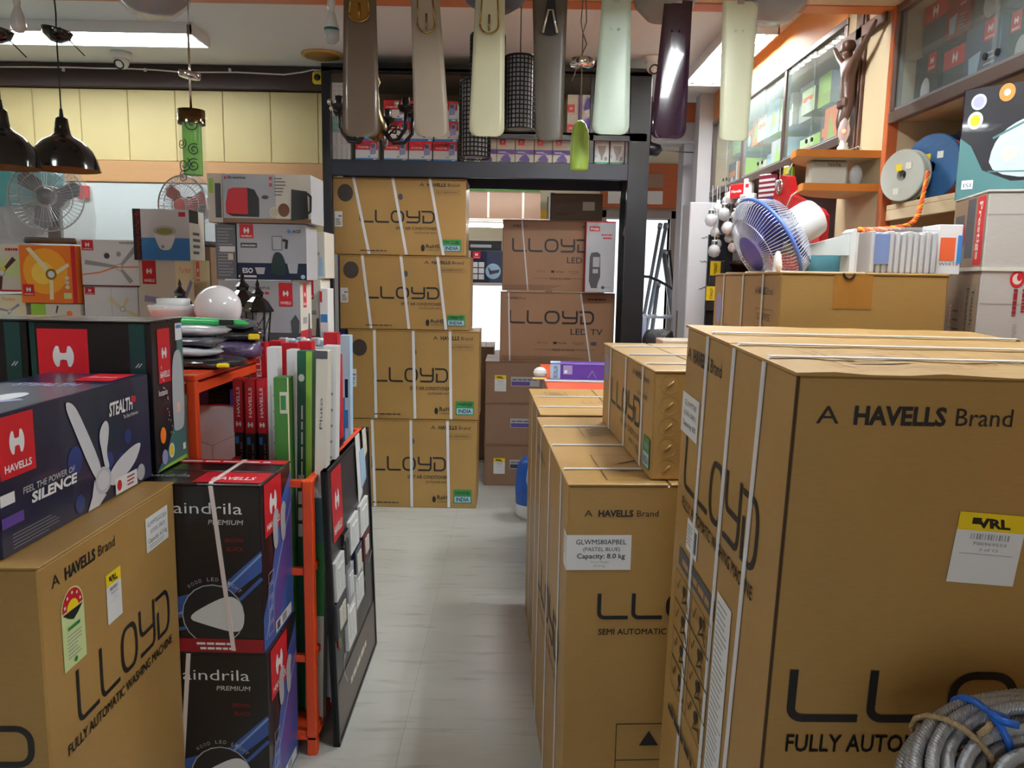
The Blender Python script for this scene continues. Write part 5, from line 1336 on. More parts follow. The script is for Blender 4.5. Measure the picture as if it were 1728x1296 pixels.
# mixer grinder boxes
MY = 3.62
def d_auto(a, w, h):
    a.rect(0, 0, w, h, mat('silver card', S(172, 176, 186), .35)); a.rect(0, 0, w, h * .22, DGREY); a.disc(w * .28, h * .86, w * .06, w * .06, DGREY); a.text('POWERFUL', w * .34, h * .88, w * .3, h * .035, DGREY, .02); a.bars(w * .26, h * .8, w * .38, h * .05, RED, .04); a.text('MOTOR', w * .36, h * .72, w * .16, h * .035, DGREY, .02); a.havells(w * .74, h * .62, w * .17, h * .36); a.poly([(w * .9, h * .1), (w * .97, h * .1), (w * .99, h * .4), (w * .94, h * .5), (w * .88, h * .4)], DGREY)
ZM = at(440, 472, MY).z
app_box('mixer_box', 'silver mixer box with a red vertical logo under the jug mixer box', 372, 508, 473, 585, MY, .2, SILVERP, d_auto, lambda a, w, h: (a.rect(0, 0, w, h, OFFW), a.rect(0, 0, w, h * .25, RED), a.havells(w * .25, h * .6, w * .3, h * .36), a.rect(w * .2, h * .35, w * .55, h * .45, GREYP), a.poly([(w * .65, h * .05), (w * .85, h * .05), (w * .8, h * .5), (w * .7, h * .5)], DGREY)), math.radians(0), at(440, 585, MY).z)
def d_eso(a, w, h):
    G = mat('silver card', S(172, 176, 186), .35); a.rect(0, 0, w, h, G); a.rect(0, 0, w, h * .3, NAVY)
    a.havells(w * .04, h * .74, w * .2, h * .25); a.rect(w * .05, h * .57, w * .29, h * .66, DGREY); a.bars(w * .07, h * .6, w * .2, h * .03, OFFW)
    a.text('ESO', w * .07, h * .12, w * .15, h * .09, WHITE, .03); a.rect(w * .01, h * .04, w * .27, h * .075, OFFW); a.text('ACS', w * .8, h * .85, w * .12, h * .05, NAVY, .03); a.disc(w * .755, h * .872, w * .025, w * .025, BLUE)
    a.poly([(w * .5, h * .78), (w * .66, h * .78), (w * .63, h * .52), (w * .54, h * .52)], SILVERP); a.frame(w * .51, h * .54, w * .65, h * .78, .003, DGREY); a.stroke([(w * .66, h * .72), (w * .72, h * .7), (w * .71, h * .56)], .012, BLACK)
    a.soft([(w * .54, h * .5), (w * .63, h * .5), (w * .69, h * .36), (w * .72, h * .08), (w * .47, h * .08), (w * .5, h * .36)], mat('bottle green print', S(20, 48, 48), .4)); a.poly([(w * .25, h * .22), (w * .4, h * .22), (w * .38, h * .1), (w * .28, h * .1)], SILVERP); a.poly([(w * .72, h * .3), (w * .88, h * .3), (w * .86, h * .12), (w * .75, h * .12)], SILVERP); a.disc(w * .945, h * .06, .01, .01, LBLUE)
app_box('mixer_box', 'silver and navy mixer grinder box with a green jug mixer', 402, 518, 377, 472, MY - .01, .2, SILVERP, d_eso, None, 0, ZM + .0005)
ml = app_box('mixer_box', 'grey printed mixer carton end beside the jug mixer box', 366, 400, 378, 472, MY + .01, .2, DGREY, lambda a, w, h: (a.rect(0, 0, w, h, mat('slate print', S(104, 108, 116), .45)), a.lines(w * .1, h * .05, w * .9, h * .95, 16, SILVERP, .2), a.rect(w * .2, h * .5, w * .95, h * .6, WHITE), a.rect(w * .6, h * .36, w * .85, h * .47, OFFW)), None, 0, ZM + .0005)
ZT = at(440, 377, MY).z + .001
def d_toast(a, w, h):
    a.rect(0, 0, w, h, mat('silver card', S(172, 176, 186), .35)); a.rect(w * .6, 0, w, h, OFFW); a.rect(0, 0, w, h * .09, mat('wood print', S(130, 98, 70), .5))
    a.disc(w * .03, h * .92, .006, .006, RED); a.text('Brewine', w * .06, h * .9, w * .2, h * .06, DGREY, .03)
    a.poly([(w * .03, h * .2), (w * .03, h * .4), (w * .06, h * .68), (w * .12, h * .72), (w * .28, h * .72), (w * .28, h * .16), (w * .08, h * .14)], RED); a.poly([(w * .28, h * .72), (w * .36, h * .68), (w * .41, h * .5), (w * .41, h * .16), (w * .28, h * .12)], BLACK); a.poly([(w * .03, h * .2), (w * .1, h * .13), (w * .41, h * .12), (w * .4, h * .17), (w * .1, h * .18)], BLACK)
    a.disc(w * .58, h * .22, w * .055, h * .11, OFFW); a.disc(w * .58, h * .22, w * .045, h * .09, mat('coconut print', S(190, 188, 160), .5)); a.disc(w * .69, h * .27, w * .065, h * .14, mat('coconut shell print', S(110, 66, 44), .6)); a.disc(w * .48, h * .53, w * .04, h * .04, DGREY)
    a.poly([(w * .78, h * .7), (w * .96, h * .66), (w * .97, h * .1), (w * .77, h * .05)], mat('kettle print', S(30, 30, 34), .4)); a.stroke([(w * .96, h * .62), (w, h * .55), (w * .995, h * .25), (w * .96, h * .2)], .01, BLACK)
    for k in (0, 1): a.rect(w * .53, h * (.88 - k * .13), w * .565, h * (.95 - k * .13), RED)
    a.lines(w * .59, h * .55, w * .72, h * .95, 6, DGREY, .3)
app_box('toaster_box', 'toaster and kettle box with a red toaster, on top of the mixer boxes', 378, 526, 293, 375, MY - .02, .22, SILVERP, d_toast, None, math.radians(-1), ZT)
app_box('kitchen_carton', 'pale end carton beside the toaster and kettle box', 352, 377, 292, 375, MY, .2, OFFW, lambda a, w, h: (a.rect(w * .5, h * .1, w * .9, h * .8, DGREY), a.rect(w * .1, h * .6, w * .4, h * .9, LGREEN)), None, 0, ZT)
# carton under mixer boxes
zmb = at(440, 585, MY).z
carton('mixer_carton', 'plain brown carton under the mixer boxes on the counter', 'carton', (at(372, 585, MY).x, MY - .02 + .1, CZ + .0005), (at(492, 585, MY).x - at(372, 585, MY).x, .3, zmb - CZ - .001), 0, CARD2)
# tall appliance boxes next to the rack post
for k, (u0, u1, vt, vb, yy, lab) in enumerate(((519, 549, 391, 470, 3.9, 'white appliance box with red logo beside the rack post, upper'), (517, 543, 471, 590, 3.88, 'white appliance box with red foot beside the rack post, lower'))):
    app_box('blender_box', lab, u0, u1, vt, vb, yy, .2, OFFW, lambda a, w, h: (a.havells(w * .04, h * .72, w * .5, h * .27), a.rect(w * .2, h * .5, w * .7, h * .56, GREYP), a.rect(0, 0, w, h * .2, RED if k else OFFW), a.poly([(w * .6, h * .05), (w * .9, h * .05), (w * .85, h * .45), (w * .7, h * .45)], LBLUE if not k else DGREY)), None, 0, None if k else at(530, 470, 3.9).z + .001)
app_box('kettle_box', 'slim white and blue box standing beside the rack post', 541, 555, 487, 600, 3.86, .12, WHITE, lambda a, w, h: (a.rect(w * .1, h * .5, w * .9, h * .62, BLUE), a.rect(w * .2, h * .2, w * .8, h * .36, LBLUE), a.rect(0, h * .8, w * .3, h * .96, RED)), None, 0, None)
pb = at(517, 590, 3.88)
tag(MB().box((pb.x - .02, 3.84, .0), (at(556, 590, 3.88).x + .02, 4.12, at(541, 600, 3.86).z - .001), .004).build('support_carton', CARD2), 'brown carton under the white appliance boxes by the rack post', 'carton')
tag(MB().box((pb.x - .0, 3.88, at(541, 600, 3.86).z - .0005), (at(543, 590, 3.88).x, 4.08, at(517, 590, 3.88).z - .0005), .002).build('flat_box', WHITE), 'flat white box under the red-footed appliance box', 'box')
# loose small goods on top of the red tube boxes
for k in range(9):
    u = 470 + k * 9; p = at(u, 575 + (k % 3) * 2, 3.3)
    tag(MB().box((p.x, 3.3 + .02 * (k % 2), p.z - .02), (p.x + .035, 3.34 + .02 * (k % 2), p.z + .012), .004).build('foil_sachet', [SILVERP, WHITE, LBLUE][k % 3]), '%s small foil sachet from the left behind the red tube boxes' % ['first', 'second', 'third', 'fourth', 'fifth', 'sixth', 'seventh', 'eighth', 'ninth'][k], 'sachet', 'foil sachets')
zs_ = at(470, 579, 3.3).z - .0225
tag(MB().box((at(466, 579, 3.3).x, 3.27, zs_ - .03), (at(556, 579, 3.3).x, 3.42, zs_), .003).build('tray', PWHITE), 'white tray holding the foil sachets', 'tray')
tag(MB().box((at(470, 579, 3.3).x, 3.29, 0), (at(550, 579, 3.3).x, 3.41, zs_ - .0305), .003).build('tray_stand', mat('grey display stand', S(140, 140, 146), .5)), 'narrow grey stand under the sachet tray', 'stand')

# --- table fans in plastic
def plastic_fan(label, c, R, blade_m, hub_m, y, tilt=0):
    o = thing('table_fan', label, 'fan', c, (0, 0, tilt), 'table fans wrapped in plastic')
    GW = mat('chrome wire', S(196, 198, 204), .25, .8)
    zc_ = R + .06
    g = MB(); 
    for rr in (R, R * .72, R * .3): g.tube([(rr * math.cos(2 * PI * k / 40), -.05 - .03 * (1 - rr / R), zc_ + rr * math.sin(2 * PI * k / 40)) for k in range(40)], .0025 if rr < R else .004, 5, True)
    for k in range(48):
        t = 2 * PI * k / 48; g.tube([(R * .25 * math.cos(t), -.075, zc_ + R * .25 * math.sin(t)), (R * .7 * math.cos(t), -.065, zc_ + R * .7 * math.sin(t)), (R * math.cos(t), -.05, zc_ + R * math.sin(t)), (R * .8 * math.cos(t), .03, zc_ + R * .8 * math.sin(t))], .0012, 4)
    g.build('guard', GW, o)
    for k in range(3):
        t = 2 * PI * k / 3 + .35; c_, s_ = math.cos(t), math.sin(t)
        P = [(.12, -.1), (.4, -.28), (.85, -.24), (.95, .05), (.8, .22), (.4, .14), (.12, .1)]
        pts = [(R * (a_ * c_ - b_ * s_), -.035 + .03 * b_, zc_ + R * (a_ * s_ + b_ * c_)) for a_, b_ in P]
        MB().prism(pts, .003, (0, 1, 0)).build('blade', blade_m, o)
    MB().lathe([(.001, .08), (R * .22, .075), (R * .26, .04), (R * .26, .0)], 20, Matrix.Translation((0, 0, zc_)) @ Matrix.Rotation(PI / 2, 4, 'X')).build('hub_badge', hub_m, o, True)
    MB().lathe([(.06, -.12), (.06, -.02), (.05, 0)], 18, Matrix.Translation((0, 0, zc_)) @ Matrix.Rotation(PI / 2, 4, 'X'), True).build('motor', BLKG, o, True)
    MB().box((-.03, .03, .0), (.03, .09, zc_ - .05), .008).box((-.12, -.05, 0), (.12, .14, .03), .01).build('stand', BLKG, o)
    bag = MB(); n = 26
    prof = [(R * .7, .0), (R * 1.12, .02), (R * 1.2, R * .8), (R * 1.12, R * 1.6), (R * .75, R * 2.2), (R * .2, R * 2.5), (.01, R * 2.52)]
    bag.lathe(prof, n, Matrix.Diagonal((1, .62, 1, 1)))
    rd = random.Random(5)
    bag.v = [v + Vector((rd.uniform(-.012, .012), rd.uniform(-.012, .012), 0)) for v in bag.v]
    bag.build('plastic_bag', CLEARP, o, True)
    return o
zf = at(80, 404, 3.95).z
pf_ = at(85, 350, 3.93)
plastic_fan('table fan with grey guard and dark blades in a clear bag, at the far left', (pf_.x, 3.93, zr(411) + .001), .168, mat('smoke blade', S(70, 74, 82), .3), BLKG, 3.93, .25)
# second, with red badge behind the rice cooker box
pf2 = at(295, 350, 3.95)
plastic_fan('white table fan with a red disc in a clear bag, above the rice cooker box', (pf2.x, 4.12, at(295, 400, 4.12).z - .05), .15, mat('red blade', S(206, 52, 52), .35), mat('red badge', S(214, 60, 60), .35), 3.95, -.3)
tag(MB().box((pf2.x - .13, 4.06, CZ + .0005), (pf2.x + .13, 4.25, at(295, 400, 4.12).z - .051), .003).build('fan_plinth_carton', CARD2), 'carton under the white bagged fan, behind the rice cooker box', 'carton')
# teal plastic bundle at far left
pt = at(20, 310, 4.1)
tb_ = thing('plastic_bundle', 'teal and white plastic wrapped bundle at the left edge', 'bundle', (pt.x, 4.13, zr(411) + .001))
blob('teal_wrap', tb_, (0, 0, .3), (.26, .08, .11), mat('teal plastic', S(110, 196, 206), .25, coat=.3), 11)
blob('white_wrap', tb_, (-.05, .0, .1), (.2, .08, .1), PK_W, 12)
# tag on the wall
rs = tag(MB().box((at(130, 330, WY - .03).x, WY - .03, at(135, 335, WY - .03).z), (at(149, 330, WY - .03).x, WY - .006, at(135, 313, WY - .03).z), .002).build('red_sign', RED), 'small red sign on the white wall board', 'sign')

# ================================================================== SWITCH BOARD leaning on the rack
nb = atz(571, 1261, 0); fb = atz(634, 1086, 0); L = (fb - nb).length
bh = .935; lean = math.atan2(.028, bh)
angb = math.atan2(fb.y - nb.y, fb.x - nb.x)
sb = thing('switch_display_board', 'black switch display board leaning on the orange rack', 'display board', (nb.x, nb.y, .0), (0, 0, angb))
tilt = bpy.data.objects  # board is built leaning in local space (local +y is towards the rack)
t_ = .014
def BP(u, v, o=0.0):      # point on the leaning board: u along, v up, o out towards the aisle
    return Vector((u, v * math.sin(lean) - o * math.cos(lean) , v * math.cos(lean) + o * -math.sin(lean) * -1 * 0 + .0))
def bquad(u0, v0, u1, v1, o0, o1):
    P = []
    for o_ in (o0, o1): P += [BP(u0, v0, o_), BP(u1, v0, o_), BP(u1, v1, o_), BP(u0, v1, o_)]
    return P, [(3, 2, 1, 0), (4, 5, 6, 7), (0, 1, 5, 4), (1, 2, 6, 5), (2, 3, 7, 6), (3, 0, 4, 7)]
BRD = mat('dark graphite board', S(52, 48, 50), .35, noise=.15, nscale=4)
MB().add(*bquad(0, 0, L, bh, -t_, 0)).build('board', BRD, sb)
for (u0, v0, u1, v1) in ((0, 0, L, .012), (0, bh - .012, L, bh), (0, 0, .014, bh), (L - .014, 0, L, bh)): MB().add(*bquad(u0, v0, u1, v1, -t_ - .002, .006)).build('frame_strip', BLKM, sb)
def ba(name, fn):
    a = Art(sb, (L, .1, bh), 'F', name)
    a._P = lambda u, v: BP(u, v, .0014 + a.layer * .00012)
    fn(a); a.done()
def brd_art(a):
    a.havells(.06, bh - .26, .15, .24); a.text('THE NEW ART COLLECTION', .2, bh - .33, .4, .022, SILVERP, .01); a.text('FROM HAVELLS', .25, bh - .37, .26, .022, SILVERP, .01)
    a.rect(.014, .012, L - .014, .2, mat('brown photo print', S(96, 82, 78), .4)); a.stroke([(.14, .24), (.2, .26), (L - .02, .42)], .012, GREYP); a.stroke([(.14, .26), (.12, .2), (.17, .14)], .01, GREYP)
    a.rect(.55, .3, .63, .6, mat('shade print', S(70, 64, 66), .4)); a.bars(.22, .1, .3, .03, OFFW, .02); a.disc(.07, .34, .016, .03, RED); a.disc(.085, .35, .013, .024, YEL); a.disc(.09, .32, .013, .024, GREEN)
    for u in (.14, .27, .4): a.bars(u, bh - .43, .08, .02, GREYP)
ba('board_print', brd_art)
k = 0
for (u0, v0, u1, v1, m, kk) in ((.03, .49, .16, .62, PWHITE, 0), (.17, .53, .25, .67, BLKG, 1), (.27, .56, .42, .68, PWHITE, 0), (.46, .56, .62, .68, PWHITE, 0),
                                (.02, .36, .17, .48, DGREY, 1), (.2, .4, .3, .53, SILVERP, 0), (.34, .43, .46, .55, NAVY, 1), (.5, .45, .62, .55, MAROON, 1),
                                (.17, .25, .31, .41, PWHITE, 0), (.33, .33, .47, .46, PWHITE, 0)):
    sw = MB().add(*bquad(u0, v0, u1, v1, 0, .012)).build('switch_plate', m, sb)
    mm = [PWHITE, SILVERP][kk] if kk == 0 else OFFW
    cu, cv = (u0 + u1) / 2, (v0 + v1) / 2; du, dv = (u1 - u0) * .3, (v1 - v0) * .3
    MB().add(*bquad(cu - du, cv - dv, cu - .003, cv + dv, .012, .015)).add(*bquad(cu + .003, cv - dv, cu + du, cv + dv, .012, .015)).build('rocker', mm if m is not BLKG else DGREY, sw)
pp = thing('paper_tag', 'white and pale blue paper slips clipped over the top of the switch board', 'paper', (0, 0, 0))
Mb = Matrix.Translation((nb.x, nb.y, 0)) @ Matrix.Rotation(angb, 4, 'Z')
pp.matrix_world = Mb
for (u0, v0, u1, v1, m, o_) in ((.44, bh - .24, .52, bh + .02, WHITE, .007), (.5, bh - .2, .6, bh - .05, LBLUE, .0085), (.56, bh - .1, .63, bh + .02, OFFW, .01)):
    P = []
    for oo in (o_, o_ + .0008): P += [BP(u0 + .02, v0, oo), BP(u1 + .02, v0 + .02, oo), BP(u1, v1, oo), BP(u0, v1, oo)]
    MB().add(P, [(3, 2, 1, 0), (4, 5, 6, 7), (0, 1, 5, 4), (1, 2, 6, 5), (2, 3, 7, 6), (3, 0, 4, 7)]).build('slip', m, pp)

# ================================================================== HANGING DISPLAY
BLY = 2.8
def blade(label, t0, t1, b0, b1, vb, col, rough, holder, coat=0.0, rc=.028, metal=0.0):
    m = mat(label[:28], col, rough, metal, coat=coat, noise=.05, nscale=20)
    def X(u, v): return at(u, v, BLY).x
    zb = at((b0 + b1) / 2, vb, BLY).z; ztop = 2.5
    xb0, xb1 = X(b0, vb), X(b1, vb); v1 = 20; z1 = at((t0 + t1) / 2, v1, BLY).z
    xt0, xt1 = X(t0, v1), X(t1, v1)
    cx = (xb0 + xb1) / 2
    o = thing('sample_paddle', label, 'fan blade', (cx, BLY, zb), 0, 'display fan blades hanging from the soffit')
    N = 16; H = ztop - zb; k_ = (z1 - zb)
    def edges(z):
        t = z / k_; return (xb0 + (xt0 - xb0) * t - cx, xb1 + (xt1 - xb1) * t - cx)
    rows = []
    zz = [0, rc * .13, rc * .5, rc] + [rc + (H - rc) * i / 10 for i in range(1, 11)]
    for z in zz:
        l, r = edges(z); ins = 0
        if z < rc: ins = rc - math.sqrt(max(0, rc * rc - (rc - z) ** 2))
        l += ins; r -= ins
        row = []
        for j in range(7):
            s_ = j / 6; row.append((l + (r - l) * s_, -.0035 * math.sin(PI * s_) + .006 * (s_ - .5), z))
        rows.append(row)
    vs = [p for row in rows for p in row]; n1 = len(vs); vs += [(x, y + .003, z) for x, y, z in vs]
    fs = []; R_ = len(rows)
    for i in range(R_ - 1):
        for j in range(6):
            a_, b_, c_, d_ = i * 7 + j, i * 7 + j + 1, (i + 1) * 7 + j + 1, (i + 1) * 7 + j
            fs += [(a_, b_, c_, d_), (a_ + n1, d_ + n1, c_ + n1, b_ + n1)]
        fs += [(i * 7, (i + 1) * 7, (i + 1) * 7 + n1, i * 7 + n1), (i * 7 + 6, i * 7 + 6 + n1, (i + 1) * 7 + 6 + n1, (i + 1) * 7 + 6)]
    fs += [tuple(range(0, 7)) [::-1] and (0, n1, n1 + 6, 6)]
    mesh_obj('blade', vs, fs, m, o, True)
    l, r = edges(H); xm = (l + r) / 2; wd = r - l
    hx = lambda z: sum(edges(z)) / 2
    if holder in ('gold', 'ugold'):
        zb_ = (at(0, {'gold': 28, 'ugold': 44}[holder], BLY).z - zb)
        pts = []
        for i in range(13):
            t = PI + PI * i / 12; pts.append((hx(zb_ + .02) + wd * .31 * math.cos(t), -.013, zb_ + .028 + .028 * math.sin(t)))
        pts += [(hx(H) + wd * .24, -.013, H + .02), (hx(H) - wd * .24, -.013, H + .02)]
        MB().prism(pts, .004, (0, 1, 0)).build('blade_bracket', m if holder == 'ugold' else GOLD, o)
        MB().tube(pts[:13], .0035, 6).tube([pts[0], pts[-1]], .003, 6).tube([pts[12], pts[13]], .003, 6).tube([(hx(zb_) , -.016, zb_ + .008), (hx(zb_), -.016, zb_ + .06)], .004, 6).build('gold_trim', GOLD, o, True)
    elif holder == 'vee':
        z0 = at(0, 42, BLY).z - zb
        MB().prism([(hx(z0) - .026, -.012, z0), (hx(z0) - .012, -.012, H), (hx(z0) + .014, -.012, H), (hx(z0) + .028, -.012, z0), (hx(z0), -.012, z0 - .006)], .004, (0, 1, 0)).build('blade_bracket', BLKM, o)
        MB().tube([(hx(z0) - .024, -.015, z0), (hx(z0) - .008, -.015, z0 + .075), (hx(z0) + .008, -.015, z0 + .075), (hx(z0) + .024, -.015, z0)], .005, 6).build('silver_trim', CHROME, o, True)
    else:
        z0 = at(0, 32, BLY).z - zb
        for dx in (-.013, .013): MB().ball((hx(z0) + dx, -.0095, z0), .0045, 10, 6, (1, .5, 1)).build('screw', m, o, True)
    MB().box((xm - .012, -.004, H - .01), (xm + .012, .004, SOF - zb + .0)).build('hanger', STEEL, o)
    return o
blade('brown fan blade, leftmost of the hanging row', 580, 635, 578, 640, 231, S(98, 80, 64), .4, 'gold', .2)
blade('taupe fan blade with brass-rimmed bracket, second in the hanging row', 694, 743, 699, 759, 231, S(170, 156, 140), .4, 'ugold')
blade('cream fan blade with brass-rimmed bracket, third in the hanging row', 801, 852, 791, 851, 230, S(214, 212, 180), .35, 'ugold')
blade('dark grey-brown fan blade with a chrome vee clip, fourth in the hanging row', 899, 957, 904, 949, 237, S(84, 76, 66), .4, 'vee', 0, .018)
blade('pale mint fan blade, fifth in the hanging row', 1014, 1065, 998, 1062, 227, S(196, 214, 200), .35, 'screws', 0, .03)
blade('glossy dark purple fan blade, sixth in the hanging row', 1119, 1168, 1096, 1157, 234, S(46, 24, 42), .12, 'screws', .8, .03)
blade('ivory fan blade, rightmost of the hanging row', 1219, 1279, 1213, 1262, 237, S(222, 224, 194), .35, 'screws', 0, .015)

def cord(parent, pts, r=.0025, m=None, name='cord'): return MB().tube(pts, r, 6).build(name, m or CORDM, parent, True)
# black dome pendants
BROWNIN = mat('gold brown lamp lining', S(150, 96, 34), .5)
def dome(label, u, vtop, vb, wpx, y):
    p = at(u, vb, y); R = wpx / 2 / 1300 * y; H = at(u, vtop, y).z - p.z
    o = thing('pendant_lamp', label, 'lamp', (p.x, y, p.z), 0, 'black dome pendant lamps')
    prof = [(R, 0), (R * .985, .01), (R * .93, H * .2), (R * .8, H * .38), (R * .6, H * .53), (R * .36, H * .62), (R * .24, H * .68), (R * .2, H * .8), (R * .17, H * .97), (R * .12, H), (.001, H)]
    MB().lathe(prof, 36).build('shade', BLKG, o, True)
    MB().lathe([(r * .975, z * .97 + .001) for r, z in prof[:7]], 36).build('lining', BROWNIN, o, True)
    MB().cyl((0, 0, H), (0, 0, H + .03), .008, .005, 10).build('cord_grip', BLKM, o, True)
    zc = at(u, 72, y).z - p.z
    cord(o, [(0, 0, H + .02), (0, 0, zc + .02)])
    MB().lathe([(.001, -.02), (.02, -.018), (.045, 0), (.052, .022), (.05, .026), (.001, .026)], 24, Matrix.Translation((0, 0, zc + .02)) @ Matrix.Rotation(.18, 4, 'Y')).build('ceiling_rose', BLKG, o, True)
    cord(o, [(0, 0, zc + .04), (.003, 0, zc + .1), (-.004, 0, SOF - p.z)])
    cord(o, [(.02, -.01, zc + .05), (.06, -.02, zc), (.11, -.02, zc - .05)], .002)
    return o
dome('black dome pendant lamp at the upper left', 109, 198, 287, 108, 2.95)
dome('black dome pendant lamp cut by the left edge', 8, 184, 283, 108, 2.66)
# green scroll glass pendant
y = 2.9; p = at(327, 305, y); H = at(327, 186, y).z - p.z; R = 21 / 1300 * y
o = thing('glass_pendant', 'green glass cylinder pendant with black scrolls', 'lamp', (p.x, y, p.z))
MB().lathe([(R, 0), (R, H)], 28).build('clear_sleeve', mat('clear sleeve glass', S(220, 224, 226), .05, alpha=.13), o, True)
MB().lathe([(R * .72, .02), (R * .72, H * .82)], 24).build('green_glass', mat('green glass', S(96, 176, 16), .15, coat=.5), o, True)
MB().lathe([(R * 1.02, H * .8), (R * 1.02, H), (R * .7, H), (.001, H - .002)], 28).build('metal_cap', mat('mirror bronze', S(120, 96, 66), .15, 1), o, True)
sc = MB()
for (cx_, cz, r0, sg) in ((.35, .78, .03, 1), (-.4, .5, .02, -1), (.4, .42, .022, 1), (-.3, .2, .028, -1), (.35, .2, .024, 1), (-.35, .04, .022, 1)):
    pts = []
    for i in range(26):
        t = i / 25; rr = r0 * (1 - .8 * t); a_ = sg * (t * 4.2 * PI / 1.3) + 1; th = (cx_ * 1.2 + rr * math.cos(a_) / R) - PI / 2
        pts.append((R * 1.01 * math.cos(th), R * 1.01 * math.sin(th), cz * H + rr * math.sin(a_)))
    sc.tube(pts, .0016, 4)
sc.build('scroll_print', BLKM, o, True)
MB().box((-R * 1.3, -.002, H * .88), (R * 1.3, .002, H * .885)).build('pin', STEEL, o)
ztp = at(327, 126, y).z - p.z
MB().lathe([(.001, -.012), (.035, -.012), (.038, -.008), (.038, .008), (.001, .01)], 24, Matrix.Translation((0, 0, ztp)) @ Matrix.Rotation(.15, 4, 'Y')).build('ceiling_rose', CHROME, o, True)
MB().cyl((0, 0, H), (0, 0, ztp + .17), .0045, n=8).build('rod', CHROME, o, True)
cord(o, [(0, 0, ztp + .17), (.003, 0, ztp + .2), (0, 0, SOF - p.z)], .002, STEEL)
# small lamp bulbs under the soffit
def bulb(label, u, vt, vb, y, clear, s=1):
    p = at(u, vb, y); t = at(u, vt, y); H = t.z - p.z; R = H * .17 if clear else H * .19
    o = thing('hanging_bulb', label, 'bulb', (p.x, y, p.z))
    MB().lathe([(.001, 0), (R * .6, H * .03), (R * .95, H * .11), (R, H * .2), (R * .98, H * .27)], 24).build('lens', mat('clear bulb lens', S(200, 206, 210), .08, alpha=.5) if clear else OPAL, o, True)
    MB().lathe([(R, H * .27), (R * .95, H * .38), (R * .55, H * .6), (R * .42, H * .68)], 24).build('body', PWHITE, o, True)
    if clear: MB().lathe([(R * 1.01, H * .27), (R * 1.01, H * .33)], 24).build('green_band', mat('bottle band', S(30, 90, 90), .4), o, True)
    MB().lathe([(R * .42, H * .68), (R * .42, H * .74), (R * .5, H * .76), (R * .5, H), (.001, H)], 18).build('holder', PWHITE, o, True)
    cord(o, [(0, 0, H), (0, 0, SOF - p.z)], .002, PWHITE)
bulb('clear-tipped bulb with a dark green band hanging from the soffit', 560, -6, 75, 2.85, True)
bulb('small white bulb holder hanging at the upper left in front of the tube light', 32, -10, 56, 2.95, False)
# mesh crystal cylinder pendants
def meshcyl(label, u, vt, vb, wpx, y, vc=None):
    p = at(u, vb, y); H = at(u, vt, y).z - p.z; R = wpx / 2 / 1300 * y
    o = thing('mesh_pendant', label, 'lamp', (p.x, y, p.z), 0, 'crystal mesh pendant lamps')
    MB().lathe([(R * .86, .004), (R * .86, H - .004)], 24).build('inner_diffuser', mat('crystal diffuser', S(190, 186, 190), .25, coat=.3), o, True)
    rows = int(H / .0155); mb = MB()
    for i in range(rows + 1):
        z = H * i / rows; mb.lathe([(R, z - .0022), (R * 1.03, z), (R, z + .0022)], 24)
    for k in range(24):
        t = 2 * PI * k / 24; c, s_ = math.cos(t), math.sin(t); mb.tube([(R * c, R * s_, 0), (R * c, R * s_, H)], .0022, 4)
    mb.build('lattice', BLKM, o)
    MB().lathe([(R * 1.02, 0), (R * 1.02, .006), (.001, .006)], 24, Matrix.Translation((0, 0, H - .006))).build('top_disc', BLKM, o)
    cord(o, [(0, 0, H), (0, 0, SOF - p.z)], .0022)
    return o
meshcyl('black and crystal mesh cylinder pendant, lowest of the three', 801, 138, 266, 50, 2.98)
meshcyl('black and crystal mesh cylinder pendant hidden behind the cream blade', 822, 60, 190, 56, 3.09)
meshcyl('black and crystal mesh cylinder pendant beside the dark grey-brown blade', 876, 97, 219, 50, 3.02)
# green drop pendant with disc
y = 2.92; p = at(977, 288, y); H = at(977, 203, y).z - p.z; R = 15.5 / 1300 * y
o = thing('drop_pendant', 'mottled green and yellow drop pendant on a grey cord', 'lamp', (p.x, y, p.z))
DG = mat('green yellow art glass', S(160, 190, 80), .3, coat=.4, noise=.35, nscale=6)
MB().lathe([(.001, 0), (R * .85, 0), (R * .95, .008), (R, H * .25), (R * .98, H * .55), (R * .85, H * .8), (R * .6, H * .93), (R * .25, H), (.001, H)], 24, Matrix.Diagonal((1, .6, 1, 1))).build('glass_drop', DG, o, True)
zc = at(977, 105, y).z - p.z
MB().lathe([(.001, -.016), (.04, -.014), (.044, -.008), (.044, .01), (.04, .012), (.001, .012)], 26).cyl((0, 0, 0), (0, 0, .001), .001, n=4).build('ceiling_rose', CHROME, o, True).location = (0, 0, zc)
cord(o, [(0, 0, H), (0, 0, zc)], .0028, mat('beige cord', S(168, 158, 146), .6))
cord(o, [(0, 0, zc), (0, 0, zc + .1), (.012, 0, zc + .14), (.004, 0, SOF - p.z)], .0022, CORDG)
cord(o, [(0, 0, zc + .1), (-.008, 0, zc + .14), (.002, 0, SOF - p.z)], .0022, CORDG)
cord(o, [(0, 0, zc + .1), (.014, -.01, zc + .06), (-.012, -.02, zc), (-.036, -.02, zc - .07)], .0022, CORDG)
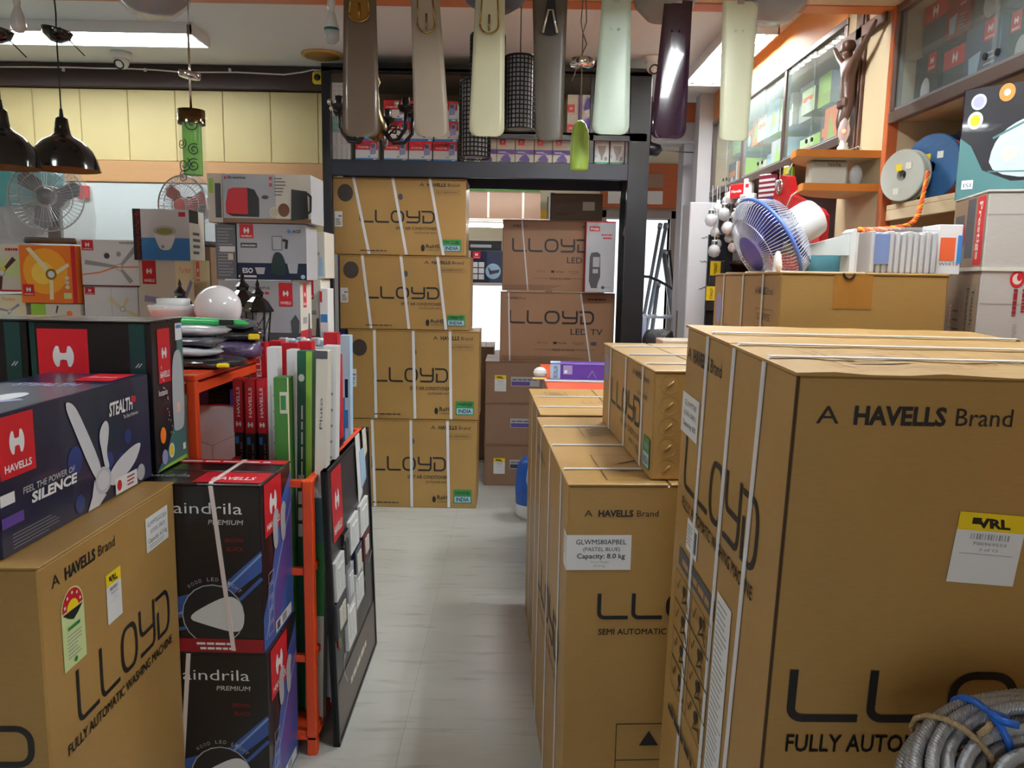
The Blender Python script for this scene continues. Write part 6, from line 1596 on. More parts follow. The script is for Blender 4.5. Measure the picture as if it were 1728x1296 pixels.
# chandelier
y = 3.05; p = at(634, 240, y)
ch = thing('chandelier', 'black and brass scroll-arm chandelier behind the first two blades', 'chandelier', (p.x, y, p.z))
MB().lathe([(.001, 0), (.02, .01), (.04, .03), (.045, .06), (.03, .09), (.018, .12), (.012, .2), (.02, .22), (.012, .24), (.008, .4)], 20).build('hub', mat('antique brass', S(110, 90, 60), .3, 1), ch, True)
cord(ch, [(0, 0, .4), (0, 0, SOF - p.z)], .004)
AB_ = mat('antique black metal', S(34, 30, 30), .3, .5)
for k, a_ in enumerate((2.9, 3.7, .3, -.5, 1.4)):
    c, s_ = math.cos(a_), math.sin(a_); R = .14
    arm = MB().tube([(.03 * c, .03 * s_, .05), (.07 * c, .07 * s_, .0), (.11 * c, .11 * s_, .005), (R * c, R * s_, .04), (R * 1.02 * c, R * 1.02 * s_, .1)], .007, 8).tube([(.05 * c, .05 * s_, .03), (.075 * c, .075 * s_, .055), (.1 * c, .1 * s_, .05), (.095 * c, .095 * s_, .025), (.08 * c, .08 * s_, .03)], .004, 6).build('arm', AB_, ch, True)
    MB().lathe([(.001, .095), (.022, .1), (.032, .115), (.03, .12), (.001, .118)], 14, Matrix.Translation((R * 1.02 * c, R * 1.02 * s_, 0))).lathe([(.014, .118), (.016, .15), (.001, .152)], 12, Matrix.Translation((R * 1.02 * c, R * 1.02 * s_, 0))).build('cup', AB_, arm, True)
    MB().ball((R * 1.02 * c - .03, R * 1.02 * s_ - .02, .125), .011, 10, 6).build('glass_bead', CHROME, arm, True)
# lamps flush on the soffit
def dish(label, u, vb, wpx, y, m, wrapped=False):
    p = at(u, vb, y); R = wpx / 2 / 1300 * y
    o = thing('ceiling_lamp', label, 'lamp', (p.x, y, p.z))
    Hh = SOF - p.z
    MB().lathe([(.001, 0), (R * .5, .006), (R * .85, Hh * .35), (R, Hh * .75)], 32).build('bowl', m, o, True)
    MB().lathe([(R * 1.01, Hh * .75), (R * .9, Hh * .9), (R * .4, Hh), (.001, Hh)], 32).build('fitting', STEEL, o, True)
    if wrapped: MB().lathe([(.001, -.006), (R * .55, -.002), (R * .92, Hh * .3), (R * 1.06, Hh * .72), (R * .7, Hh)], 22).build('plastic_wrap', CLEARP, o, True)
    return o
dish('plastic-wrapped dish lamp on the soffit at the upper left', 258, 25, 120, 2.9, mat('grey satin glass', S(150, 146, 150), .2), True)
dish('grey dish lamp on the soffit between the mint and purple blades', 1120, 35, 110, 2.88, mat('grey shade', S(140, 136, 134), .5))
dish('plastic-wrapped dish lamp on the soffit at the upper right', 1305, 36, 110, 2.86, mat('grey satin glass', S(150, 146, 150), .2), True)
dish('blue-grey dish lamp on the soffit behind the cream blade', 835, 20, 110, 2.95, mat('slate shade', S(90, 100, 116), .5))
# black ceiling fan far right
fc = Vector((1.0, 6.0, 2.52))
cf = thing('ceiling_fan', 'black ceiling fan near the far right doorway', 'fan', fc)
MB().lathe([(.001, -.05), (.07, -.045), (.1, -.01), (.09, .03), (.03, .05), (.015, .06), (.015, CEIL - fc.z)], 24).build('motor', BLKM, cf, True)
for k in range(3):
    t = 2 * PI * k / 3 + .15; c, s_ = math.cos(t), math.sin(t)
    Pq = [(.09, -.03), (.2, -.05), (.55, -.06), (.6, 0), (.55, .06), (.2, .05), (.09, .03)]
    MB().prism([(a_ * c - b_ * s_, a_ * s_ + b_ * c, -.01 + b_ * .2) for a_, b_ in Pq], .006, (0, 0, 1)).build('blade', BLKM, cf)

# ================================================================== CEILING BITS
def cctv(label, u, v, y):
    p = at(u, v, y)
    o = thing('dome_camera', label, 'camera', (p.x, y, CEIL - .001))
    MB().lathe([(.001, 0), (.062, 0), (.062, -.012), (.056, -.03), (.046, -.04)], 24).build('base', PWHITE, o, True)
    b = MB().ball((0, 0, -.055), .046, 22, 12).build('ball', PWHITE, o, True)
    dirv = Vector((-.0, -.75, -.55)).normalized(); M_ = Matrix.Translation(Vector((0, 0, -.055)) + dirv * .034) @ dirv.to_track_quat('Z', 'Y').to_matrix().to_4x4()
    MB().lathe([(.001, .006), (.024, .006), (.03, .012), (.032, .008)], 20, M_).build('lens', BLKG, b, True)
    return o
cctv('white dome security camera on the left of the ceiling', 205, 105, 5.05)
cctv('white dome security camera behind the purple blade', 1102, 135, 4.95)
p = at(545, 98, 5.05)
yc = thing('ceiling_speaker', 'flat round amber fitting on the ceiling', 'light', (p.x, 5.02, CEIL - .001))
MB().lathe([(.001, 0), (.125, 0), (.125, -.008), (.105, -.014)], 32).build('rim', mat('amber plastic', S(190, 150, 80), .5), yc, True)
MB().lathe([(.105, -.012), (.08, -.02), (.001, -.022)], 32).build('grille', mat('dull amber grille', S(150, 116, 60), .6), yc, True)
p = at(531, 126, 5.2)
yd = thing('door_chime', 'small yellow round-fronted device at the end of the dark fascia', 'device', (p.x, WY - .085, p.z))
MB().box((-.035, 0, -.04), (.035, .03, .04), .012).build('case', YEL, yd)
MB().lathe([(.022, .0), (.018, .012), (.001, .013)], 18, Matrix.Rotation(PI / 2, 4, 'X')).build('black_dial', BLKG, yd, True)
wr = thing('ceiling_cable', 'white cable sagging along the dark fascia', 'cable', (0, 0, 0))
pts = [at(u, v, WY - .06) for u, v in ((0, 113), (60, 113), (130, 114), (155, 115), (220, 116), (262, 118), (310, 122), (400, 122), (440, 124), (480, 126), (510, 122), (528, 118), (580, 120))]
MB().tube(pts, .005, 6).build('cable', PWHITE, wr, True)
for u in (107, 245, 388): q = at(u, 118, WY - .058); MB().box((q.x - .008, q.y - .008, q.z - .01), (q.x + .008, q.y + .008, q.z + .01), .002).build('clip', PWHITE, wr)

# ================================================================== RIGHT WALL GOODS
# --- blue pedestal fan lying on the carton
fc = at(1296, 412, 2.42)
wf = thing('wall_fan', 'white wall fan with a blue guard and blades lying on the air conditioner carton', 'fan', (fc.x, 2.42, base.z + .6 + .0005))
hc = Vector((0, 0, fc.z - wf.location.z))
nrm = Vector((-.84, -.14, -.5)).normalized()
Mf = Matrix.Translation(hc) @ nrm.to_track_quat('Z', 'Y').to_matrix().to_4x4()
R = .152
GW2 = mat('white wire', S(214, 216, 226), .35, .2); BLU = mat('blue fan plastic', S(84, 100, 200), .35); BLUR = mat('blue ring plastic', S(96, 130, 220), .35)
mb = MB(); NW = 84
for k in range(NW):
    t = 2 * PI * k / NW; c, s_ = math.cos(t), math.sin(t)
    mb.tube([Mf @ Vector((R * .38 * c, R * .38 * s_, .062)), Mf @ Vector((R * .75 * c, R * .75 * s_, .05)), Mf @ Vector((R * .98 * c, R * .98 * s_, .02)), Mf @ Vector((R * c, R * s_, 0))], .0013, 4)
mb.tube([Mf @ Vector((R * .7 * math.cos(2 * PI * k / 40), R * .7 * math.sin(2 * PI * k / 40), .053)) for k in range(40)], .0015, 5, True)
mb.build('front_guard', GW2, wf)
mb = MB()
for k in range(NW):
    t = 2 * PI * k / NW; c, s_ = math.cos(t), math.sin(t)
    mb.tube([Mf @ Vector((R * .3 * c, R * .3 * s_, -.075)), Mf @ Vector((R * .8 * c, R * .8 * s_, -.06)), Mf @ Vector((R * c, R * s_, 0))], .0013, 4)
mb.build('rear_guard', GW2, wf)
MB().tube([Mf @ Vector((R * math.cos(2 * PI * k / 56), R * math.sin(2 * PI * k / 56), .0)) for k in range(56)], .0062, 8, True).build('guard_ring', BLUR, wf, True)
MB().lathe([(.001, .068), (R * .34, .066), (R * .4, .06), (R * .4, .056)], 30, Mf).build('badge', mat('violet badge', S(112, 104, 200), .4), wf, True)
for k in range(3):
    mbk = MB(); rows = []
    for i in range(8):
        r = R * (.2 + .68 * i / 7); wd = .95 - .25 * abs(i / 7 - .5)
        rows.append([Mf @ Vector((r * math.cos(2 * PI * k / 3 + s * wd), r * math.sin(2 * PI * k / 3 + s * wd), -.02 + .035 * s)) for s in (-1, -.5, 0, .5, 1)])
    vs = [p for r_ in rows for p in r_]; fs = [(i * 5 + j, i * 5 + j + 1, (i + 1) * 5 + j + 1, (i + 1) * 5 + j) for i in range(7) for j in range(4)]
    mesh_obj('blade', vs, fs, BLU, wf, True)
MB().lathe([(.001, .03), (R * .2, .025), (R * .22, -.03)], 20, Mf).build('blade_hub', BLU, wf, True)
# motor housing points up to the right
ax_ = -nrm; m0 = hc + ax_ * .055
Mm = Matrix.Translation(m0) @ ax_.to_track_quat('Z', 'Y').to_matrix().to_4x4()
MB().lathe([(.02, -.01), (.05, 0), (.058, .015), (.06, .1), (.057, .118), (.045, .126), (.001, .128)], 28, Mm).build('motor_housing', PWHITE, wf, True)
# neck, bracket arm, wall plate
pl_ = at(1432, 425, 2.47) - wf.location; nk = at(1352, 424, 2.45) - wf.location
MB().prism([nk + Vector((0, -.012, -.012)), nk + Vector((0, -.012, .012)), pl_ + Vector((-.01, -.03, .055)), pl_ + Vector((-.01, -.03, -.012))], .045, (0, 1, 0)).build('bracket_arm', mat('pale aqua plastic', S(206, 216, 218), .35), wf)
MB().prism([pl_ + Vector((-.012, -.04, -pl_.z + .001)), pl_ + Vector((-.012, -.04, .06)), pl_ + Vector((0, -.04, .07)), pl_ + Vector((.018, -.04, .066)), pl_ + Vector((.026, -.04, .045)), pl_ + Vector((.026, -.04, -pl_.z + .001))], .07, (0, 1, 0)).build('wall_plate', PWHITE, wf)
MB().tube([hc + Vector((.03, .02, 0)), nk], .02, 12).build('neck', PWHITE, wf, True)
MB().lathe([(.012, 0), (.012, .006), (.001, .007)], 16, Matrix.Translation(nk + Vector((0, -.014, 0))) @ Matrix.Rotation(PI / 2, 4, 'X')).build('pivot_screw', CHROME, wf, True)
rb = at(1385, 440, 2.56)
tag(MB().box((rb.x - .05, 2.56, base.z + .601), (rb.x + .07, 2.62, at(1385, 410, 2.56).z), .008).build('teal_box', mat('teal glossy plastic', S(90, 150, 168), .25, coat=.4)), 'small teal plastic box behind the wall fan bracket', 'box')
tag(MB().lathe([(.001, 0), (.012, 0), (.013, .02), (.009, .045), (.004, .055), (.001, .056)], 14).build('small_bulb', OPAL, None, True), 'small white candle bulb standing in front of the wall fan', 'bulb').location = (at(1311, 460, 2.12).x, 2.12, base.z + .6012)

# --- clear wrapped stack of plates
p0 = at(1452, 465, 2.1); p1 = at(1560, 465, 2.1); zb = base.z + .6005
ws = thing('wrapped_plates', 'row of white switch plates shrink-wrapped in clear plastic on the air conditioner carton', 'package', (p0.x, 2.06, zb), math.radians(-4))
wl_ = p1.x - p0.x; hh = at(1500, 385, 2.1).z - zb
for k in range(11): MB().box((.006 + k * wl_ / 11, .004, .001), (.006 + k * wl_ / 11 + wl_ / 11 * .7, .1, hh - .01 - .003 * (k % 3)), .002).build('plate', mat('frosted plate', S(190, 190, 198), .3), ws)
MB().box((0, -.002, 0), (wl_ + .004, .106, hh), .006).build('plastic_film', CLEARP, ws)
MB().box((.012, -.004, hh * .2), (.05, -.0025, hh * .85), .0005).build('blue_label', mat('washed blue label', S(110, 130, 180), .4), ws)
wx_ = p1.x; 
wbx = carton('lamp_carton', 'white, orange and blue lamp box at the end of the wrapped plates', 'box', (wx_ + .012, 2.07, zb), (.062, .1, at(1580, 380, 2.1).z - zb), math.radians(-4), WHITE, flaps=False, body='box_body', bev=.002)
a = Art(wbx, (.062, .1, hh), 'F'); a.rect(.006, hh * .3, .045, hh * .8, mat('orange red print', S(222, 100, 60), .4)); a.text('WHITE', .006, hh * .2, .05, .009, DGREY); a.rect(.05, hh * .25, .062, hh * .85, BLUE); a.done()
rp = thing('rope_end', 'orange and yellow twisted rope trailing from the cable reel over the wrapped plates', 'rope', (0, 0, 0))
PTS = [at(u, v, y_) for u, v, y_ in ((1566, 290, 2.84), (1560, 320, 2.7), (1553, 350, 2.45), (1545, 370, 2.35), (1530, 381, 2.25), (1500, 386, 2.16), (1470, 388, 2.12), (1450, 388, 2.1))]
def smooth(P, n=6):
    out = []
    for i in range(len(P) - 1):
        a_, b_, c_, d_ = P[max(0, i - 1)], P[i], P[i + 1], P[min(len(P) - 1, i + 2)]
        for k in range(n):
            t = k / n; out.append(.5 * ((2 * b_) + (c_ - a_) * t + (2 * a_ - 5 * b_ + 4 * c_ - d_) * t * t + (3 * b_ - a_ - 3 * c_ + d_) * t ** 3))
    return out + [P[-1]]
sp_ = smooth(PTS, 10)
ORR = mat('orange rope strand', S(240, 90, 50), .7); YRR = mat('yellow rope strand', S(244, 180, 40), .7)
for s_i, m_ in ((0, ORR), (1, YRR), (2, ORR)):
    q = []
    for i, p in enumerate(sp_):
        a_ = i * .9 + s_i * 2.1; q.append(p + Vector((math.cos(a_) * .004, math.sin(a_) * .002, math.sin(a_) * .004)))
    MB().tube(q, .0042, 6).build('strand', m_, rp, True)

# --- cable reels
REELB = mat('blue reel flange', S(36, 78, 122), .5, noise=.25, nscale=10, bump=.3, bscale=30)
def reel(label, y, c, R, wd, fm, wire, tilt=0.0, wr_=.62):
    o = thing('cable_reel', label, 'reel', c, (0, 0, tilt), 'cable reels under the near cabinet')
    M1 = Matrix.Rotation(PI / 2, 4, 'X')
    for k, off in enumerate((0, wd)):
        MB().lathe([(.02, 0), (R * .97, 0), (R, .004), (R, .01), (R * .97, .014), (.02, .014), (.02, 0)], 40, Matrix.Translation((0, off, R)) @ M1).build('flange', fm, o)
    MB().lathe([(R * .3, -.01), (R * .3, -wd + .02)], 24, Matrix.Translation((0, 0, R)) @ M1).build('drum', fm, o, True)
    if wire:
        mb = MB()
        n = max(3, int(wd / .012))
        for i in range(n):
            yy = .012 + (wd - .03) * (i + .5) / n; mb.tube([(R * wr_ * math.cos(2 * PI * k / 36), yy, R + R * wr_ * math.sin(2 * PI * k / 36)) for k in range(36)], .0075, 6, True)
        mb.build('wound_wire', wire, o, True)
    for k in range(3): MB().box((R * .3 * math.cos(k * 2) - .012, -.0155, R + R * .6 * math.sin(k * 2 + .6) - .012), (R * .3 * math.cos(k * 2) + .012, -.0138, R + R * .6 * math.sin(k * 2 + .6) + .012)).build('sticker', YEL if k % 2 else OFFW, o)
    return o
def rc(u, vt, vb, y): t_ = at(u, vt, y); b_ = at(u, vb, y); return Vector((t_.x, y, b_.z)), (t_.z - b_.z) / 2
zsh = None
for k, (lab, u, vt, vb, y, wd, fm, wire, tl) in enumerate((
        ('pale grey reel flange, farthest left of the cable reels', 1541, 246, 338, 2.86, .03, mat('pale reel flange', S(176, 178, 170), .5, noise=.15, nscale=9), None, -1.15),
        ('blue cable reel wound with orange rope', 1584, 222, 338, 2.88, .07, REELB, ORR, -1.15),
        ('blue cable reel wound with white wire, nearest the heater box', 1617, 215, 342, 2.91, .09, REELB, mat('white wire sheath', S(214, 214, 220), .4), -1.15))):
    c, r = rc(u, vt, vb, y)
    zf_ = at(1540, 338, 2.9).z
    reel(lab, y, (*((1.45, 2.96), (1.535, 2.92), (1.645, 2.85))[k], zf_), r, wd, fm, wire, tl, .84)
# shelf that carries the reels
zsh = min(o_.location.z for o_ in COL.objects if o_.name.startswith('cable_reel')) - .002
rs_ = thing('recess_shelf', 'beige board shelf in the recess carrying the cable reels', 'shelf', (WX + .005, 2.4, zsh - .02))
MB().box((0, 0, 0), (.51, .69, .02), .002).build('shelf_board', BEIGEP, rs_)
MB().box((0, .0, -.04), (.02, .69, 0), .002).build('front_lip', BEIGEP, rs_)
tag(MB().box((1.46, 2.36, .951), (1.7, 2.62, 1.6), .006).build('grey_bundle_box', mat('dull white sacking', S(196, 196, 196), .7, bump=.5, bscale=20)), 'dull white bundle on the counter below the cable reels', 'bundle')

# --- wooden figure on the panel (carved cross figure)
pf0 = atx(1440, 118, WX - .02)
BRZ = mat('dark carved wood', S(74, 48, 38), .38, noise=.2, nscale=20)
cx_ = thing('carved_figure', 'dark carved wooden figure with outstretched arms hung on the beige panel', 'carving', (WX - .017, 3.4, 2.12))
def skin_figure(name, parent, joints, edges_, radii, m, sub=2):
    me = bpy.data.meshes.new(name); me.from_pydata(joints, edges_, []); ob = bpy.data.objects.new(name, me); COL.objects.link(ob); ob.parent = parent
    md = ob.modifiers.new('skin', 'SKIN')
    if not me.skin_vertices: 
        bm = bmesh.new(); bm.from_mesh(me); bm.verts.layers.skin.verify(); bm.to_mesh(me); bm.free()
    for i, r in enumerate(radii):
        sv = me.skin_vertices[0].data[i]; sv.radius = r if isinstance(r, tuple) else (r, r); sv.use_root = (i == 0)
    sb_ = ob.modifiers.new('sub', 'SUBSURF'); sb_.levels = sub; sb_.render_levels = sub
    md.use_smooth_shade = True
    me.materials.append(m)
    return ob
# local axes: x into the room is negative, y along the wall, z up. height about 0.46 m
J = [(-.03, 0, .2), (-.035, 0, .26), (-.035, .0, .33), (-.04, .0, .36), (-.05, 0.0, .40),
     (-.035, -.05, .35), (-.03, -.13, .40), (-.025, -.2, .46), (-.035, .05, .35), (-.03, .13, .40), (-.025, .2, .46),
     (-.035, .02, .18), (-.055, .015, .1), (-.03, .01, .03), (-.045, .008, 0), (-.035, -.02, .18), (-.05, -.012, .1), (-.03, -.006, .03), (-.045, -.006, 0)]
E_ = [(0, 1), (1, 2), (2, 3), (3, 4), (2, 5), (5, 6), (6, 7), (2, 8), (8, 9), (9, 10), (0, 11), (11, 12), (12, 13), (13, 14), (0, 15), (15, 16), (16, 17), (17, 18)]
Rr = [.034, .03, .038, .014, .026, .018, .013, .009, .018, .013, .009, .024, .018, .011, .01, .024, .018, .011, .01]
skin_figure('figure', cx_, J, E_, Rr, BRZ)
blob('hair', cx_, (-.045, 0, .412), (.026, .03, .024), BRZ, 3, 14, 8, .06)
MB().box((-.03, -.035, .16), (-.068, .035, .205), .01).build('loincloth', BRZ, cx_)
MB().box((-.008, -.03, -.05), (.0, .03, .56), .003).box((-.008, -.24, .44), (.0, .24, .49), .003).build('back_cross', mat('walnut strip', S(92, 62, 50), .5), cx_)

# small lit night lamp on the upper corner shelf
p = at(1418, 262, 3.25)
nl = thing('night_lamp', 'small clear night lamp with a red glow on the upper corner shelf', 'lamp', (WX - .13, 3.22, 2.0715))
MB().lathe([(.001, 0), (.02, 0), (.022, .02), (.014, .03), (.012, .045)], 16).build('base', PWHITE, nl, True)
MB().lathe([(.012, .045), (.022, .07), (.024, .09), (.016, .12), (.004, .135), (.001, .136)], 16).build('glass', mat('clear bulb lens', S(200, 206, 210), .08, alpha=.5), nl, True)
MB().ball((0, 0, .085), .008, 10, 6).build('filament', mat('red filament glow', (1, .12, .03, 1), .5, emit=6), nl, True)
MB().tube([(.02, 0, .01), (.05, 0, .02), (.07, .02, .03), (.1, .01, .005)], .002, 5).build('lead', PWHITE, nl)

# --- goods in the near cabinet (dark boxes with red tops)
rng = random.Random(21)
DKC = [mat('near black card', S(34, 36, 44), .4), mat('charcoal card', S(50, 54, 64), .4), mat('slate blue card', S(60, 74, 110), .4), mat('dark teal card', S(30, 52, 58), .4)]
posn = ['first', 'second', 'third', 'fourth', 'fifth', 'sixth', 'seventh', 'eighth', 'ninth', 'tenth', 'eleventh', 'twelfth']
def cab_box(name, label, y0, y1, z0, z1, x, m, grp, draw=None, dep=.2):
    dims = (dep, y1 - y0, z1 - z0)
    o = carton(name, label, 'box', (x, y0, z0), dims, 0, m, grp, flaps=False, body='box_body', bev=.002)
    if draw:
        a = Art(o, dims, 'L'); draw(a, dims[1], dims[2]); a.done()
    return o
def d_dark(k):
    def f(a, w, h):
        a.havells(w * (.1 if k % 2 else .55), h * .66, w * .32, h * .32)
        if k % 3 == 0: a.disc(w * .5, h * .3, w * .2, h * .26, SILVERP)
        if k % 3 == 1: a.rect(0, h * .62, w, h, RED); a.emblem(w * .5, h * .8, min(w, h) * .12)
        if k % 3 == 2: a.poly([(w * .2, h * .1), (w * .4, h * .1), (w * .5, h * .55), (w * .15, h * .5)], LBLUE); a.lines(w * .6, h * .1, w * .9, h * .5, 5, SILVERP, .3)
    return f
yy = 3.05
for k in range(10):
    wd = [.17, .15, .2, .16, .22][k % 5]
    cab_box('appliance_box', 'dark appliance box on the near wall cabinet floor, %s from the far end' % posn[k], yy - wd + .006, yy, 2.196, 2.196 + [.19, .17, .2][k % 3], WX + .05 + rng.uniform(0, .03), DKC[k % 4], 'dark boxes in the near cabinet', d_dark(k))
    cab_box('appliance_box', 'red-banded appliance box on the near wall cabinet glass shelf, %s from the far end' % posn[k], yy - wd + .006, yy, 2.4015, 2.4015 + [.17, .14][k % 2], WX + .05 + rng.uniform(0, .03), [DKC[2], REDD, DKC[1]][k % 3], 'boxes on the near cabinet shelf', d_dark(k + 1))
    yy -= wd
# --- goods in the far cabinet
yy = 3.64; k = 0
pal = [OFFW, LGREEN, WHITE, ORANGEP, mat('pale green card', S(190, 220, 170), .45), LBLUE, DGREY, SILVERP]
def d_leaf(k):
    def f(a, w, h):
        a.rect(0, 0, w, h, pal[(k * 3) % 8])
        if k % 2: a.poly([(w * .2, h * .1), (w * .8, h * .3), (w * .5, h * .9)], LGREEN)
        else: a.rect(w * .1, h * .5, w * .9, h * .7, ORANGEP if k % 3 else GREEN); a.disc(w * .5, h * .3, w * .2, w * .2, WHITE)
    return f
while yy < 5.7:
    wd = rng.uniform(.16, .23)
    if yy + wd > 5.8: break
    h1 = rng.uniform(.15, .22); h2 = rng.uniform(.12, .2)
    cab_box('bulb_pack', 'coloured lamp pack on the far wall cabinet floor, %s from the carved figure' % posn[k % 12], yy, yy + wd - .01, 2.1905, 2.1905 + h1, WX + .08 + rng.uniform(0, .12), pal[k % 8], 'lamp packs in the far cabinet', d_leaf(k))
    cab_box('bulb_pack', 'coloured lamp pack on the far wall cabinet glass shelf, %s from the carved figure' % posn[k % 12], yy, yy + wd - .01, 2.4475, 2.4475 + h2, WX + .08 + rng.uniform(0, .12), pal[(k + 3) % 8], 'lamp packs on the far cabinet shelf', d_leaf(k + 1))
    yy += wd; k += 1

# --- goods hanging under the far cabinet
def hang_pack(label, u, v, y, w, h, m, name='blister_pack', draw=None, d=.03, grp='packs hanging under the far cabinet'):
    p = at(u, v, y)
    o = thing(name, label, 'pack', (p.x, y, p.z), math.radians(-60), grp)
    MB().box((-w / 2, -d / 2, 0), (w / 2, d / 2, h), .006).build('pack_body', m, o)
    if draw:
        a = Art(o, (w, d, h), 'F'); a.o = Vector((-w / 2, -d / 2, 0)); draw(a, w, h); a.done()
    if 2.168 - p.z - h > .01: MB().tube([(0, 0, h), (0, 0, 2.158 - p.z)], .0015, 4).build('hang_string', PWHITE, o)
    return o
hang_pack('red packet with white lettering under the far cabinet', 1245, 335, 5.0, .12, .09, mat('glossy red packet', S(200, 40, 44), .25, coat=.4), draw=lambda a, w, h: a.text('Havells', w * .15, h * .4, w * .7, h * .2, WHITE, .03))
hang_pack('white and red packet right of the red one', 1263, 332, 4.9, .07, .11, PWHITE, draw=lambda a, w, h: (a.rect(w * .3, h * .5, w * .7, h * .7, RED)))
hang_pack('small white carton hanging among the bulbs', 1262, 344, 4.85, .12, .06, WHITE, draw=lambda a, w, h: a.lines(w * .1, h * .2, w * .6, h * .8, 3, GREYP))
hang_pack('stack of red and white blister cards', 1296, 336, 4.5, .13, .14, mat('maroon card', S(130, 40, 60), .35), draw=lambda a, w, h: [a.rect(w * .05, h * (.1 + .2 * q), w * .95, h * (.2 + .2 * q), WHITE) for q in range(4)])
hang_pack('orange plastic pouch under the blister cards', 1294, 362, 4.5, .08, .07, mat('orange pouch', S(232, 140, 30), .3))
hang_pack('long yellow and green strip of small packs', 1327, 358, 4.2, .06, .24, mat('yellow green card', S(196, 190, 60), .35), draw=lambda a, w, h: [a.disc(w * .5, h * (.1 + .17 * q), w * .3, w * .16, [SILVERP, BLACK][q > 3]) for q in range(5)] + [a.rect(w * .75, 0, w, h, GREEN)])
hang_pack('grey packet between the blister cards and the yellow strip', 1313, 345, 4.3, .04, .13, SILVERP)
# bulbs and holders
bu = [(1200, 372), (1212, 352), (1226, 340), (1235, 334), (1248, 344), (1240, 366), (1222, 362), (1206, 392), (1210, 412), (1228, 385), (1230, 402), (1236, 418), (1205, 424)]
bw_ = ['lowest left', 'left', 'upper left', 'top', 'right of top', 'middle right', 'middle', 'far left', 'lower left', 'centre', 'lower centre', 'yellow-based lower', 'bottom']
for k, (u, v) in enumerate(bu):
    y_ = 5.1 + .05 * (k % 3); p = at(u, v, y_)
    o = thing('lamp_holder', '%s white bulb in the cluster under the far end of the cabinet' % bw_[k], 'bulb', p, 0, 'bulbs and holders under the far cabinet')
    r = .032 if k % 3 else .042
    MB().lathe([(.001, -r), (r * .7, -r * .72), (r, 0), (r * .75, r * .7), (r * .42, r), (r * .42, r * 1.7), (.001, r * 1.75)], 16).build('bulb', OPAL if k % 2 else mat('clear plastic bulb', S(210, 212, 216), .12, alpha=.7), o, True)
    MB().lathe([(r * .46, r), (r * .46, r * 1.5)], 14).build('ring', [STEEL, PWHITE, GOLD][k % 3], o, True)
    MB().tube([(0, 0, r * 1.7), (.004, 0, (2.16 - p.z) * .6), (0, 0, 2.158 - p.z)], .002, 5).build('wire', CORDM if k % 2 else PWHITE, o)
# dark shelf below
sh = thing('wall_shelf', 'dark wall shelf below the bulb cluster', 'shelf', (WX + .02, 4.4, at(1230, 436, 5.0).z - .03))
MB().box((0, 0, 0), (.36, 1.44, .02), .002).build('shelf_board', DARKB, sh)
MB().box((0, 1.42, -.6), (.36, 1.44, 0), .002).build('side_board', DARKB, sh)
for k, (u, v, lab) in enumerate(((1210, 470, 'upper'), (1203, 512, 'lower'))):
    p = at(u, v, 5.3)
    o = thing('tool_pack', lab + ' black and yellow tool pack at the pier by the far doorway', 'pack', (p.x, 5.3, p.z), 0, 'black and yellow tool packs')
    MB().box((-.05, 0, -.05), (.05, .03, .12), .004).build('card', BLACK, o)
    a = Art(o, (.1, .03, .17), 'F'); a.o = Vector((-.05, 0, -.05)); a.rect(.0, .07, .07, .165, YEL); a.text('STANLEY', .045, .08, .075, .02, BLACK, .02, 0, 1); a.done()
    MB().box((-.01, .03, -.02), (.01, .035, .08)).build('hook', STEEL, o)
pg = tag(MB().box((at(1196, 500, 5.34).x - .02, 5.336, .951), (at(1225, 500, 5.34).x + .03, 5.36, 1.86)).build('peg_panel', BLKM), 'black peg panel carrying the yellow tool packs', 'panel')
# cushion pack, red sheet, clear packs on the corner shelves
p = at(1320, 450, 3.9)
rc_ = thing('red_bag', 'large red quilted bag with round eyelets hanging below the corner shelves', 'bag', (WX - .05, 3.75, at(1370, 450, 3.75).z), 0)
RB = mat('red quilted bag', S(176, 26, 30), .35, noise=.15, nscale=6, bump=.4, bscale=9)
ywid = .62
def yz(y_, z_): return y_ - 3.75, z_ - rc_.location.z
out_ = [(3.55, at(1405, 450, 3.55).z), (4.22, 1.5), (4.26, 1.8), (4.22, 2.02), (4.12, 2.1), (4.02, 2.08), (3.95, 1.98), (3.6, 1.88), (3.55, 1.85)]
MB().prism([(-.02, *yz(a_, b_)) for a_, b_ in out_], .04, (1, 0, 0)).build('bag_body', RB, rc_)
for (a_, b_) in ((4.12, 2.04), (4.12, 1.9)):
    q = yz(a_, b_); MB().lathe([(.02, 0), (.02, .006), (.038, .006), (.038, 0)], 20, Matrix.Translation((-.021, *q)) @ Matrix.Rotation(-PI / 2, 4, 'Y')).build('eyelet', CHROME, rc_, True)
MB().tube([(-.03, *yz(4.0, 1.9)), (-.035, *yz(3.9, 1.97)), (-.02, *yz(3.8, 2.0))], .005, 6).build('strap', OFFW, rc_)
MB().tube([(0, *yz(4.1, 2.1)), (.03, *yz(4.1, 2.158))], .003, 5).build('hang_string', OFFW, rc_)
vg = thing('paper_bag', 'pale folded paper bag with grey lettering between the corner shelves', 'bag', (WX - .25, 3.24, 1.9415))
MB().box((0, 0, 0), (.16, .05, .1), .01).build('bag_body', OFFW, vg)
a = Art(vg, (.16, .05, .1), 'F'); a.text('VIGO', .02, .078, .04, .012, GREYP); a.text('TEXTIL', .07, .078, .06, .012, DGREY, .02); a.done()
cp = thing('clear_dome_pack', 'clear oval blister pack between the corner shelves', 'pack', (WX - .06, 3.24, 1.9415))
MB().ball((0, 0, .045), .03, 16, 10, (.9, .5, 1.5)).build('dome', mat('clear plastic bulb', S(210, 212, 216), .12, alpha=.7), cp, True)
bx_ = at(1425, 455, 2.9)
bb = thing('goods_packet', 'tall white packet with a blue band standing on the counter behind the fan plate', 'packet', (bx_.x - .05, 2.9, .9505))
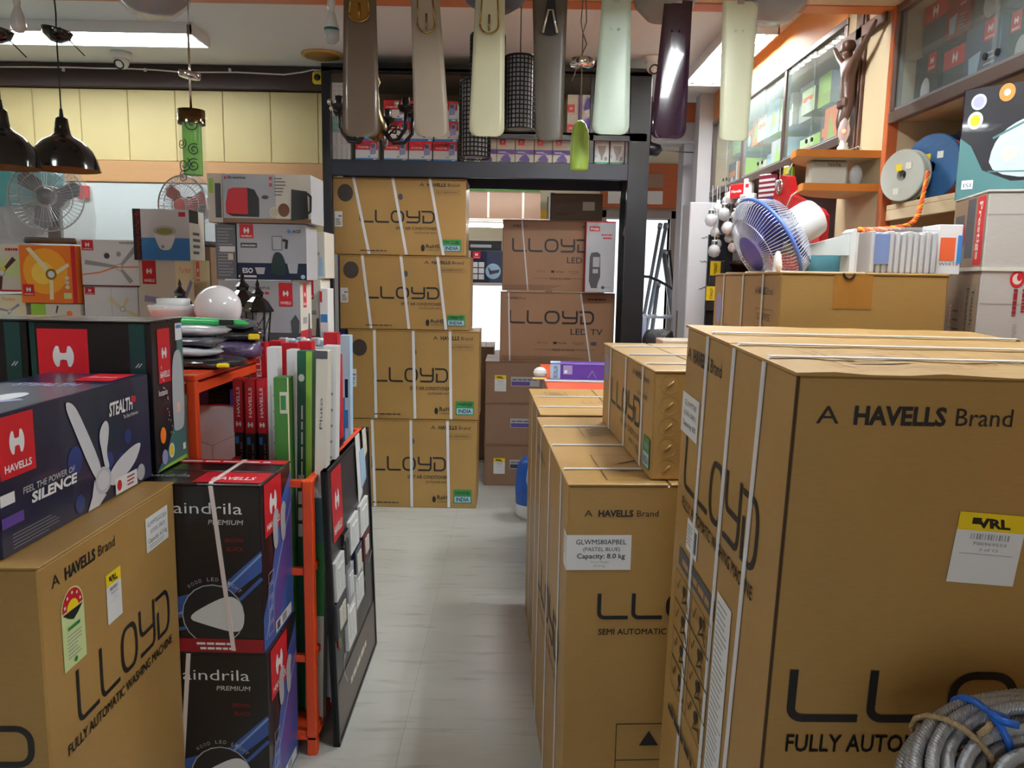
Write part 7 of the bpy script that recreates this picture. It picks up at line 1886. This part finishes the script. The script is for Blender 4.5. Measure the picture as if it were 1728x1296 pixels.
MB().box((0, 0, 0), (.09, .06, at(1425, 415, 2.9).z - .9505), .004).build('packet_body', mat('white blue packet', S(196, 198, 214), .3), bb)
MB().box((.002, -.003, at(1425, 440, 2.9).z - .9505), (.08, -.0, at(1425, 418, 2.9).z - .9505), .001).build('blue_band', mat('blue violet packet', S(70, 66, 150), .3), bb)

# ================================================================== FAR DOORWAY
# steel tubes leaning in the doorway
STM = mat('galvanised tube', S(140, 146, 156), .3, .8)
def pole(label, u0, v0, u1, v1, y0, y1, r, m=STM):
    a_ = atz(u0, v0, 0) if 0 else at(u0, v0, y0); b_ = at(u1, v1, y1); 
    d_ = (a_ - b_); a2 = b_ + d_ * (b_.z / (b_.z - a_.z)) if b_.z > a_.z else a_
    o = thing('steel_pole', label, 'pole', a2, 0, 'poles leaning by the doorway')
    MB().tube([(0, 0, .004), b_ - a2], r, 10).build('tube', m, o, True)
    MB().tube([(b_ - a2) * .985, (b_ - a2) * 1.006], r * 1.4, 10).build('end_fitting', m, o, True)
pole('tall steel pole leaning in the doorway, left one', 1082, 560, 1114, 380, 6.9, 7.3, .016)
pole('tall steel pole leaning in the doorway, right one', 1090, 560, 1124, 380, 6.9, 7.3, .018)
pole('thick steel pole standing right in the doorway', 1138, 560, 1120, 425, 7.2, 7.5, .024)
pole('thin dark pole standing beside the thick one', 1143, 560, 1130, 425, 7.3, 7.6, .012, BLKM)
pole('black rod leaning on the white pillar', 1150, 520, 1156, 420, 6.2, 6.26, .008, BLKM)
pole('short steel pole in the doorway', 1100, 560, 1110, 480, 7.1, 7.3, .02)
cbx = thing('bent_rod', 'bent black rod across the leaning poles', 'rod', at(1078, 466, 6.75))
q = [at(u, v, 6.75) - at(1078, 466, 6.75) for u, v in ((1078, 466), (1095, 467), (1112, 474), (1128, 483), (1142, 492))]
MB().tube(q, .012, 8).build('rod', BLKM, cbx, True); MB().tube([q[-1] + Vector((-.03, 0, .01)), q[-1] + Vector((.02, 0, -.02))], .018, 8).build('joint', BLKM, cbx, True)
rl = thing('glass_table', 'small glass-topped table in the doorway', 'table', (at(1100, 532, 6.6).x, 6.6, 0))
zt_ = at(1100, 532, 6.6).z
MB().box((-.17, -.15, zt_ - .02), (.22, .2, zt_), .003).build('table_top', mat('pale table top', S(190, 196, 206), .2), rl)
for x in (-.15, .2):
    for yy in (-.13, .18): MB().cyl((x, yy, 0), (x, yy, zt_ - .02), .012, n=8).build('leg', STEEL, rl, True)
wc = at(1076, 555, 6.2)
tag(MB().box((wc.x - .06, 6.2, 0), (wc.x + .07, 6.4, at(1076, 535, 6.2).z), .005).build('white_carton', mat('white blue carton', S(186, 196, 224), .5)), 'white carton at the foot of the black rack by the doorway', 'carton')
st_ = at(1074, 480, 6.5)
tag(MB().box((st_.x - .03, 6.48, at(1076, 520, 6.48).z), (st_.x + .02, 6.52, at(1076, 462, 6.48).z), .004).build('red_edged_box', mat('red edged box', S(200, 60, 60), .5)), 'slim red-edged box beside the black rack', 'box').parent = None
tag(MB().box((st_.x - .05, 6.43, 0), (st_.x + .04, 6.55, at(1076, 520, 6.48).z - .001), .004).build('orange_crate', WOODE), 'tall terracotta crate under the slim red-edged box', 'crate')
bkp = at(1160, 545, 6.0)
tag(MB().box((bkp.x - .05, 6.05, 0), (bkp.x + .03, 6.2, at(1158, 525, 6.1).z), .006).build('brown_case', mat('brown case', S(120, 88, 50), .6)), 'upright brown case at the foot of the white pillar', 'case')
pc = at(1150, 575, 4.1)
tag(MB().box((pc.x - .1, 4.1, 0), (pc.x + .14, 4.3, at(1150, 575, 4.1).z), .004).build('pale_carton', CARDL), 'pale carton behind the right-hand cartons, beside the seated person', 'carton')

# --- person seated behind the cartons: only the hair shows
hx = at(1118, 566, 4.5)
ps = thing('person', 'person with short black hair sitting behind the cartons, only the crown visible', 'person', (hx.x, 4.62, 0), math.radians(160))
zt = at(1118, 558, 4.5).z
hz_ = zt - .115
SKIN = mat('skin', S(150, 104, 78), .5); SHIRT = mat('dull blue shirt', S(86, 96, 124), .8); TROU = mat('dark trousers', S(44, 44, 52), .8); HAIR = mat('black hair', S(16, 14, 16), .45, bump=.8, bscale=120, stretch=(1, 1, .2))
sz = hz_ - .72
JB = [(0, .02, sz), (0, .04, sz + .2), (0, .03, sz + .42), (0, .02, sz + .56), (0, 0, sz + .64), (0, -.015, hz_),
      (.17, .02, sz + .5), (.22, -.02, sz + .24), (.15, -.22, sz + .14), (.12, -.29, sz + .13), (-.17, .02, sz + .5), (-.22, -.02, sz + .24), (-.15, -.22, sz + .14), (-.12, -.29, sz + .13),
      (.1, -.02, sz), (.13, -.4, sz + .02), (.13, -.42, .09), (.13, -.5, .05), (-.1, -.02, sz), (-.13, -.4, sz + .02), (-.13, -.42, .09), (-.13, -.5, .05)]
EB = [(0, 1), (1, 2), (2, 3), (3, 4), (4, 5), (3, 6), (6, 7), (7, 8), (8, 9), (3, 10), (10, 11), (11, 12), (12, 13), (0, 14), (14, 15), (15, 16), (16, 17), (0, 18), (18, 19), (19, 20), (20, 21)]
RB_ = [(.15, .11), (.15, .11), (.16, .11), (.11, .08), .055, (.082, .1), .06, .045, .032, .03, .06, .045, .032, .03, .09, .065, .045, .04, .09, .065, .045, .04]
skin_figure('body', ps, JB, EB, RB_, SHIRT, 2)
MB().ball((0, -.012, hz_), .1, 24, 16, (.82, .98, 1.16)).build('head', SKIN, ps, True)
for s in (-1, 1): MB().ball((s * .034, -.092, hz_ + .012), .012, 10, 6).build('eye', BLACK, ps, True); MB().ball((s * .084, 0, hz_), .024, 10, 6, (.4, .8, 1.2)).build('ear', SKIN, ps, True)
MB().prism([(-.014, -.1, hz_ - .03), (.014, -.1, hz_ - .03), (.005, -.1, hz_ + .02), (-.005, -.1, hz_ + .02)], .022, (0, -1, 0)).build('nose', SKIN, ps); MB().tube([(-.022, -.094, hz_ - .055), (0, -.1, hz_ - .058), (.022, -.094, hz_ - .055)], .005, 6).build('mouth', REDD, ps, True)
blob('hair', ps, (0, .012, hz_ + .045), (.088, .098, .075), HAIR, 8, 26, 16, .05)
pst = thing('stool', 'stool under the seated person behind the cartons', 'stool', (hx.x, 4.6, 0))
MB().lathe([(.001, 0), (.17, 0), (.175, .01), (.175, .025), (.001, .03)], 24, Matrix.Translation((0, 0, max(.3, sz - .14)))).build('seat', TANW, pst, True)
for k in range(4): MB().cyl((.12 * math.cos(k * PI / 2 + .78), .12 * math.sin(k * PI / 2 + .78), max(.3, sz - .14)), (.15 * math.cos(k * PI / 2 + .78), .15 * math.sin(k * PI / 2 + .78), 0), .015, n=8).build('leg', STEEL, pst, True)
